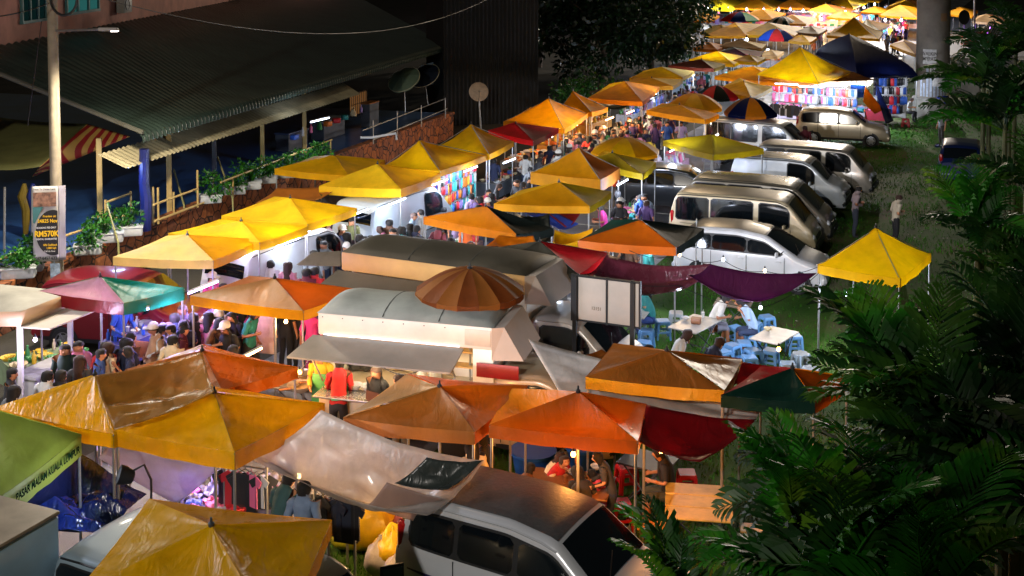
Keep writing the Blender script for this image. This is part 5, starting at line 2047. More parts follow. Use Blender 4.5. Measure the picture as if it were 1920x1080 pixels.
b2, c2 = gp(75, 312, 2.9), gp(164, 232, 3.5)
e, f = gp(244, 256, 3.0), gp(60, 332, 2.35)
mb = MB()
mb.grid(lambda u, v: b2.lerp(c2, u).lerp(f.lerp(e, u), v) - o0 + Vector((0, .03 * math.sin(u * 30), 0)), 24, 6)
k = mb.build('striped_curtain', m_, t)
k.modifiers.new('t', 'SOLIDIFY').thickness = .01
for (x, y) in ((8, 470), (60, 470), (186, 412)):
    p = gp(x, y, TZ)
    pole((p.x - o0.x, p.y - o0.y, TZ), (p.x - o0.x + .05, p.y - o0.y, 2.95), t, .035)
p = gp(40, 300, 2.5)
mb = MB()
mb.grid(lambda u, v: (p.x - 1.4 + 1.3 * u, p.y - .6 + .8 * v, 2.5 + .25 * v - .1 * math.sin(u * 3)), 8, 6)
o = mb.build('tarpaulin', cloth('#b09a84', .1, .2))
o.modifiers.new('t', 'SOLIDIFY').thickness = .01
tag(o, 'pale tarp piece under the striped awning', 'tarp')
for i, (x, colr, lab) in enumerate(((48, '#6a5a20', 'yellowish cloth bundle hanging under the striped awning'), (64, '#16245e', 'blue rolled sheet hanging under the striped awning'))):
    p = gp(x, 445, TZ)
    mb = MB()
    mb.tube([(p.x, p.y, TZ + .1), (p.x + .05, p.y, TZ + .8), (p.x - .04, p.y, 2.4), (p.x, p.y, 2.75)], [.07, .14, .16, .05], 9)
    tag(mb.build('hanging_bundle', cloth(colr, .2, .05)), lab, 'bundle')

# ------------------------------------------------------------------ terrace clutter under the roof
DKW = mat('#4a525c', .7, 0, .3, 2)
p0, p1 = gp(560, 262, TZ), gp(838, 150, TZ)
for i, (x, y, w_, d_, h_, colr, lab) in enumerate(((610, 262, 2.0, .7, .8, '#7f8fa0', 'long grey counter inside the lit end of the terrace'), (540, 285, 1.6, .7, .75, '#3a4a6a', 'dark table behind the cream terrace posts'), (690, 240, 1.0, .5, 1.1, '#8a5a30', 'wooden cabinet on the far terrace'))):
    q = gp(x, y, TZ)
    t = thing('counter', lab, 'counter', (q.x, q.y + .8, TZ), R(70))
    mb = MB()
    mb.box((0, 0, h_ - .03), (w_, d_, .06), bev=.01)
    mb.build('worktop', mat(colr, .4, 0, .2, 3), t)
    mb = MB()
    mb.box((0, 0, (h_ - .06) / 2), (w_ * .94, d_ * .9, h_ - .07), bev=.01)
    mb.build('cabinet', DKW, t)
for i in range(9):
    q = gp(545 + 16 * i, 268 - 6.5 * i, TZ + .8)
    good(rp.choice(['box', 'bottle', 'bag']), (q.x, q.y + .8, TZ + .8), rp.random() * 3, ['blue', 'white', 'pink', 'green', 'orange', 'red', 'teal', 'cream', 'lilac'][i], 'on the terrace counter', 1.5, group='things on the terrace counter')
for i, (x, y) in enumerate(((1, 0), (2, 0))):
    q = gp(742 + 44 * i, 215 - 16 * i, TZ)
    t = thing('parasol', ['tilted pale green parasol above the far terrace', 'tilted dark parasol behind the pale green one'][i], 'parasol', (q.x + .4, q.y + .8, TZ))
    c = yp(758 + 38 * i, 150 - 7 * i, q.y + .8)
    M = Matrix.Translation((c.x - q.x - .4, 0, c.z - TZ)) @ Matrix.Rotation(R(38), 4, 'X') @ Matrix.Rotation(R(-18), 4, 'Y')
    mb = MB()
    for k in range(8):
        def fn(s, tt, k=k):
            a = (k + s) * math.pi / 4
            return M @ Vector((math.cos(a) * tt * .85, math.sin(a) * tt * .85, .32 * math.cos(tt * 1.5) - .05 * math.sin(math.pi * s) * tt))
        mb.grid(fn, 4, 6)
    mb.build('cover', cloth('#66806c' if i == 0 else '#1c2838', .3, .3), t)
    mb = MB()
    mb.lathe((0, 0, .03), [(.84, 0), (.86, .02), (.84, .04)], 24, M=M)
    mb.f = mb.f[:-2]
    mb.build('rim', mat('#a8a890', .5), t)
    pole((0, 0, 0), (c.x - q.x - .4, 0, c.z - TZ), t, .025)
mb = MB()
a, b = gp(676, 258, 1.9), gp(742, 250, 1.95)
mb.tube([a, a.lerp(b, .3) + Vector((0, 0, -.05)), b, b + Vector((.05, -.1, -.25))], .05, 8)
tag(mb.build('white_pipe', WHITE_PL), 'white plastic pipe bent over the far end of the stone wall', 'pipe')
# barred kitchen window glowing at the end of the terrace
q = gp(668, 236, TZ)
t = thing('barred_window', 'warm lit barred window at the end of the terrace', 'window', (q.x, q.y + 1.2, TZ), R(72))
mb = MB()
mb.box((0, .06, .9), (1.7, .04, 1.0))
mb.build('pane', emit('#c98a50', .22), t)
mb = MB()
for k in range(9):
    mb.tube([(-.85 + 1.7 * k / 8, 0, .3), (-.85 + 1.7 * k / 8, 0, 1.5)], .015, 5)
for z in (.4, .9, 1.4):
    mb.tube([(-.88, 0, z), (.88, 0, z)], .015, 5)
mb.build('bars', TRIM, t)
q = gp(800, 190, TZ)
t = thing('barred_window', 'dim cool barred window past the parasols', 'window', (q.x, q.y + 1.2, TZ), R(72))
mb = MB()
mb.box((0, .06, 1.3), (1.7, .04, 1.2))
mb.build('pane', emit('#8fa4b0', .08), t)
mb = MB()
for k in range(7):
    mb.tube([(-.85 + 1.7 * k / 6, 0, .6), (-.85 + 1.7 * k / 6, 0, 2.0)], .02, 5)
mb.build('bars', TRIM, t)
# dark shed and dish
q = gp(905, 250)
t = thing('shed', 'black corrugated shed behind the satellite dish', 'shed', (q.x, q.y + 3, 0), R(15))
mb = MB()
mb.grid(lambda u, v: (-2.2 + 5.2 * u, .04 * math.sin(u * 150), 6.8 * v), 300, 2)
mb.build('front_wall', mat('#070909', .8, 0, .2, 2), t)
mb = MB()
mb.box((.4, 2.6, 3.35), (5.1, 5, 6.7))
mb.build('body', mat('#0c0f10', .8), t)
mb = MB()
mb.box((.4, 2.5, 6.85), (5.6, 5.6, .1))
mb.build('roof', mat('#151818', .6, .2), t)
q = gp(902, 250)
c = yp(897, 173, q.y)
t = thing('satellite_dish', 'round satellite dish on a pole beside the steep yellow tent', 'satellite dish', (q.x, q.y, 0))
M = Matrix.Translation((c.x - q.x, 0, c.z)) @ Matrix.Rotation(R(70), 4, 'X') @ Matrix.Rotation(R(8), 4, 'Y')
mb = MB()
mb.lathe((0, 0, 0), [(.5, .12), (.49, .13), (.35, .06), (.18, .015), (.02, .0), (.02, -.02), (.18, -.005), (.36, .04)], 28, M=M)
mb.build('reflector', mat('#8a7f70', .6, 0, .25, 4), t)
pole((0, 0.05, 0), (c.x - q.x, .05, c.z), t, .05)
mb = MB()
mb.tube([M @ Vector((0, -.5, .1)), M @ Vector((0, -.1, .5))], .015, 5)
mb.lathe((0, 0, 0), [(.04, 0), (.05, .06), (.02, .1)], 8, M=M @ Matrix.Translation((0, -.08, .48)))
mb.build('feed_arm', METAL, t)

# ------------------------------------------------------------------ pillar, hoarding, far road
q = gp(1747, 222)
t = thing('concrete_pillar', 'massive concrete flyover pillar with torn posters and a wider foot', 'pillar', (q.x, q.y, 0))
CONC = mat('#6e665c', .9, 0, .35, .8, .3)
mb = MB()
rr = 60 / 2 / F * q.y
mb.lathe((0, 0, 0), [(rr, 1.2), (rr, 3), (rr, 6.5), (rr * 1.012, 6.52), (rr * 1.012, 6.58), (rr, 6.6), (rr, 14), (rr * 1.5, 16), (rr * 1.5, 17)], 40)
mb.build('shaft', CONC, t, ang=25)
mb = MB()
mb.lathe((0, 0, 0), [(rr * 1.22, 0), (rr * 1.22, 1.15), (rr * 1.16, 1.22), (.2, 1.24)], 12)
mb.build('plinth', mat('#77736a', .9, 0, .3, 1.5, .3), t, ang=25)
def wrap(a0, a1, z0, z1, m_, nm, off=.012):
    mb = MB()
    mb.grid(lambda u, v: ((rr + off) * math.cos(a0 + (a1 - a0) * u), (rr + off) * math.sin(a0 + (a1 - a0) * u), z0 + (z1 - z0) * v), 8, 2)
    return mb.build(nm, m_, t)
PZ = lambda y: yp(1747, y, q.y - rr).z
D = math.pi / 180
POS = mat('#b0aca6', .8, 0, .35, 6)
for a0, a1, y0, y1 in ((215, 262, 121, 93), (242, 280, 143, 124), (250, 292, 162, 147), (275, 300, 40, 25), (218, 240, 120, 94)):
    o = wrap(a0 * D, a1 * D, PZ(y0), PZ(y1), POS if y0 != 40 else mat('#8a6a48', .8), 'poster')
    if y0 in (121, 143):
        for k, tx in enumerate(('WALKIN', 'MYPAT') if y0 == 121 else ('PAT',)):
            am = (a0 + a1) / 2 * D
            MM = Matrix.Translation(((rr + .03) * math.cos(am), (rr + .03) * math.sin(am), (PZ(y0) + PZ(y1)) / 2 + (.16 if k == 0 and y0 == 121 else -.12 * (y0 == 121)))) @ Matrix.Rotation(am + math.pi / 2, 4, 'Z') @ RX
            l = text_mesh(tx, .3 if y0 == 121 else .38, mat('#55504a', .8), t, MM, .004, sx=.75)
for k in range(9):
    a0 = 205 + k * 12
    wrap(a0 * D, (a0 + 8) * D, 1.3, 1.9 + rp.random() * 1.2, mat('#8a919a', .9, 0, .4, 4), 'paint_smear', .008)
mb = MB()
mb.add([Vector((-.1, -rr - .05, 1.3)), Vector((.55, -rr + .05, 1.4)), Vector((.5, -rr - .1, .95)), Vector((.1, -rr - .15, .9))], [(0, 1, 2, 3)])
o = mb.build('plastic_sheet', cloth('#16309a', .3, .2))
o.location = (q.x, q.y, 0)
o.modifiers.new('t', 'SOLIDIFY').thickness = .02
tag(o, 'small blue plastic sheet snagged at the pillar foot', 'sheet')
hq = gp(1805, 195)
t = thing('hoarding', 'grey canvas hoarding propped up behind the pillar', 'hoarding', (hq.x, hq.y, 0), R(-20))
mb = MB()
mb.grid(lambda u, v: (-.9 + 1.9 * u - .35 * (1 - v) * (u < .5), .06 * math.sin(u * 5 + v * 3), .5 + 2.3 * v), 12, 12)
k = mb.build('canvas', mat('#7a7468', .8, 0, .3, 1.5), t)
k.modifiers.new('t', 'SOLIDIFY').thickness = .05
for x in (-.85, .95):
    pole((x, .1, 0), (x, .1, 2.9), t, .05)
# raised road edge behind
a, b = gp(1778, 112, .5), gp(1990, 118, .5)
mb = MB()
mid = (a + b) / 2
mb.box((mid.x, mid.y, .35), ((b - a).length, .5, .7), math.atan2((b - a).y, (b - a).x), bev=.04)
tag(mb.build('road_barrier', mat('#8a8478', .9, 0, .3, 2)), 'low concrete barrier along the far road behind the palms', 'barrier')
sheet_ground('far_road', [gp(1600, 100), gp(2300, 112), gp(2300, 20), gp(1700, 20)], MATS.get('x') or mat('#2a2a2c', .6, 0, .3, .5), .004)
for (x, y0, y1, lab) in ((1826, 95, -20, 'grey street light post by the far road barrier'), (1806, 95, 22, 'thin post holding the dark oval sign')):
    p = gp(x, y0)
    t = thing('street_post', lab, 'post', (p.x, p.y, 0))
    top = yp(x, y1, p.y)
    pole((0, 0, 0), (0, 0, top.z), t, .09 if y1 < 0 else .05, name='shaft')
    if y1 > 0:
        M = Matrix.Translation((0, -.08, top.z - .5)) @ Matrix.Rotation(R(90), 4, 'X') @ Matrix.Diagonal((1, 1.3, 1, 1))
        mb = MB()
        mb.lathe((0, 0, 0), [(.5, -.02), (.52, 0), (.5, .02)], 24, M=M)
        mb.build('sign_disc', mat('#1c201c', .6), t)
    else:
        mb = MB()
        mb.tube([(0, 0, top.z), (-.6, -.3, top.z + .15)], .05, 6)
        mb.build('arm', METAL, t)

# signboard among the diners
pa = yp(1078, 600, 24)
pa.z = 0
pz = lambda y: yp(1078, y, pa.y).z
pbq = yp(1200, 612, pa.y - .55)
pbq.z = 0
d = pbq - Vector((pa.x, pa.y, 0))
t = thing('signboard', 'back of a beige three panel signboard on black posts by the diners', 'signboard', (pa.x, pa.y, 0), math.atan2(d.y, d.x))
Ls = d.length
z0, z1 = pz(598), pz(516)
for i, (x0, x1) in enumerate(((.0, .32), (.4, Ls * .5), (Ls * .52, Ls * .93))):
    pass
xs = [-.06, .06, Ls * .5, Ls * .88, Ls]
for a, b in zip(xs, xs[1:]):
    mb = MB()
    mb.box(((a + b) / 2, 0, (z0 + z1) / 2), (b - a - .04, .05, z1 - z0), bev=.01)
    mb.build('panel', mat('#bdb2a6', .6, 0, .1, 1.5), t)
for a in xs:
    mb = MB()
    mb.box((a, 0, (z0 + z1) / 2), (.035, .08, z1 - z0 + .06))
    mb.build('frame_bar', TRIM, t)
for z in (z0, z1):
    mb = MB()
    mb.box(((xs[0] + xs[-1]) / 2, 0, z), (xs[-1] - xs[0], .075, .035))
    mb.build('frame_bar', TRIM, t)
for a in (.02, Ls * .9):
    mb = MB()
    mb.box((a, -.07, (z1 - .1) / 2), (.09, .06, z1 + .1))
    mb.build('post', TRIM, t)
text_mesh('12151', .1, mat('#6a5238', .7), t, Matrix.Translation((Ls * .34, -.03, z0 + .28)) @ RX, 0, sx=.9)

# kiosk at the edge
kq = gp(40, 665)
rk = R(40)
kz = 2.2
t = thing('kiosk', 'small kiosk with grey roof, cream fascia and raised pale hatch', 'kiosk', (kq.x, kq.y, 0), 0)
A, Bq, Cq, Dq = [gp(x, y, kz) for x, y in ((-120, 590), (38, 590), (138, 552), (-20, 536))]
o0 = Vector((kq.x, kq.y, 0))
mb = MB()
up = Vector((0, 0, 1))
cc = (A + Bq + Cq + Dq) / 4
def kr(u, v):
    p = A.lerp(Bq, u).lerp(Dq.lerp(Cq, u), v)
    return p - o0 + up * (.06 + .12 * math.sin(math.pi * u) * math.sin(math.pi * v))
mb.grid(kr, 12, 10)
mb.build('roof', mat('#8d8a7c', .6, 0, .3, 1.2), t)
for P1, P2 in ((A, Bq), (Bq, Cq), (Cq, Dq), (Dq, A)):
    mb = MB()
    mb.add([P1 - o0 + up * .06, P2 - o0 + up * .06, P2 - o0 - up * .24, P1 - o0 - up * .24], [(3, 2, 1, 0)])
    f_ = mb.build('fascia', mat('#c4a888', .5, 0, .12, 2), t)
    f_.modifiers.new('t', 'SOLIDIFY').thickness = .02
for P1 in (A, Bq, Cq, Dq):
    mb = MB()
    e = P1.lerp(cc, .06) - o0
    mb.box((e.x, e.y, (kz - .2) / 2), (.1, .1, kz - .2), bev=.01)
    mb.build('post', mat('#b0b0aa', .5), t)
n_ = (Cq - Bq)
nr_ = Vector((n_.y, -n_.x, 0)).normalized()
mb = MB()
e0, e1 = Bq - o0 - up * .24, Cq - o0 - up * .24
mb.add([e0, e1, e1 + nr_ * .75 + up * .05, e0 + nr_ * .75 + up * .05, e0 - up * .03, e1 - up * .03, e1 + nr_ * .75 + up * .02, e0 + nr_ * .75 + up * .02], [(0, 1, 2, 3), (7, 6, 5, 4), (0, 4, 5, 1), (1, 5, 6, 2), (2, 6, 7, 3), (3, 7, 4, 0)])
mb.build('hatch', mat('#c0b8aa', .5, 0, .1, 2), t, smooth=False)
mb = MB()
e = (Bq.lerp(Cq, .5)) - o0
mb.box((e.x - .1, e.y + .1, .85), (1.2, .6, .06), math.atan2(n_.y, n_.x))
mb.box((e.x - .1, e.y + .1, .41), (1.15, .5, .8), math.atan2(n_.y, n_.x))
mb.build('counter', mat('#a8a8a0', .4, .2), t)
# ------------------------------------------------------------------ palms
def frond_mesh(seed, L=1.75, n=20, wl=.66, m=None):
    rs = random.Random(seed)
    mb = MB()
    droop = rs.uniform(.55, 1.0)
    def axis(t):
        a = .75 - droop * 1.35 * t
        return a
    pts = [Vector((0, 0, 0))]
    for k in range(24):
        a = axis(k / 24)
        pts.append(pts[-1] + Vector((math.cos(a), .04 * math.sin(k * .3 + seed), math.sin(a))) * (L / 24))
    mb.tube(pts, [.022 - .018 * k / 24 for k in range(25)], 5)
    for i in range(n):
        t = .16 + .83 * i / (n - 1)
        f = t * 24
        k = min(23, int(f))
        p = pts[k].lerp(pts[k + 1], f - k)
        d = (pts[k + 1] - pts[k]).normalized()
        up = Vector((0, 1, 0)).cross(d).normalized() * -1
        if up.z < 0:
            up = -up
        ll = wl * (math.sin(math.pi * min(.97, t * .86 + .12)) ** .7) * rs.uniform(.85, 1.1)
        for sd in (-1, 1):
            out = (Vector((0, sd, 0)) * .82 + Vector((rs.gauss(0, .07), 0, rs.gauss(0, .09))) + d * (.45 + .5 * t) + up * .28).normalized()
            w = .05 * (1.15 - .4 * t) * rs.uniform(.8, 1.15)
            side = d * w
            q0 = p
            q1 = p + out * ll * .5 + up * .01
            q2 = p + out * ll * .85 - Vector((0, 0, .10 * ll))
            q3 = p + out * ll - Vector((0, 0, .26 * ll))
            fold = up * w * .5
            mb.add([q0 - side * .5, q0 + side * .5, q1 - side + fold, q1 + side, q2 - side * .8 + fold, q2 + side * .7, q3], [(0, 1, 3, 2), (2, 3, 5, 4), (4, 5, 6)])
    me = bpy.data.meshes.new('frond')
    me.from_pydata(mb.v, [], mb.f)
    me.materials.append(m or LEAFP)
    return me


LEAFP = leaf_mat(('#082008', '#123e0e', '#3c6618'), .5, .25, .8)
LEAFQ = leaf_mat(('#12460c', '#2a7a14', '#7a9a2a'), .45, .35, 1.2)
FR = [frond_mesh(s) for s in range(5)] + [frond_mesh(s, m=LEAFQ) for s in (7, 8)]
rq = random.Random(8)


def palm(px, py, Yd, label, n=14, s=1.0, el=(.1, 1.25), stems=2, tone=0):
    c = yp(px, py, Yd)
    t = thing('palm_tree', label, 'palm', (c.x, c.y, 0), 0, 'palms along the right side')
    for k in range(stems):
        mb = MB()
        dx, dy = (rq.uniform(-.25, .25), rq.uniform(-.25, .25)) if k else (0, 0)
        zt = c.z - .3 * k
        mb.tube([(dx * 2, dy * 2, 0), (dx * 1.2, dy, zt * .5), (dx, dy, zt)], [.09, .07, .06], 9)
        mb.build('trunk', mat('#4d5230', .7, 0, .3, 6), t)
    ga = rq.random() * 6
    for i in range(n):
        o = bpy.data.objects.new('frond', FR[rq.randrange(5) if rq.random() > (.12, .9, .5)[tone] else 5 + rq.randrange(2)])
        C.objects.link(o)
        o.parent = t
        o.location = (rq.uniform(-.12, .12), rq.uniform(-.12, .12), c.z - rq.uniform(0, .35))
        e = el[0] + (el[1] - el[0]) * ((i * .618) % 1)
        o.rotation_euler = (rq.uniform(-.3, .3), -e + .45, ga + i * 2.4)
        k = s * rq.uniform(.8, 1.15)
        o.scale = (k, k, k)
    return t


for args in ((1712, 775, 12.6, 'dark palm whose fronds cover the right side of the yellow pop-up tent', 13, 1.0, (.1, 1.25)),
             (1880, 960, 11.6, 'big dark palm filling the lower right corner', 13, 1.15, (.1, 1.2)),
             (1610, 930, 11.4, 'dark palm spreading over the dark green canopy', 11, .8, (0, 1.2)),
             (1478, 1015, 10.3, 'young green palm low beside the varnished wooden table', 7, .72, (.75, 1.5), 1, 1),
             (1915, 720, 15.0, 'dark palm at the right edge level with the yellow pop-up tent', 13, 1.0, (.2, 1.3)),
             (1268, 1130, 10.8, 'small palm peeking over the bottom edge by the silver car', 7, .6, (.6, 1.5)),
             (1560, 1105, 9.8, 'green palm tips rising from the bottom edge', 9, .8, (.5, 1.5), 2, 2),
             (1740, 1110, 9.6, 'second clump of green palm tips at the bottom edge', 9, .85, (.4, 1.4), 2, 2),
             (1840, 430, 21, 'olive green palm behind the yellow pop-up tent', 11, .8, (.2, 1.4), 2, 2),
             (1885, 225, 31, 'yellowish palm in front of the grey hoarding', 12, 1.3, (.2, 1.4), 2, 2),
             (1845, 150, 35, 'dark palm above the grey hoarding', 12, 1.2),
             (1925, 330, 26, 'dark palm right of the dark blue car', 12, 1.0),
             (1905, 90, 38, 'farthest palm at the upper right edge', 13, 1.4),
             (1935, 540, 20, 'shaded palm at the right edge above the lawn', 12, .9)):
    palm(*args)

# ------------------------------------------------------------------ lawn tables, stools and diners
table(1303, 606, 'speckled folding table with a parasol pole on the lawn', 1.25, .75, rz=52, top='#9a948c')
table(1452, 628, 'patterned folding table on the lawn nearest the palms', 1.1, .7, rz=52, top='#a49c90')
table(1124, 612, 'small folding table with red bowls behind the signboard', 1.0, .7, rz=-10, top='#a8a4a0')
table(1375, 568, 'dark folding table between two seated diners under the purple tarp', .9, .7, rz=-20, top='#5a5450')
table(1180, 585, 'folding table before the diner in a teal shirt', .9, .7, rz=-20, top='#8a8680')
table(1310, 940, 'varnished three plank wooden table on the grass', 1.05, 1.25, rz=-8, top='#c8a04a', planks=3)
table(1062, 905, 'noodle table crowded with bowls under the orange canopy', 1.5, .9, rz=-15, top='#7a5434')
table(1215, 862, 'folded dark table under the dark red tarp', .9, .7, rz=-30, top='#2a2624')
pq = gp(1303, 590)
o = pole((pq.x, pq.y, 0), (pq.x + .02, pq.y, 2.5), None, .02)
o.name = 'parasol_pole'
tag(o, 'thin steel pole standing through the speckled lawn table', 'pole')
for i, (x, y, c, lab, n) in enumerate(((1243, 600, 'blue', 'under the diner in teal', 1), (1268, 585, 'white', 'in the tall stack behind the diner in teal', 4), (1111, 640, 'white', 'with a red mark before the signboard', 1), (1212, 618, 'blue', 'in the double stack beside the signboard', 2), (1206, 640, 'blue', 'in front of the double stack by the signboard', 1),
        (1373, 645, 'blue', 'pair by the speckled table, nearer', 1), (1356, 657, 'blue', 'pair by the speckled table, left', 1), (1420, 632, 'blue', 'at the patterned table, back', 1), (1412, 655, 'blue', 'at the patterned table, middle', 1), (1405, 668, 'blue', 'at the patterned table, front', 1), (1438, 592, 'blue', 'behind the diner in pale blue', 1),
        (1415, 605, 'blue', 'under the diner in pale blue', 1), (1348, 590, 'white', 'under the diner in white', 1), (1052, 612, 'white', 'beside the woman in pink', 2), (1502, 662, 'pale', 'stacked near the dark green canopy, tallest', 4), (1478, 680, 'pale', 'stacked near the dark green canopy, shorter', 2), (1520, 690, 'pale', 'stacked near the dark green canopy under fronds', 3), (1205, 600, 'pale', 'beside the table of the diner in teal', 1),
        (1175, 872, 'red', 'beside the noodle table', 2), (1288, 885, 'red', 'under the bare legs by the wooden table', 1), (760, 985, 'red', 'in the tall stack behind the silver car', 4), (735, 975, 'red', 'in the low stack behind the silver car', 2), (1165, 940, 'red', 'under the child in pink', 1), (1120, 930, 'red', 'under the striped diner', 1), (1698, 222, 'red', 'by the pillar under the seated man', 2))):
    for k in range(n):
        stool(x, y, c, f'{c} plastic stool {lab}' + ('' if n == 1 else f', {["bottom", "second", "third", "fourth"][k]} of its stack'), rz=rp.uniform(-40, 40), z=.45) if k == 0 else stool(0, 0, c, f'{c} plastic stool {lab}' + f', {["bottom", "second", "third", "fourth"][k]} of its stack', rz=rp.uniform(-10, 10), at=(gp(x, y, .45).x, gp(x, y, .45).y, .45 + .09 * k))
# wooden benches beside the plank table
for x, y, lab in ((1222, 985, 'short plank bench left of the varnished table'), (1415, 990, 'pale plank seat right of the varnished table')):
    q = gp(x, y, .45)
    t = thing('bench', lab, 'bench', (q.x, q.y, 0), R(-8))
    mb = MB()
    mb.box((0, 0, .44), (.45, .3, .03), bev=.01)
    mb.build('seat', mat('#b8853c', .4, 0, .3, 3), t)
    for sx in (-.18, .18):
        pole((sx, 0, 0), (sx, 0, .43), t, .015, name='leg')
for i, (x, y) in enumerate(((1395, 640), (1380, 612), (1445, 655), (1490, 628))):
    stool(x, y, 'blue', 'blue plastic stool ' + ['left of the patterned table', 'behind the pair of stools', 'in front of the patterned table', 'at the corner of the patterned table', 'at the near side of the speckled table', 'at the left end of the speckled table', 'just above the brown orange canopy', 'at the far end of the patterned table', 'before the table with red bowls', 'beside the man in teal'][i], rz=i * 31)
# scraps on the ground
rl = random.Random(3)
mb = MB()
for i in range(420):
    a_, b_ = rl.uniform(17, 60), B0 + rl.uniform(-9, 9)
    c = S(a_, b_, .012 + .03 * (b_ > B0))
    s_ = rl.uniform(.02, .07)
    an = rl.uniform(0, 6)
    mb.grid(lambda u, v: (c.x + s_ * ((u - .5) * math.cos(an) - (v - .5) * math.sin(an)), c.y + s_ * ((u - .5) * math.sin(an) + (v - .5) * math.cos(an)), c.z + .012 * math.sin(u * 4 + an) * v), 2, 2)
o = mb.build('litter', mat('#a8a49c', .8, 0, .4, 20))
struct(tag(o, 'scraps of pale litter trodden into the grass and asphalt', 'litter'), 'stuff')
for i, pts in enumerate((((1180, 470, 2.2), (1274, 478, 2.0), (1356, 487, 2.0), (1434, 508, 2.0), (1535, 500, 2.3)), ((1085, 512, 2.25), (1274, 535, 2.0), (1426, 577, 1.62), (1535, 512, 2.25)), ((640, 560, 2.2), (562, 698, 1.55), (415, 735, 2.3)), ((795, 690, 1.9), (720, 690, 1.85), (610, 640, 2.0)))):
    mb = MB()
    w3 = [gp(*p) for p in pts]
    full = []
    for a, b in zip(w3, w3[1:]):
        full += [a.lerp(b, k / 8) - Vector((0, 0, .12 * (1 - (2 * k / 8 - 1) ** 2))) for k in range(8)]
    mb.tube(full + [w3[-1]], .008, 5)
    tag(mb.build('lamp_cord', TRIM), 'thin black lamp cord strung ' + ['in front of the white hatchback', 'under the purple tarps over the diners', 'from the woks to the wet yellow canopy', 'across the food truck kitchen'][i], 'cord')
for x, y, w_, lab in ((1000, 865, .7, 'large blue plastic tub behind the eating children'), (1095, 855, .6, 'dark blue plastic tub beside the noodle table')):
    q = gp(x, y, .3)
    t = thing('tub', lab, 'tub', (q.x, q.y, 0))
    mb = MB()
    r = w_ * .55
    mb.lathe((0, 0, 0), [(r * .8, 0), (r, .45), (r * 1.06, .46), (r * 1.06, .5), (r * .97, .5), (r * .8, .06), (.01, .05)], 22)
    mb.build('wall', mat('#aab0b4' if w_ == .4 else '#123a78', .4, 0, .1, 3), t)
    mb = MB()
    mb.lathe((0, 0, 0), [(r * 1.03, .47), (r * 1.09, .47), (r * 1.09, .52), (r * 1.0, .52)], 22)
    mb.build('rim', mat('#9aa0a4' if w_ == .4 else '#174a94', .4, 0, .1, 3), t)


def on(px, py, z, kind, colr, lab, s=1.0, g='food on the lawn tables'):
    good(kind, gp(px, py, z), rp.random() * 3, colr, '', s, label=lab, group=g)


for px, py, k, c, lab in ((1305, 606, 'box', 'brown', 'small brown caddy on the speckled table'), (1285, 600, 'bowl', 'white', 'white bowl on the speckled lawn table'), (1318, 595, 'cup', 'white', 'pale cup on the speckled lawn table'), (1138, 606, 'bowl', 'red', 'red bowl on the table behind the signboard, near'), (1150, 603, 'bowl', 'red', 'red bowl on the table behind the signboard, far'),
        (1360, 562, 'tray', 'black', 'dark tray before the diner in white'), (1376, 562, 'tray', 'yellow', 'yellow tray between the diners under the purple tarp'), (1395, 565, 'tray', 'black', 'dark tray before the diner in pale blue'), (1172, 576, 'cup', 'red', 'red drink cup before the diner in teal'), (1440, 620, 'bowl', 'cream', 'cream bowl on the patterned table')):
    on(px, py, .75, k, c, lab)
for px, py, k, c, lab in ((1042, 885, 'bowl', 'white', 'white bowl before the girl drinking'), (1075, 890, 'bowl', 'white', 'white noodle bowl beside the canopy pole'), (1118, 880, 'bowl', 'white', 'noodle bowl under the lifted chopsticks'), (1060, 905, 'cup', 'brown', 'brown drink glass on the noodle table'), (1082, 870, 'bottle', 'orange', 'tall sauce bottle on the noodle table'), (1050, 870, 'cup', 'orange', 'orange drink in front of the girls'), (1085, 910, 'tray', 'orange', 'orange plate near the striped diner'), (1100, 897, 'bowl', 'cream', 'cream bowl at the end of the noodle table')):
    on(px, py, .75, k, c, lab, 1.0, 'dishes on the noodle table')

P = person
P(1042, 540, 'woman in pink shirt with short hair seated with her back turned', 'pink', 'sit', 165, sex='f', pants='#191a20')
P(1226, 530, 'large man in teal shirt leaning over a table on a blue stool', 'teal', 'eat', 175, h=1.08, pants='#2a3f7a')
P(1332, 548, 'diner in white shirt with grey shorts under the purple tarp', 'white', 'eat', -5, shorts=True, pants='#6b6f80')
P(1418, 556, 'diner in pale blue shirt facing the one in white', 'pale blue', 'eat', 178, shorts=True, pants='#1f2a44')
P(1256, 618, 'diner with long brown hair low behind the orange canopy', 'white', 'eat', 10, 'long', 'f', hairm=HAIRB)
P(1250, 640, 'diner with black hair just above the orange canopy edge', 'charcoal', 'eat', 200)
P(1322, 636, 'person in navy bent over with head down near the speckled table', 'navy', 'eat', 30)
P(1172, 612, 'seated person in black beside the foot of the signboard', 'black', 'sit', 160, pants='#111114')
P(1014, 848, 'girl in cream top eating noodles under the orange canopy', 'cream', 'eat', 5, 'long', 'f', h=.82)
P(1038, 838, 'girl in red top holding a drink to her mouth', 'red', 'eat', -60, 'short', 'f', h=.85)
P(1146, 846, 'person in grey lifting noodles with raised chopsticks', 'charcoal', 'reach', 178, 'long', h=.82)
P(1145, 882, 'child in bright pink sitting at the noodle table', '#d04a6a', 'eat', 165, 'short', 'f', h=.78)
P(1106, 888, 'woman in black and white striped top with tied hair', 'charcoal', 'eat', 120, 'long', 'f', h=.9)
P(976, 880, 'boy seen only by his hair above the silver car roof', 'brown', 'eat', 60, h=.8)
P(1082, 915, 'small child in brown at the corner of the noodle table', 'brown', 'eat', 100, h=.72)
P(1258, 835, 'person in olive shorts on a red stool under the dark red tarp', 'black', 'sit', 175, shorts=True, pants='#3a3a2a')
P(886, 824, 'woman in cream top behind the silver car', 'cream', 'stand', 110, 'long', 'f')
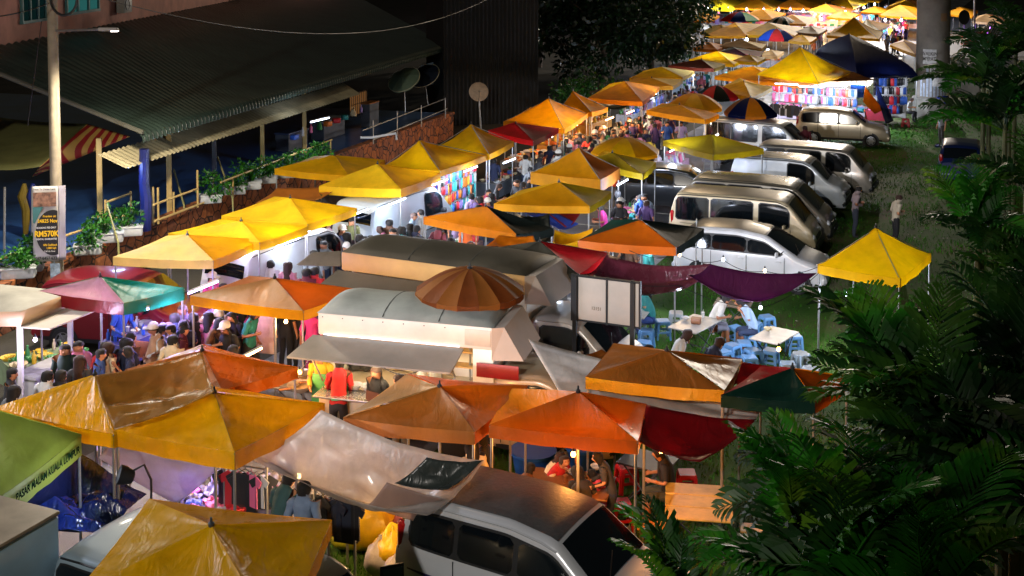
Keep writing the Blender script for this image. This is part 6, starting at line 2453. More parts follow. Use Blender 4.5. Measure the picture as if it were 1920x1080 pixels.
P(908, 811, 'man in black shirt standing beside the woman in cream', 'black', 'stand', 160)
# food truck
P(606, 650, 'cook in yellow shirt and green apron at the woks', 'yellow', 'reach', 262, 'cap', apron='green', capc='#b8bfae')
P(634, 677, 'cook in red shirt with green apron straps seen from behind', 'red', 'reach', 92, apron='#2a9a72')
P(708, 684, 'cook in black shirt and brown apron looking aside', 'black', 'stand', 235, apron='#4a2418')
P(751, 699, 'dark haired helper half hidden by the clear canopy side', 'charcoal', 'stand', 140)
P(535, 556, 'person in black jeans standing behind the food truck awning', 'black', 'stand', 70, pants='#15161a')
P(562, 552, 'person in black beside a bare bulb behind the food truck', 'charcoal', 'stand', 110, pants='#15161a')
P(585, 575, 'person in magenta trousers behind the food truck corner', 'magenta', 'stand', 80, pants='#8a2a5a')
P(925, 690, 'person in pink sleeping against the truck cab door', 'pink', 'sit', 200, z0=.25)
# front left crowd
for a in ((344, 569, 'tall person with light brown hair in lilac shirt at the drinks stall', 'lilac', 'stand', 250, 'short', 'm', '#6a4a30'), (327, 586, 'person in navy shirt with back turned at the drinks stall', 'navy', 'stand', 100), (364, 585, 'young man in black shirt turned to the drinks stall', 'black', 'stand', 130),
          (390, 584, 'woman in pink with long black hair in the front crowd', 'pink', 'stand', 85, 'long', 'f'), (414, 572, 'person in red shirt with bobbed hair behind the front crowd', 'red', 'stand', 80), (426, 602, 'man with white cap and printed black shirt looking down', 'black', 'phone', 258, 'cap'),
          (441, 580, 'young man in black shirt checking a phone beside the white cap', 'black', 'phone', 240), (342, 607, 'person in maroon shirt in the front crowd', 'maroon', 'stand', 20), (322, 627, 'person in cream shirt seen from behind', 'cream', 'stand', 80), (281, 609, 'person in beige shirt leaning over cups', '#b08a68', 'reach', 40),
          (232, 632, 'man in charcoal shirt with back turned near the kiosk', 'charcoal', 'stand', 70), (243, 622, 'person in brown shirt behind the charcoal one', 'brown', 'stand', 60), (200, 641, 'woman in pale top with long brown hair near the kiosk', 'cream', 'stand', 60, 'long', 'f'), (186, 652, 'boy in blue shirt looking at the food on the counter', 'blue', 'stand', 5),
          (122, 642, 'middle aged man in dark green shirt facing the camera', '#1c2f28', 'stand', 280), (147, 636, 'man in pink shirt behind the one in dark green', 'pink', 'stand', 285), (148, 666, 'woman with long brown hair seen from behind at the kiosk', 'charcoal', 'stand', 95, 'long', 'f'), (112, 693, 'person with black bobbed hair beside the wet yellow canopy', 'black', 'stand', 80),
          (86, 694, 'man in white shirt from behind beside the wet yellow canopy', 'white', 'stand', 75), (19, 688, 'young man in charcoal shirt in profile at the edge', 'charcoal', 'stand', 10), (23, 722, 'woman in grey at the lower edge of the kiosk crowd', 'grey', 'stand', 70, 'long', 'f'), (388, 645, 'head with black hair just above the orange canopy', 'navy', 'stand', 90),
          (437, 646, 'second head with black hair at the orange canopy edge', 'charcoal', 'stand', 100), (456, 572, 'woman in magenta behind the phone user', 'magenta', 'stand', 70, 'long', 'f'), (405, 560, 'person in purple between the canopies', 'purple', 'stand', 90), (222, 560, 'vendor in blue cap under the green canopy', 'blue', 'reach', 320, 'cap')):
    hm = HAIRB if 'brown hair' in a[2] else HAIR
    P(a[0], a[1], a[2], a[3], a[4], a[5], *(a[6:8] if len(a) > 6 else ()), hairm=hm)
# along the left row
for a in ((507, 487, 'man in white shirt with red collar from behind', 'white', 'stand', 100), (539, 490, 'woman with long brown hair beside the man in white', '#b07a80', 'stand', 85, 'long', 'f'), (589, 500, 'person in bright red shirt behind the brown orange canopy', 'red', 'stand', 80), (574, 502, 'person in maroon with dark hair beside the red shirt', 'maroon', 'stand', 95),
          (588, 468, 'person with brown hair behind the small grey awning', 'grey', 'stand', 90), (634, 420, 'vendor in navy cap bending over the clothes table', 'navy', 'reach', 300, 'cap', 'm'), (652, 434, 'woman with long black hair in charcoal at the clothes table', 'charcoal', 'stand', 140, 'long', 'f'), (659, 407, 'vendor in olive shirt facing the lane', 'olive', 'stand', 300),
          (612, 412, 'woman in long pale pink dress by the white van', '#d6a9bd', 'stand', 330, 'black', 'f'), (730, 410, 'shopper in brown shirt with a bag strap from behind', 'brown', 'stand', 95), (770, 397, 'woman in grey blue top crossing the lane', 'pale blue', 'walk', 350, 'short', 'f'), (791, 391, 'shopper in pale shirt behind the woman in grey blue', 'white', 'stand', 160),
          (782, 441, 'person with orange shirt low beside the olive truck roof', 'orange', 'stand', 60), (750, 446, 'dark haired head above the olive truck roof', 'charcoal', 'stand', 90), (882, 450, 'woman with round face under the green and orange canopy', '#c08a70', 'stand', 280, 'brown', 'f'), (845, 445, 'woman in black under the green and orange canopy', 'black', 'stand', 60, 'long', 'f'),
          (885, 362, 'shopper in lilac beside the green canopy edge', 'lilac', 'stand', 120), (915, 352, 'man in magenta shirt looking down over the tables', '#8c2040', 'phone', 280), (926, 296, 'big man in navy shirt from behind by the grill', 'navy', 'stand', 95), (442, 481, 'young vendor in yellow vest at the white van counter', 'yellow', 'reach', 300),
          (396, 512, 'vendor in pink with pale cap beneath the cream canopy', '#d04a86', 'stand', 330, 'cap'), (418, 530, 'person in lilac behind the cream canopy pole', 'lilac', 'stand', 90, 'short', 'f'), (545, 452, 'person in white coat serving at the van counter', 'white', 'reach', 300), (518, 448, 'person in grey blue serving at the van counter', '#5a6a8a', 'stand', 330),
          (1031, 272, 'man in navy shirt from behind before the steep tent', 'navy', 'stand', 90), (1056, 263, 'man in black shirt from behind before the steep tent', 'black', 'stand', 95), (1011, 294, 'person in charcoal beside the tables by the steep tent', 'charcoal', 'stand', 40), (1135, 382, 'seated vendor in magenta facing left', 'magenta', 'sit', 185),
          (1160, 356, 'woman in black robe and headscarf beside a tent pole', 'black', 'stand', 160, 'black', 'f'), (1242, 280, 'woman in pale top with long hair near the pink goods', '#c8bcc8', 'stand', 110, 'long', 'f'), (1178, 452, 'customer in brown under the orange and black canopy', 'brown', 'sit', 30), (1215, 455, 'person in teal under the orange and black canopy', 'teal', 'stand', 200)):
    P(a[0], a[1], a[2], a[3], a[4], a[5], *(a[6:8] if len(a) > 6 else ()))
# the lane in the middle distance
k = 0
for x, y, c, f in ((1120, 235, 'black', 80), (1155, 230, 'grey', 95), (1171, 236, 'brown', 260), (1192, 220, 'charcoal', 85), (1180, 226, 'maroon', 90), (1210, 240, 'navy', 270), (1229, 231, 'purple', 100), (1140, 246, 'green', 75), (1087, 248, 'navy', 90), (1102, 255, 'red', 60), (1129, 250, 'cream', 280), (1062, 259, 'olive', 85),
                   (1250, 226, 'blue', 270), (1277, 226, 'lilac', 265), (1305, 136, 'pale blue', 280), (1325, 132, 'teal', 250), (1165, 248, 'orange', 90), (1200, 250, 'pink', 85), (1148, 262, 'white', 270), (1112, 268, 'maroon', 100), (1218, 258, 'yellow', 95), (1185, 250, 'magenta', 260), (1268, 180, 'white', 100), (1285, 172, 'black', 260), (1300, 165, 'red', 90), (1256, 190, 'green', 280)):
    P(x, y, f'walker in {c} shirt in the ' + ('warm lit lane by the round yellow parasol' if x < 1240 else 'cool lit lane beyond the round yellow parasol'), c, rp.choice(['talk', 'walk', 'phone', 'carry']), f, rp.choice(['short', 'long', 'short']), rp.choice('mf'), group='walkers in the market lane')
P(1510, 235, 'man in maroon shirt from behind beside the gold car', 'maroon', 'stand', 95)
P(1766, 206, 'man in striped shirt standing in the dark by the palms', 'grey', 'stand', 200)
P(1703, 182, 'man in white seated on red stools by the pillar', 'white', 'sit', 320, z0=.0)
P(1680, 364, 'man in flowered pale shirt holding a phone on the dark lawn', '#a39a88', 'phone', 8, pants='#15161a')
P(1604, 348, 'person in grey pink shirt in front of the white van', '#7d6f72', 'phone', 0, 'short', pants='#2a2f3c')
P(520, 893, 'man in dark teal shirt bending over the clothes heap', '#2a4a4c', 'reach', 60)
P(568, 902, 'man in grey blue shirt half hidden by the milky tarp', '#6a7c98', 'stand', 80)
# far crowd
names = list(SHIRTS)
for i in range(95):
    if i < 55:
        u_ = rp.random()
        x = 1560 + 130 * rp.random()
        y = 6 + 62 * rp.random()
        if 1550 < x < 1660 and y > 30 and y < 75 and x < 1655:
            x = 1660 + 45 * rp.random()
        w_ = 'far lane beyond the big blue tarp'
    elif i < 80:
        x = 1330 + 220 * rp.random()
        y = 18 + 14 * rp.random()
        w_ = 'far stalls under the top row of canopies'
    else:
        x = 1505 + 40 * rp.random()
        y = 46 + 30 * rp.random()
        w_ = 'far lane left of the steep bright tent'
    c = names[i % len(names)]
    P(x, y, f'person in {c} in the {w_}', c, rp.choice(['stand', 'walk']), rp.uniform(0, 360), rp.choice(['short', 'long', 'short']), rp.choice('mf'), group='people in the far crowd')

# crowds packing the lanes
def crowd(n, pts, wid, where, zone, seed):
    rc_ = random.Random(seed)
    for i in range(n):
        t_ = rc_.random() * (len(pts) - 1)
        k = int(t_)
        a, b = pts[k], pts[k + 1]
        f = t_ - k
        x = a[0] + (b[0] - a[0]) * f + rc_.uniform(-1, 1) * wid * (1.6 - .6 * t_ / (len(pts) - 1))
        y = a[1] + (b[1] - a[1]) * f + rc_.uniform(-1, 1) * wid * .22
        c = rc_.choice(names_)
        P(x, y, f'person in {c} among the {where}', c, rc_.choice(['stand', 'talk', 'walk', 'phone', 'carry', 'reach']), rc_.choice([66, 80, 95, 246, 260, 280, 180, 0]) + rc_.uniform(-20, 20), rc_.choice(['short', 'short', 'long', 'black', 'cap']) if i % 3 else 'short', rc_.choice('mf'), rc_.uniform(.92, 1.05), group=zone)


names_ = ['black', 'white', 'red', 'navy', 'grey', 'pink', 'maroon', 'pale blue', 'charcoal', 'purple', 'brown', 'lilac', 'blue', 'orange', 'teal', 'cream', 'black', 'navy']
crowd(52, [(1020, 292), (1085, 262), (1150, 238), (1235, 212)], 30, 'crowd packing the warm lit lane', 'crowd in the warm lit lane', 31)
crowd(16, [(1262, 192), (1300, 160), (1350, 128)], 18, 'shoppers in the cool lit lane past the orange canopies', 'shoppers past the orange canopies', 32)
crowd(14, [(840, 425), (905, 365), (985, 318)], 26, 'shoppers between the toy rack and the middle tents', 'shoppers by the toy rack', 33)
crowd(13, [(560, 470), (680, 436), (800, 412)], 22, 'shoppers around the long clothes table', 'shoppers by the clothes table', 34)
crowd(14, [(190, 655), (300, 605), (450, 575)], 24, 'front crowd between the kiosk and the menu banner', 'front crowd by the kiosk', 35)
crowd(12, [(1150, 330), (1190, 390), (1130, 440)], 26, 'customers behind the wide middle canopy', 'customers behind the middle canopy', 36)

# ------------------------------------------------------------------ stalls
CL = ['pink', 'white', 'blue', 'red', 'lilac', 'teal', 'black', 'orange']
FD = ['yellow', 'orange', 'brown', 'red', 'cream', 'green', 'white']
stall(690, 425, 'long table heaped with folded clothes beside the white van', 'on the long clothes table', 3.2, 1.1, kinds=('bundle', 'bundle', 'box'), cols=CL, n=30, clothc='#a04a6a')
stall(600, 462, 'table of trinkets under the lemon canopy', 'on the trinket table', 2.4, .8, kinds=('box', 'bowl', 'bundle'), cols=CL, n=18, clothc='#b08a9a')
stall(765, 418, 'table with pale goods where the woman crosses the lane', 'on the pale table', 1.8, .9, kinds=('bundle', 'box', 'bag'), cols=['white', 'yellow', 'red', 'blue'], n=12, clothc='#9fb0c0')
stall(500, 515, 'white counter of boxed food under the pale yellow canopies', 'on the white food counter', 2.2, .8, kinds=('box', 'tray', 'cup'), cols=['white', 'cream', 'blue', 'teal'], n=14, clothc='#b8b8b8')
stall(945, 330, 'grill table with trays behind the yellow tents', 'on the grill table', 3.0, .9, kinds=('tray', 'box', 'bowl'), cols=FD + ['blue'], n=18, clothc='#3a4048')
stall(985, 292, 'snack table lit by warm bulbs', 'on the warm snack table', 3, .9, kinds=('tray', 'bowl'), cols=['white', 'cream', 'orange', 'yellow'], n=18, clothc='#8c8478')
stall(1052, 262, 'fruit table under the orange tents', 'on the fruit table', 3.4, .9, kinds=('tray', 'tray', 'bag'), cols=['orange', 'yellow', 'cream'], n=20, clothc='#b8823a')
stall(1108, 226, 'snack counter with golden heaps before the orange canopy', 'on the golden snack counter', 3.4, 1.0, kinds=('tray', 'bag'), cols=['yellow', 'orange', 'cream'], n=20, clothc='#b8823a')
stall(1190, 208, 'pale table beside the glowing orange canopy', 'on the pale lane table', 3.4, .9, kinds=('bag', 'box', 'bottle'), cols=['white', 'pink', 'blue', 'lilac', 'green'], n=18, clothc='#9aa4b0')
stall(1290, 155, 'cool lit table beyond the orange canopy', 'on the cool lit table', 4, .9, kinds=('bag', 'box', 'bottle'), cols=['white', 'blue', 'lilac', 'green'], n=18, clothc='#9fb4c4')
stall(1180, 400, 'food table in front of the seated vendor', 'on the seated vendor table', 2.2, .8, kinds=('tray', 'box', 'cup'), cols=['green', 'white', 'teal', 'pink', 'cream'], n=14, clothc='#6a7a8a')
stall(1255, 305, 'table piled with pink packs near the pickup', 'on the pink pack table', 2.6, .9, kinds=('bag', 'bag', 'box'), cols=['pink', 'pink', 'lilac', 'white'], n=18, clothc='#c8a0b8', s=1.5)
stall(1345, 275, 'table of white bags under the flat olive canopy', 'on the white bag table', 2, .8, kinds=('bag',), cols=['white', 'white', 'lilac'], n=10, clothc='#9a9aa8', s=1.4)
stall(860, 462, 'round snack table below the green and orange canopy', 'on the table under the green canopy', 1.8, .7, kinds=('tray', 'box'), cols=FD, n=10, clothc='#5a3a3a')
stall(300, 590, 'drinks stall with stacked cups beside the dark red car', 'on the drinks stall', 2.0, .8, kinds=('cup', 'bottle', 'box'), cols=['orange', 'yellow', 'brown', 'lilac', 'blue', 'white'], n=26, clothc='#4a3a7a', s=1.2)
stall(262, 622, 'counter with purple lit jars in front of the drinks stall', 'on the purple lit counter', 1.8, .7, kinds=('cup', 'bottle', 'bowl'), cols=['lilac', 'blue', 'white'], n=16, clothc='#3a3a6a')
stall(85, 668, 'kiosk counter with green and yellow vegetables', 'on the kiosk counter', 1.6, .8, kinds=('tray', 'bowl', 'bottle'), cols=['green', 'yellow', 'cream'], n=16, clothc='#6a7a5a', rz=40)
stall(440, 935, 'heap of clothes on a low table by the lilac sheet', 'in the clothes heap', 1.6, 1.0, kinds=('bundle', 'bundle', 'bundle'), cols=['white', 'blue', 'black', 'pink', 'lilac', 'red'], n=22, clothc='#3a3a5a', rz=20)
stall(1010, 560, 'food counter behind the woman in pink', 'on the counter behind the woman in pink', 1.8, .8, kinds=('tray', 'bowl', 'bottle'), cols=FD, n=14, clothc='#4a4440')
stall(1530, 205, 'long table of folded clothes in the bright stall', 'on the bright stall table', 5, 1.0, rz=-20, kinds=('bundle', 'box'), cols=CL, n=34, clothc='#c8b8c8', s=1.4)
stall(1625, 205, 'table with crimson cloth behind the gold car bonnet', 'on the crimson table', 2.4, 1.2, rz=-20, kinds=('bundle',), cols=['red', 'white', 'pink'], n=10, clothc='#8c1a2a', s=1.5)
# far counters
for i, (x, y, lab) in enumerate(((1330, 30, 'far counter under the olive canopies'), (1420, 28, 'far counter below the pink lamps'), (1500, 30, 'far counter below the yellow peak'), (1540, 48, 'far food counter beside the walkers'), (1600, 22, 'far food counter under the orange canopy'), (1690, 44, 'far counter left of the pillar'), (1395, 140, 'counter with green tubs near the orange canopy'), (1430, 112, 'counter behind the yellow ridge tent'))):
    stall(x, y, lab, 'on the ' + lab.split(' beside')[0].split(' near')[0], 6, 1.2, rz=rp.choice([66, -15]), kinds=('box', 'bag', 'tray'), cols=CL + FD, n=16, clothc=rp.choice(['#c8b8b8', '#b89a70', '#9aa8c8']), s=1.9)

# display racks
rack('bright rack of hanging toys under the left yellow canopies', 'on the bright toy rack', gp(778, 385, .6) * Vector((1, 1, 0)) if False else Vector((*gp(778, 350, 1.95)[:2], 0)), Vector((*gp(892, 303, 1.95)[:2], 0)), 1.95, 'packet', 26, 4, .36, CL + ['yellow'], back='#c8ccd4', s=1.5)
rack('rack of hanging clothes beside the toy rack', 'on the clothes rack by the toys', Vector((*gp(775, 362, 1.8)[:2], 0)) + V * -2.4, Vector((*gp(775, 362, 1.8)[:2], 0)) + V * -.4, 1.8, 'garment', 12, 1, .6, CL)
rack('rack of white shirts beside the glowing orange canopy', 'on the white shirt rack', Vector((*gp(1200, 196, 1.9)[:2], 0)), Vector((*gp(1248, 172, 1.9)[:2], 0)), 1.9, 'garment', 18, 1, .6, ['white', 'lilac', 'blue', 'black', 'white'])
rack('wall of small packets at the back of the bright stall', 'on the bright stall wall', Vector((*gp(1448, 156, 2.1)[:2], 0)), Vector((*gp(1606, 168, 2.1)[:2], 0)), 2.1, 'packet', 36, 3, .5, ['white', 'pink', 'red', 'black', 'white', 'blue', 'brown'], back='#d4d4dc', s=1.9)
rack('white grid of phone covers beside the pillar', 'on the white cover grid', Vector((*gp(1640, 145, 2.4)[:2], 0)), Vector((*gp(1700, 146, 2.4)[:2], 0)), 2.4, 'packet', 12, 4, .5, ['black', 'white', 'grey' if 'grey' in GOODC else 'black', 'blue', 'red'], back='#d8d8d8', s=2.0)
rack('dark garments hanging at the end of the bright stall', 'at the end of the bright stall', Vector((*gp(1450, 190, 1.6)[:2], 0)), Vector((*gp(1500, 195, 1.6)[:2], 0)), 1.6, 'garment', 12, 1, .6, ['black', 'navy' if 'navy' in GOODC else 'black', 'white'])
rack('jeans and cloth hung beside the lilac sheet', 'beside the lilac sheet', Vector((*gp(420, 868, 1.5)[:2], 0)), Vector((*gp(500, 880, 1.5)[:2], 0)), 1.5, 'garment', 7, 1, .6, ['red', 'white', 'black', 'pink', 'black'])
rack('hanging dark trousers behind the men at the milky tarp', 'behind the milky tarp', Vector((*gp(590, 915, 1.4)[:2], 0)), Vector((*gp(665, 930, 1.4)[:2], 0)), 1.4, 'garment', 9, 1, .6, ['black', 'brown', 'black', '#1a2030'])
for i in range(5):
    a = gp(1330 + 52 * i, 26 + rp.uniform(-3, 3), 2.0)
    a.z = 0
    rack(f'far display of hanging goods {["beside the tree", "behind the red and blue parasol", "below the pink lamps", "beside the striped parasol", "near the far walkers"][i]}', f'on the far display {["by the tree", "by the parasol", "by the pink lamps", "by the stripes", "by the walkers"][i]}', a, a + U * 5, 2.2, 'garment', 14, 1, .6, CL + ['yellow', 'pink'], back=['#c8c8d8', '#c8a8c0', '#d8c8c8', '#d8c090', '#d8b070'][i], s=1.6)

# cooking pans of the food truck
for i, (x, y) in enumerate(((558, 712), (580, 716), (542, 730), (563, 735), (600, 722))):
    q = gp(x, y, .86)
    t = thing('wok', f'steel wok on the food truck cooking bench, {["back left", "back middle", "front left with handle out", "front middle", "beside the red shirted cook"][i]}', 'wok', q, R(230), 'woks on the cooking bench')
    mb = MB()
    mb.lathe((0, 0, 0), [(.07, 0), (.16, .06), (.2, .12), (.205, .12), (.16, .065), (.01, .02)], 18)
    mb.build('pan', mat('#b8b0a0', .4, .3, .2, 8), t)
    t.scale = (1.25, 1.25, 1.25)
    mb = MB()
    mb.tube([(.19, 0, .11), (.42, 0, .16)], .015, 6)
    mb.build('handle', mat('#5a4030', .5), t)
table(570, 722, 'steel cooking bench in front of the food truck', 1.2, .6, z=.84, rz=-15, topmat=mat('#77726a', .35, .6, .2, 4), group='cooking benches')
table(690, 745, 'second steel bench beside the cook in brown apron', 1.0, .55, z=.84, rz=-15, topmat=mat('#8a857c', .35, .6, .2, 4), group='cooking benches')
for i, (x, y, c, k) in enumerate(((655, 672, 'red', 'bag'), (672, 690, 'black', 'box'), (690, 690, 'black', 'box'), (720, 685, 'yellow', 'box'), (840, 690, 'red', 'bag'), (790, 718, 'white', 'bag'), (665, 730, 'white', 'bowl'), (690, 732, 'white', 'bowl'), (640, 660, 'blue', 'bowl'), (750, 690, 'cream', 'box'), (815, 715, 'white', 'bag'))):
    good(k, gp(x, y, 1.06), rp.random(), c, '', 1.5, label=f'{c} {KINDN[k]} on the food truck counter' + (['', ', near the yellow cook', ', near the red shirted cook', '', '', ', at the middle', ', front', ', next to it', '', '', ', at the cab end'][i]), group='goods on the food truck counter')
# yellow bags behind the silver car
YB = mat('#d9b016', .4, 0, .15, 6, .4)
for i, (x, y, s_, c, lab) in enumerate(((690, 985, 1.0, YB, 'large stuffed yellow plastic bag left of the red stools'), (655, 985, .8, mat('#a8a82a', .4, 0, .15, 6, .4), 'olive yellow stuffed bag against the lower canopy'), (735, 1030, .75, YB, 'upright yellow plastic bag with knotted top'), (768, 1040, .7, YB, 'yellow plastic bag touching the silver car'), (715, 1035, .6, mat('#b0a8a0', .4, 0, .1, 6, .3), 'grey clear stuffed bag between the yellow ones'), (750, 1062, .6, mat('#b8b0a8', .4, 0, .1, 6, .3), 'pale stuffed bag in front of the yellow ones'), (770, 1075, .5, YB, 'small yellow bag lowest by the silver car'))):
    q = gp(x, y, .35)
    mb = MB()
    sd = i * 7.3
    def fn(u, v):
        a = u * 2 * math.pi
        th_ = v * math.pi
        r = .42 * s_ * (math.sin(th_) ** .75 if v < .75 else (math.sin(th_) ** .75) * .9 + .05 * math.sin(a * 7)) * (1 + .22 * fbm((math.cos(a) * 1.5 + sd, math.sin(a) * 1.5, v * 3)))
        z = .42 * s_ * (1 - math.cos(th_)) + (.25 * s_ * max(0, v - .8) * 4 * (.5 + .5 * math.sin(a * 4)))
        return (r * math.cos(a), r * math.sin(a), z)
    mb.grid(fn, 30, 18)
    o = mb.build('plastic_bag', c, ang=50)
    o.location = (q.x, q.y, 0)
    tag(o, lab, 'bag')
q = gp(128, 1050, .45)
stool(128, 1050, 'blue', 'vivid blue plastic stool between the box truck and the van', 10, .5)
PROTO.setdefault('x', 0)
q = gp(735, 1065, .9)
t = thing('folding_mirror', 'dark framed panel standing by the yellow bags at the bottom edge', 'panel', (q.x, q.y, 0), R(20))
mb = MB()
mb.box((0, 0, .6), (.34, .03, .7), bev=.01)
mb.build('frame', TRIM, t)
mb = MB()
mb.box((0, -.02, .6), (.28, .01, .62))
mb.build('panel', mat('#4a525c', .2, .2), t)
# flyer panels by the food truck
for x, y, z0, z1, w_, colr, lab in ((494, 600, .5, 2.0, .5, '#c8a890', 'tall printed menu banner standing left of the food truck'), (975, 520, 1.4, 2.3, .5, '#a8a8b4', 'white plastic splash guard at the end of the dark food truck'), (265, 655, .9, 1.25, .75, '#a8603a', 'brown board fixed over the crowd by the orange canopy')):
    q = gp(x, y, (z0 + z1) / 2)
    t = thing('display_board', lab, 'board', (q.x, q.y, 0), R(-15))
    mb = MB()
    mb.box((0, 0, (z0 + z1) / 2), (w_, .03, z1 - z0), bev=.01)
    mb.build('board', mat(colr, .5, 0, .3, 2.5), t)
    for sx in (-1, 1):
        pole((sx * (w_ / 2 + .02), 0, 0), (sx * (w_ / 2 + .02), 0, z1), t, .02, mat('#c8a868', .5), 'post')

# ------------------------------------------------------------------ lamps
cold, warm, amber, lila = '#dbe8ff', '#ffc98a', '#ffa24a', '#c0a8ff'
for a in ((1274, 478, 1.9, 'bare bulb hanging in front of the white hatchback tail', warm, 18), (1356, 487, 1.9, 'bare bulb before the white hatchback rear door', cold, 18), (1434, 508, 1.9, 'bare bulb before the white hatchback front door', warm, 18), (1274, 535, 1.9, 'bare bulb under the pinkish tarp beside the diner in teal', cold, 140),
          (1586, 552, 1.6, 'brilliant bulb hanging under the yellow pop-up tent', cold, 200), (1426, 577, 1.5, 'bare bulb shining through the arm of the diner in pale blue', cold, 120), (536, 603, 1.7, 'warm bulb hanging beside the menu banner', warm, 60), (562, 698, 1.4, 'warm bulb over the woks', amber, 110), (66, 637, 1.8, 'lilac bulb under the kiosk hatch', '#e8d8ff', 90),
          (1050, 240, 2.0, 'warm bulb in the row under the orange tents, first', warm, 90), (1060, 243, 2.0, 'warm bulb in the row under the orange tents, second', warm, 90), (1070, 241, 2.0, 'warm bulb in the row under the orange tents, third', warm, 90), (1082, 234, 2.0, 'warm bulb in the row under the orange tents, fourth', warm, 90), (1035, 256, 1.9, 'white bulb under the red canopy', '#fff0e0', 90),
          (1075, 852, 1.9, 'amber bulb hidden under the orange noodle canopy', amber, 150), (1240, 845, 1.9, 'amber bulb under the dark red tarp', amber, 60), (560, 893, 1.5, 'warm bulb glowing through the milky tarp', warm, 70), (728, 952, 1.25, 'added bulb brightening the yellow bags under the low edge of the milky tarp', warm, 26), (1460, 655, 1.9, 'bulb under the brown orange canopy end', amber, 60)):  # bulb at the low tarp edge is added to brighten the yellow bags
    bulb(a[0], a[1], a[2], a[3], a[4], a[5], 55)
TL_ = ((560, 440, 'over the white van counter', cold, 70), (640, 412, 'over the long clothes table', cold, 80), (715, 390, 'over the trinkets in the lane', cold, 110), (800, 352, 'over the toy rack, near end', cold, 120), (860, 326, 'over the toy rack, far end', cold, 120), (935, 310, 'over the grill table', cold, 90), (420, 485, 'under the pale wet canopy', cold, 60), (500, 470, 'between the yellow canopies', cold, 60),
       (330, 560, 'over the drinks stall', lila, 130), (250, 590, 'over the purple counter', lila, 110), (870, 425, 'under the green and orange canopy', cold, 80), (1150, 352, 'under the wide middle canopy', cold, 130), (1250, 288, 'over the pink packs', cold, 130), (1330, 262, 'under the flat olive canopy', cold, 90), (1130, 228, 'over the golden snacks', warm, 160), (1170, 215, 'over the walkers in the lane', warm, 160),
       (1215, 182, 'beside the glowing orange canopy', cold, 220), (1290, 145, 'over the cool lit table', cold, 240), (1340, 120, 'under the rusty canopy', cold, 160), (1400, 150, 'under the orange canopy mid street', cold, 160), (1180, 448, 'under the orange and black canopy', cold, 90), (1010, 500, 'over the counter behind the woman in pink', cold, 120),
       (330, 890, 'behind the lilac sheet', lila, 40), (250, 1085, 'beneath the lowest yellow canopy', cold, 55), (400, 700, 'beneath the glossy orange canopy', warm, 35), (250, 780, 'beneath the wet yellow canopy', warm, 95), (780, 770, 'beneath the clear sided orange canopy', amber, 25))
for i, (x, y, lab, c, pw) in enumerate(TL_):
    q = gp(x, y, 1.35 if y > 870 else 2.05)
    q = q + V * (.9 if y < 860 else .7)
    tube_light(q - V * .5, q + V * .5, f'tube lamp {lab}', c, pw * 2.3)
for i, (x, y, pw) in enumerate(((1475, 160, 300), (1520, 165, 300), (1565, 163, 300), (1610, 160, 250), (1665, 150, 160))):
    q = gp(x, y - 2, 2.3)
    tube_light(q - U * .6, q + U * .6, f'tube lamp {["first from the pickup", "second from the pickup", "in the middle", "by the blue cloth", "over the phone covers"][i]} in the bright clothes stall', cold, pw * 2.0, 30)
for i, (x, y, c, pw) in enumerate(((1328, 16, cold, 1200), (1365, 16, cold, 500), (1400, 18, cold, 500), (1432, 18, '#ffd0f0', 500), (1460, 18, '#ffd0f0', 500), (1482, 18, '#ffd0f0', 500), (1506, 20, cold, 500), (1540, 36, warm, 600), (1585, 22, warm, 700), (1620, 14, cold, 800), (1660, 38, cold, 600), (1690, 38, cold, 500), (1640, 8, cold, 800), (1400, 75, cold, 300), (1440, 96, cold, 300), (1375, 58, cold, 250))):
    pw *= 22
    bulb(x, y, 2.3, f'{"pink" if c == "#ffd0f0" else "warm" if c == warm else "white"} bulb in the far stalls', c, pw, 70, 'bulbs in the far stalls', r=.13)
bulb(1855, 52, 2.0, 'violet lamp behind the red car on the far road', '#a060ff', 120, 60, 'coloured lamps', r=.1)
q = gp(236, 892, 2.0)
t = thing('clamp_lamp', 'black lamp head on a bent stalk above the wet navy sheet', 'lamp', q, R(200))
M = Matrix.Rotation(R(70), 4, 'Y')
mb = MB()
mb.lathe((0, 0, 0), [(.05, -.12), (.09, -.1), (.13, .02), (.135, .1), (.12, .1), (.1, .0), (.02, -.06)], 14, M=M)
mb.build('head', TRIM, t)
mb = MB()
mb.lathe((0, 0, 0), [(.1, .05), (.1, .06)], 14, M=M)
mb.build('lens', emit('#eaf2ff', 12), t)
mb = MB()
mb.tube([(-.08, 0, .05), (-.25, 0, .12), (-.34, .02, -.1), (-.34, .02, -.9)], .018, 6)
mb.build('stalk', TRIM, t)
l = lamp('SPOT', q + Vector((-.2, -.1, 0)), 200, cold, .1, spot=R(150), blend=.6)
aim(l, gp(40, 960, 1.7))
# inside the food truck
Mx = Matrix.Translation((pA.x, pA.y, 0)) @ Matrix.Rotation(rA, 4, 'Z')
for k in (.8, 1.9):
    lamp('POINT', Mx @ Vector((k, .55, 2.0)), 70, '#ffe2b0', .12)
lamp('POINT', Mx @ Vector((1.2, -.45, 1.85)), 60, '#ffe2b0', .12)

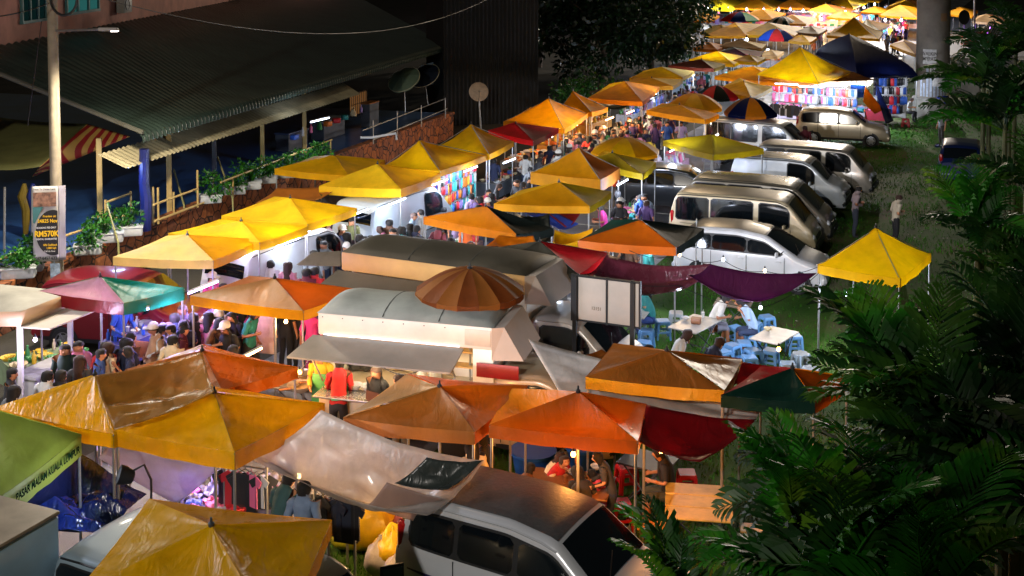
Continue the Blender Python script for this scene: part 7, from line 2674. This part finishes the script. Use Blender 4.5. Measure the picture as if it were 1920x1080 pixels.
# pole lamp, then unseen spots standing for street lamps
l = lamp('SPOT', LAMP1, 4200, '#fff0d8', .3, spot=R(165), blend=.5)
aim(l, LAMP1 + Vector((1.5, 0, -5)))
for loc, to, pw, col, sp in (((-14, -14, 19), (-5, 27, 0), 28000, '#fff6ea', 48), ((-17, 21, 10), (-8, 19, 1), 4600, '#f4f2ff', 125), ((-16, -8, 10), (9, 40, .8), 31000, '#f4f5ff', 15), ((24, 95, 16), (18, 78, 0), 5500, '#ffe4c0', 120), ((9, 62, 14), (7, 52, 0), 2500, '#ffdcae', 110), ((40, 135, 18), (34, 112, 0), 90000, '#fff0dc', 110)):  # unseen spots, added and aimed to brighten canopies, vans and far stalls
    l = lamp('SPOT', loc, pw, col, .5, spot=R(sp), blend=.6)
    aim(l, to)
q = gp(600, 225, 3.2)
tube_light(q - V * .6, q + V * .6, 'cool tube lamp under the roof at the far end of the terrace', cold, 150)
q = gp(330, 330, 3.1) - U * 2
lamp('POINT', q, 90, '#a8c4ff', .3)  # unseen bluish fill added to lift the dark terrace floor
SKYK, SUNK = .02, .06
# ------------------------------------------------------------------ night sky and lamps
w = bpy.data.worlds.new('World')
scene.world = w
w.use_nodes = True
nt = w.node_tree
nt.nodes.clear()
out = nt.nodes.new('ShaderNodeOutputWorld')
bg = nt.nodes.new('ShaderNodeBackground')
sky = nt.nodes.new('ShaderNodeTexSky')
sky.sky_type = 'NISHITA'
sky.sun_disc = False
sky.sun_elevation = R(1)
sky.sun_rotation = R(200)
nt.links.new(sky.outputs[0], bg.inputs[0])
bg.inputs[1].default_value = SKYK
nt.links.new(bg.outputs[0], out.inputs[0])
sun = lamp('SUN', (0, 0, 60), SUNK, '#ffd9a8', R(12))
sun.rotation_euler = (R(38), 0, R(-140))

scene.view_settings.view_transform = 'Standard'
scene.view_settings.look = 'None'
scene.view_settings.exposure = 0
scene.view_settings.gamma = 1
scene.render.engine = 'CYCLES'
cy = scene.cycles
cy.use_denoising = True
cy.denoiser = 'OPENIMAGEDENOISE'
cy.max_bounces = 5
cy.diffuse_bounces = 2
cy.glossy_bounces = 2
cy.transmission_bounces = 3
cy.transparent_max_bounces = 6
cy.caustics_reflective = False
cy.caustics_refractive = False
cy.sample_clamp_indirect = 3
cy.sample_clamp_direct = 12
cy.use_light_tree = True
print('OBJECTS', len(scene.objects), 'labels', len(LABELS))
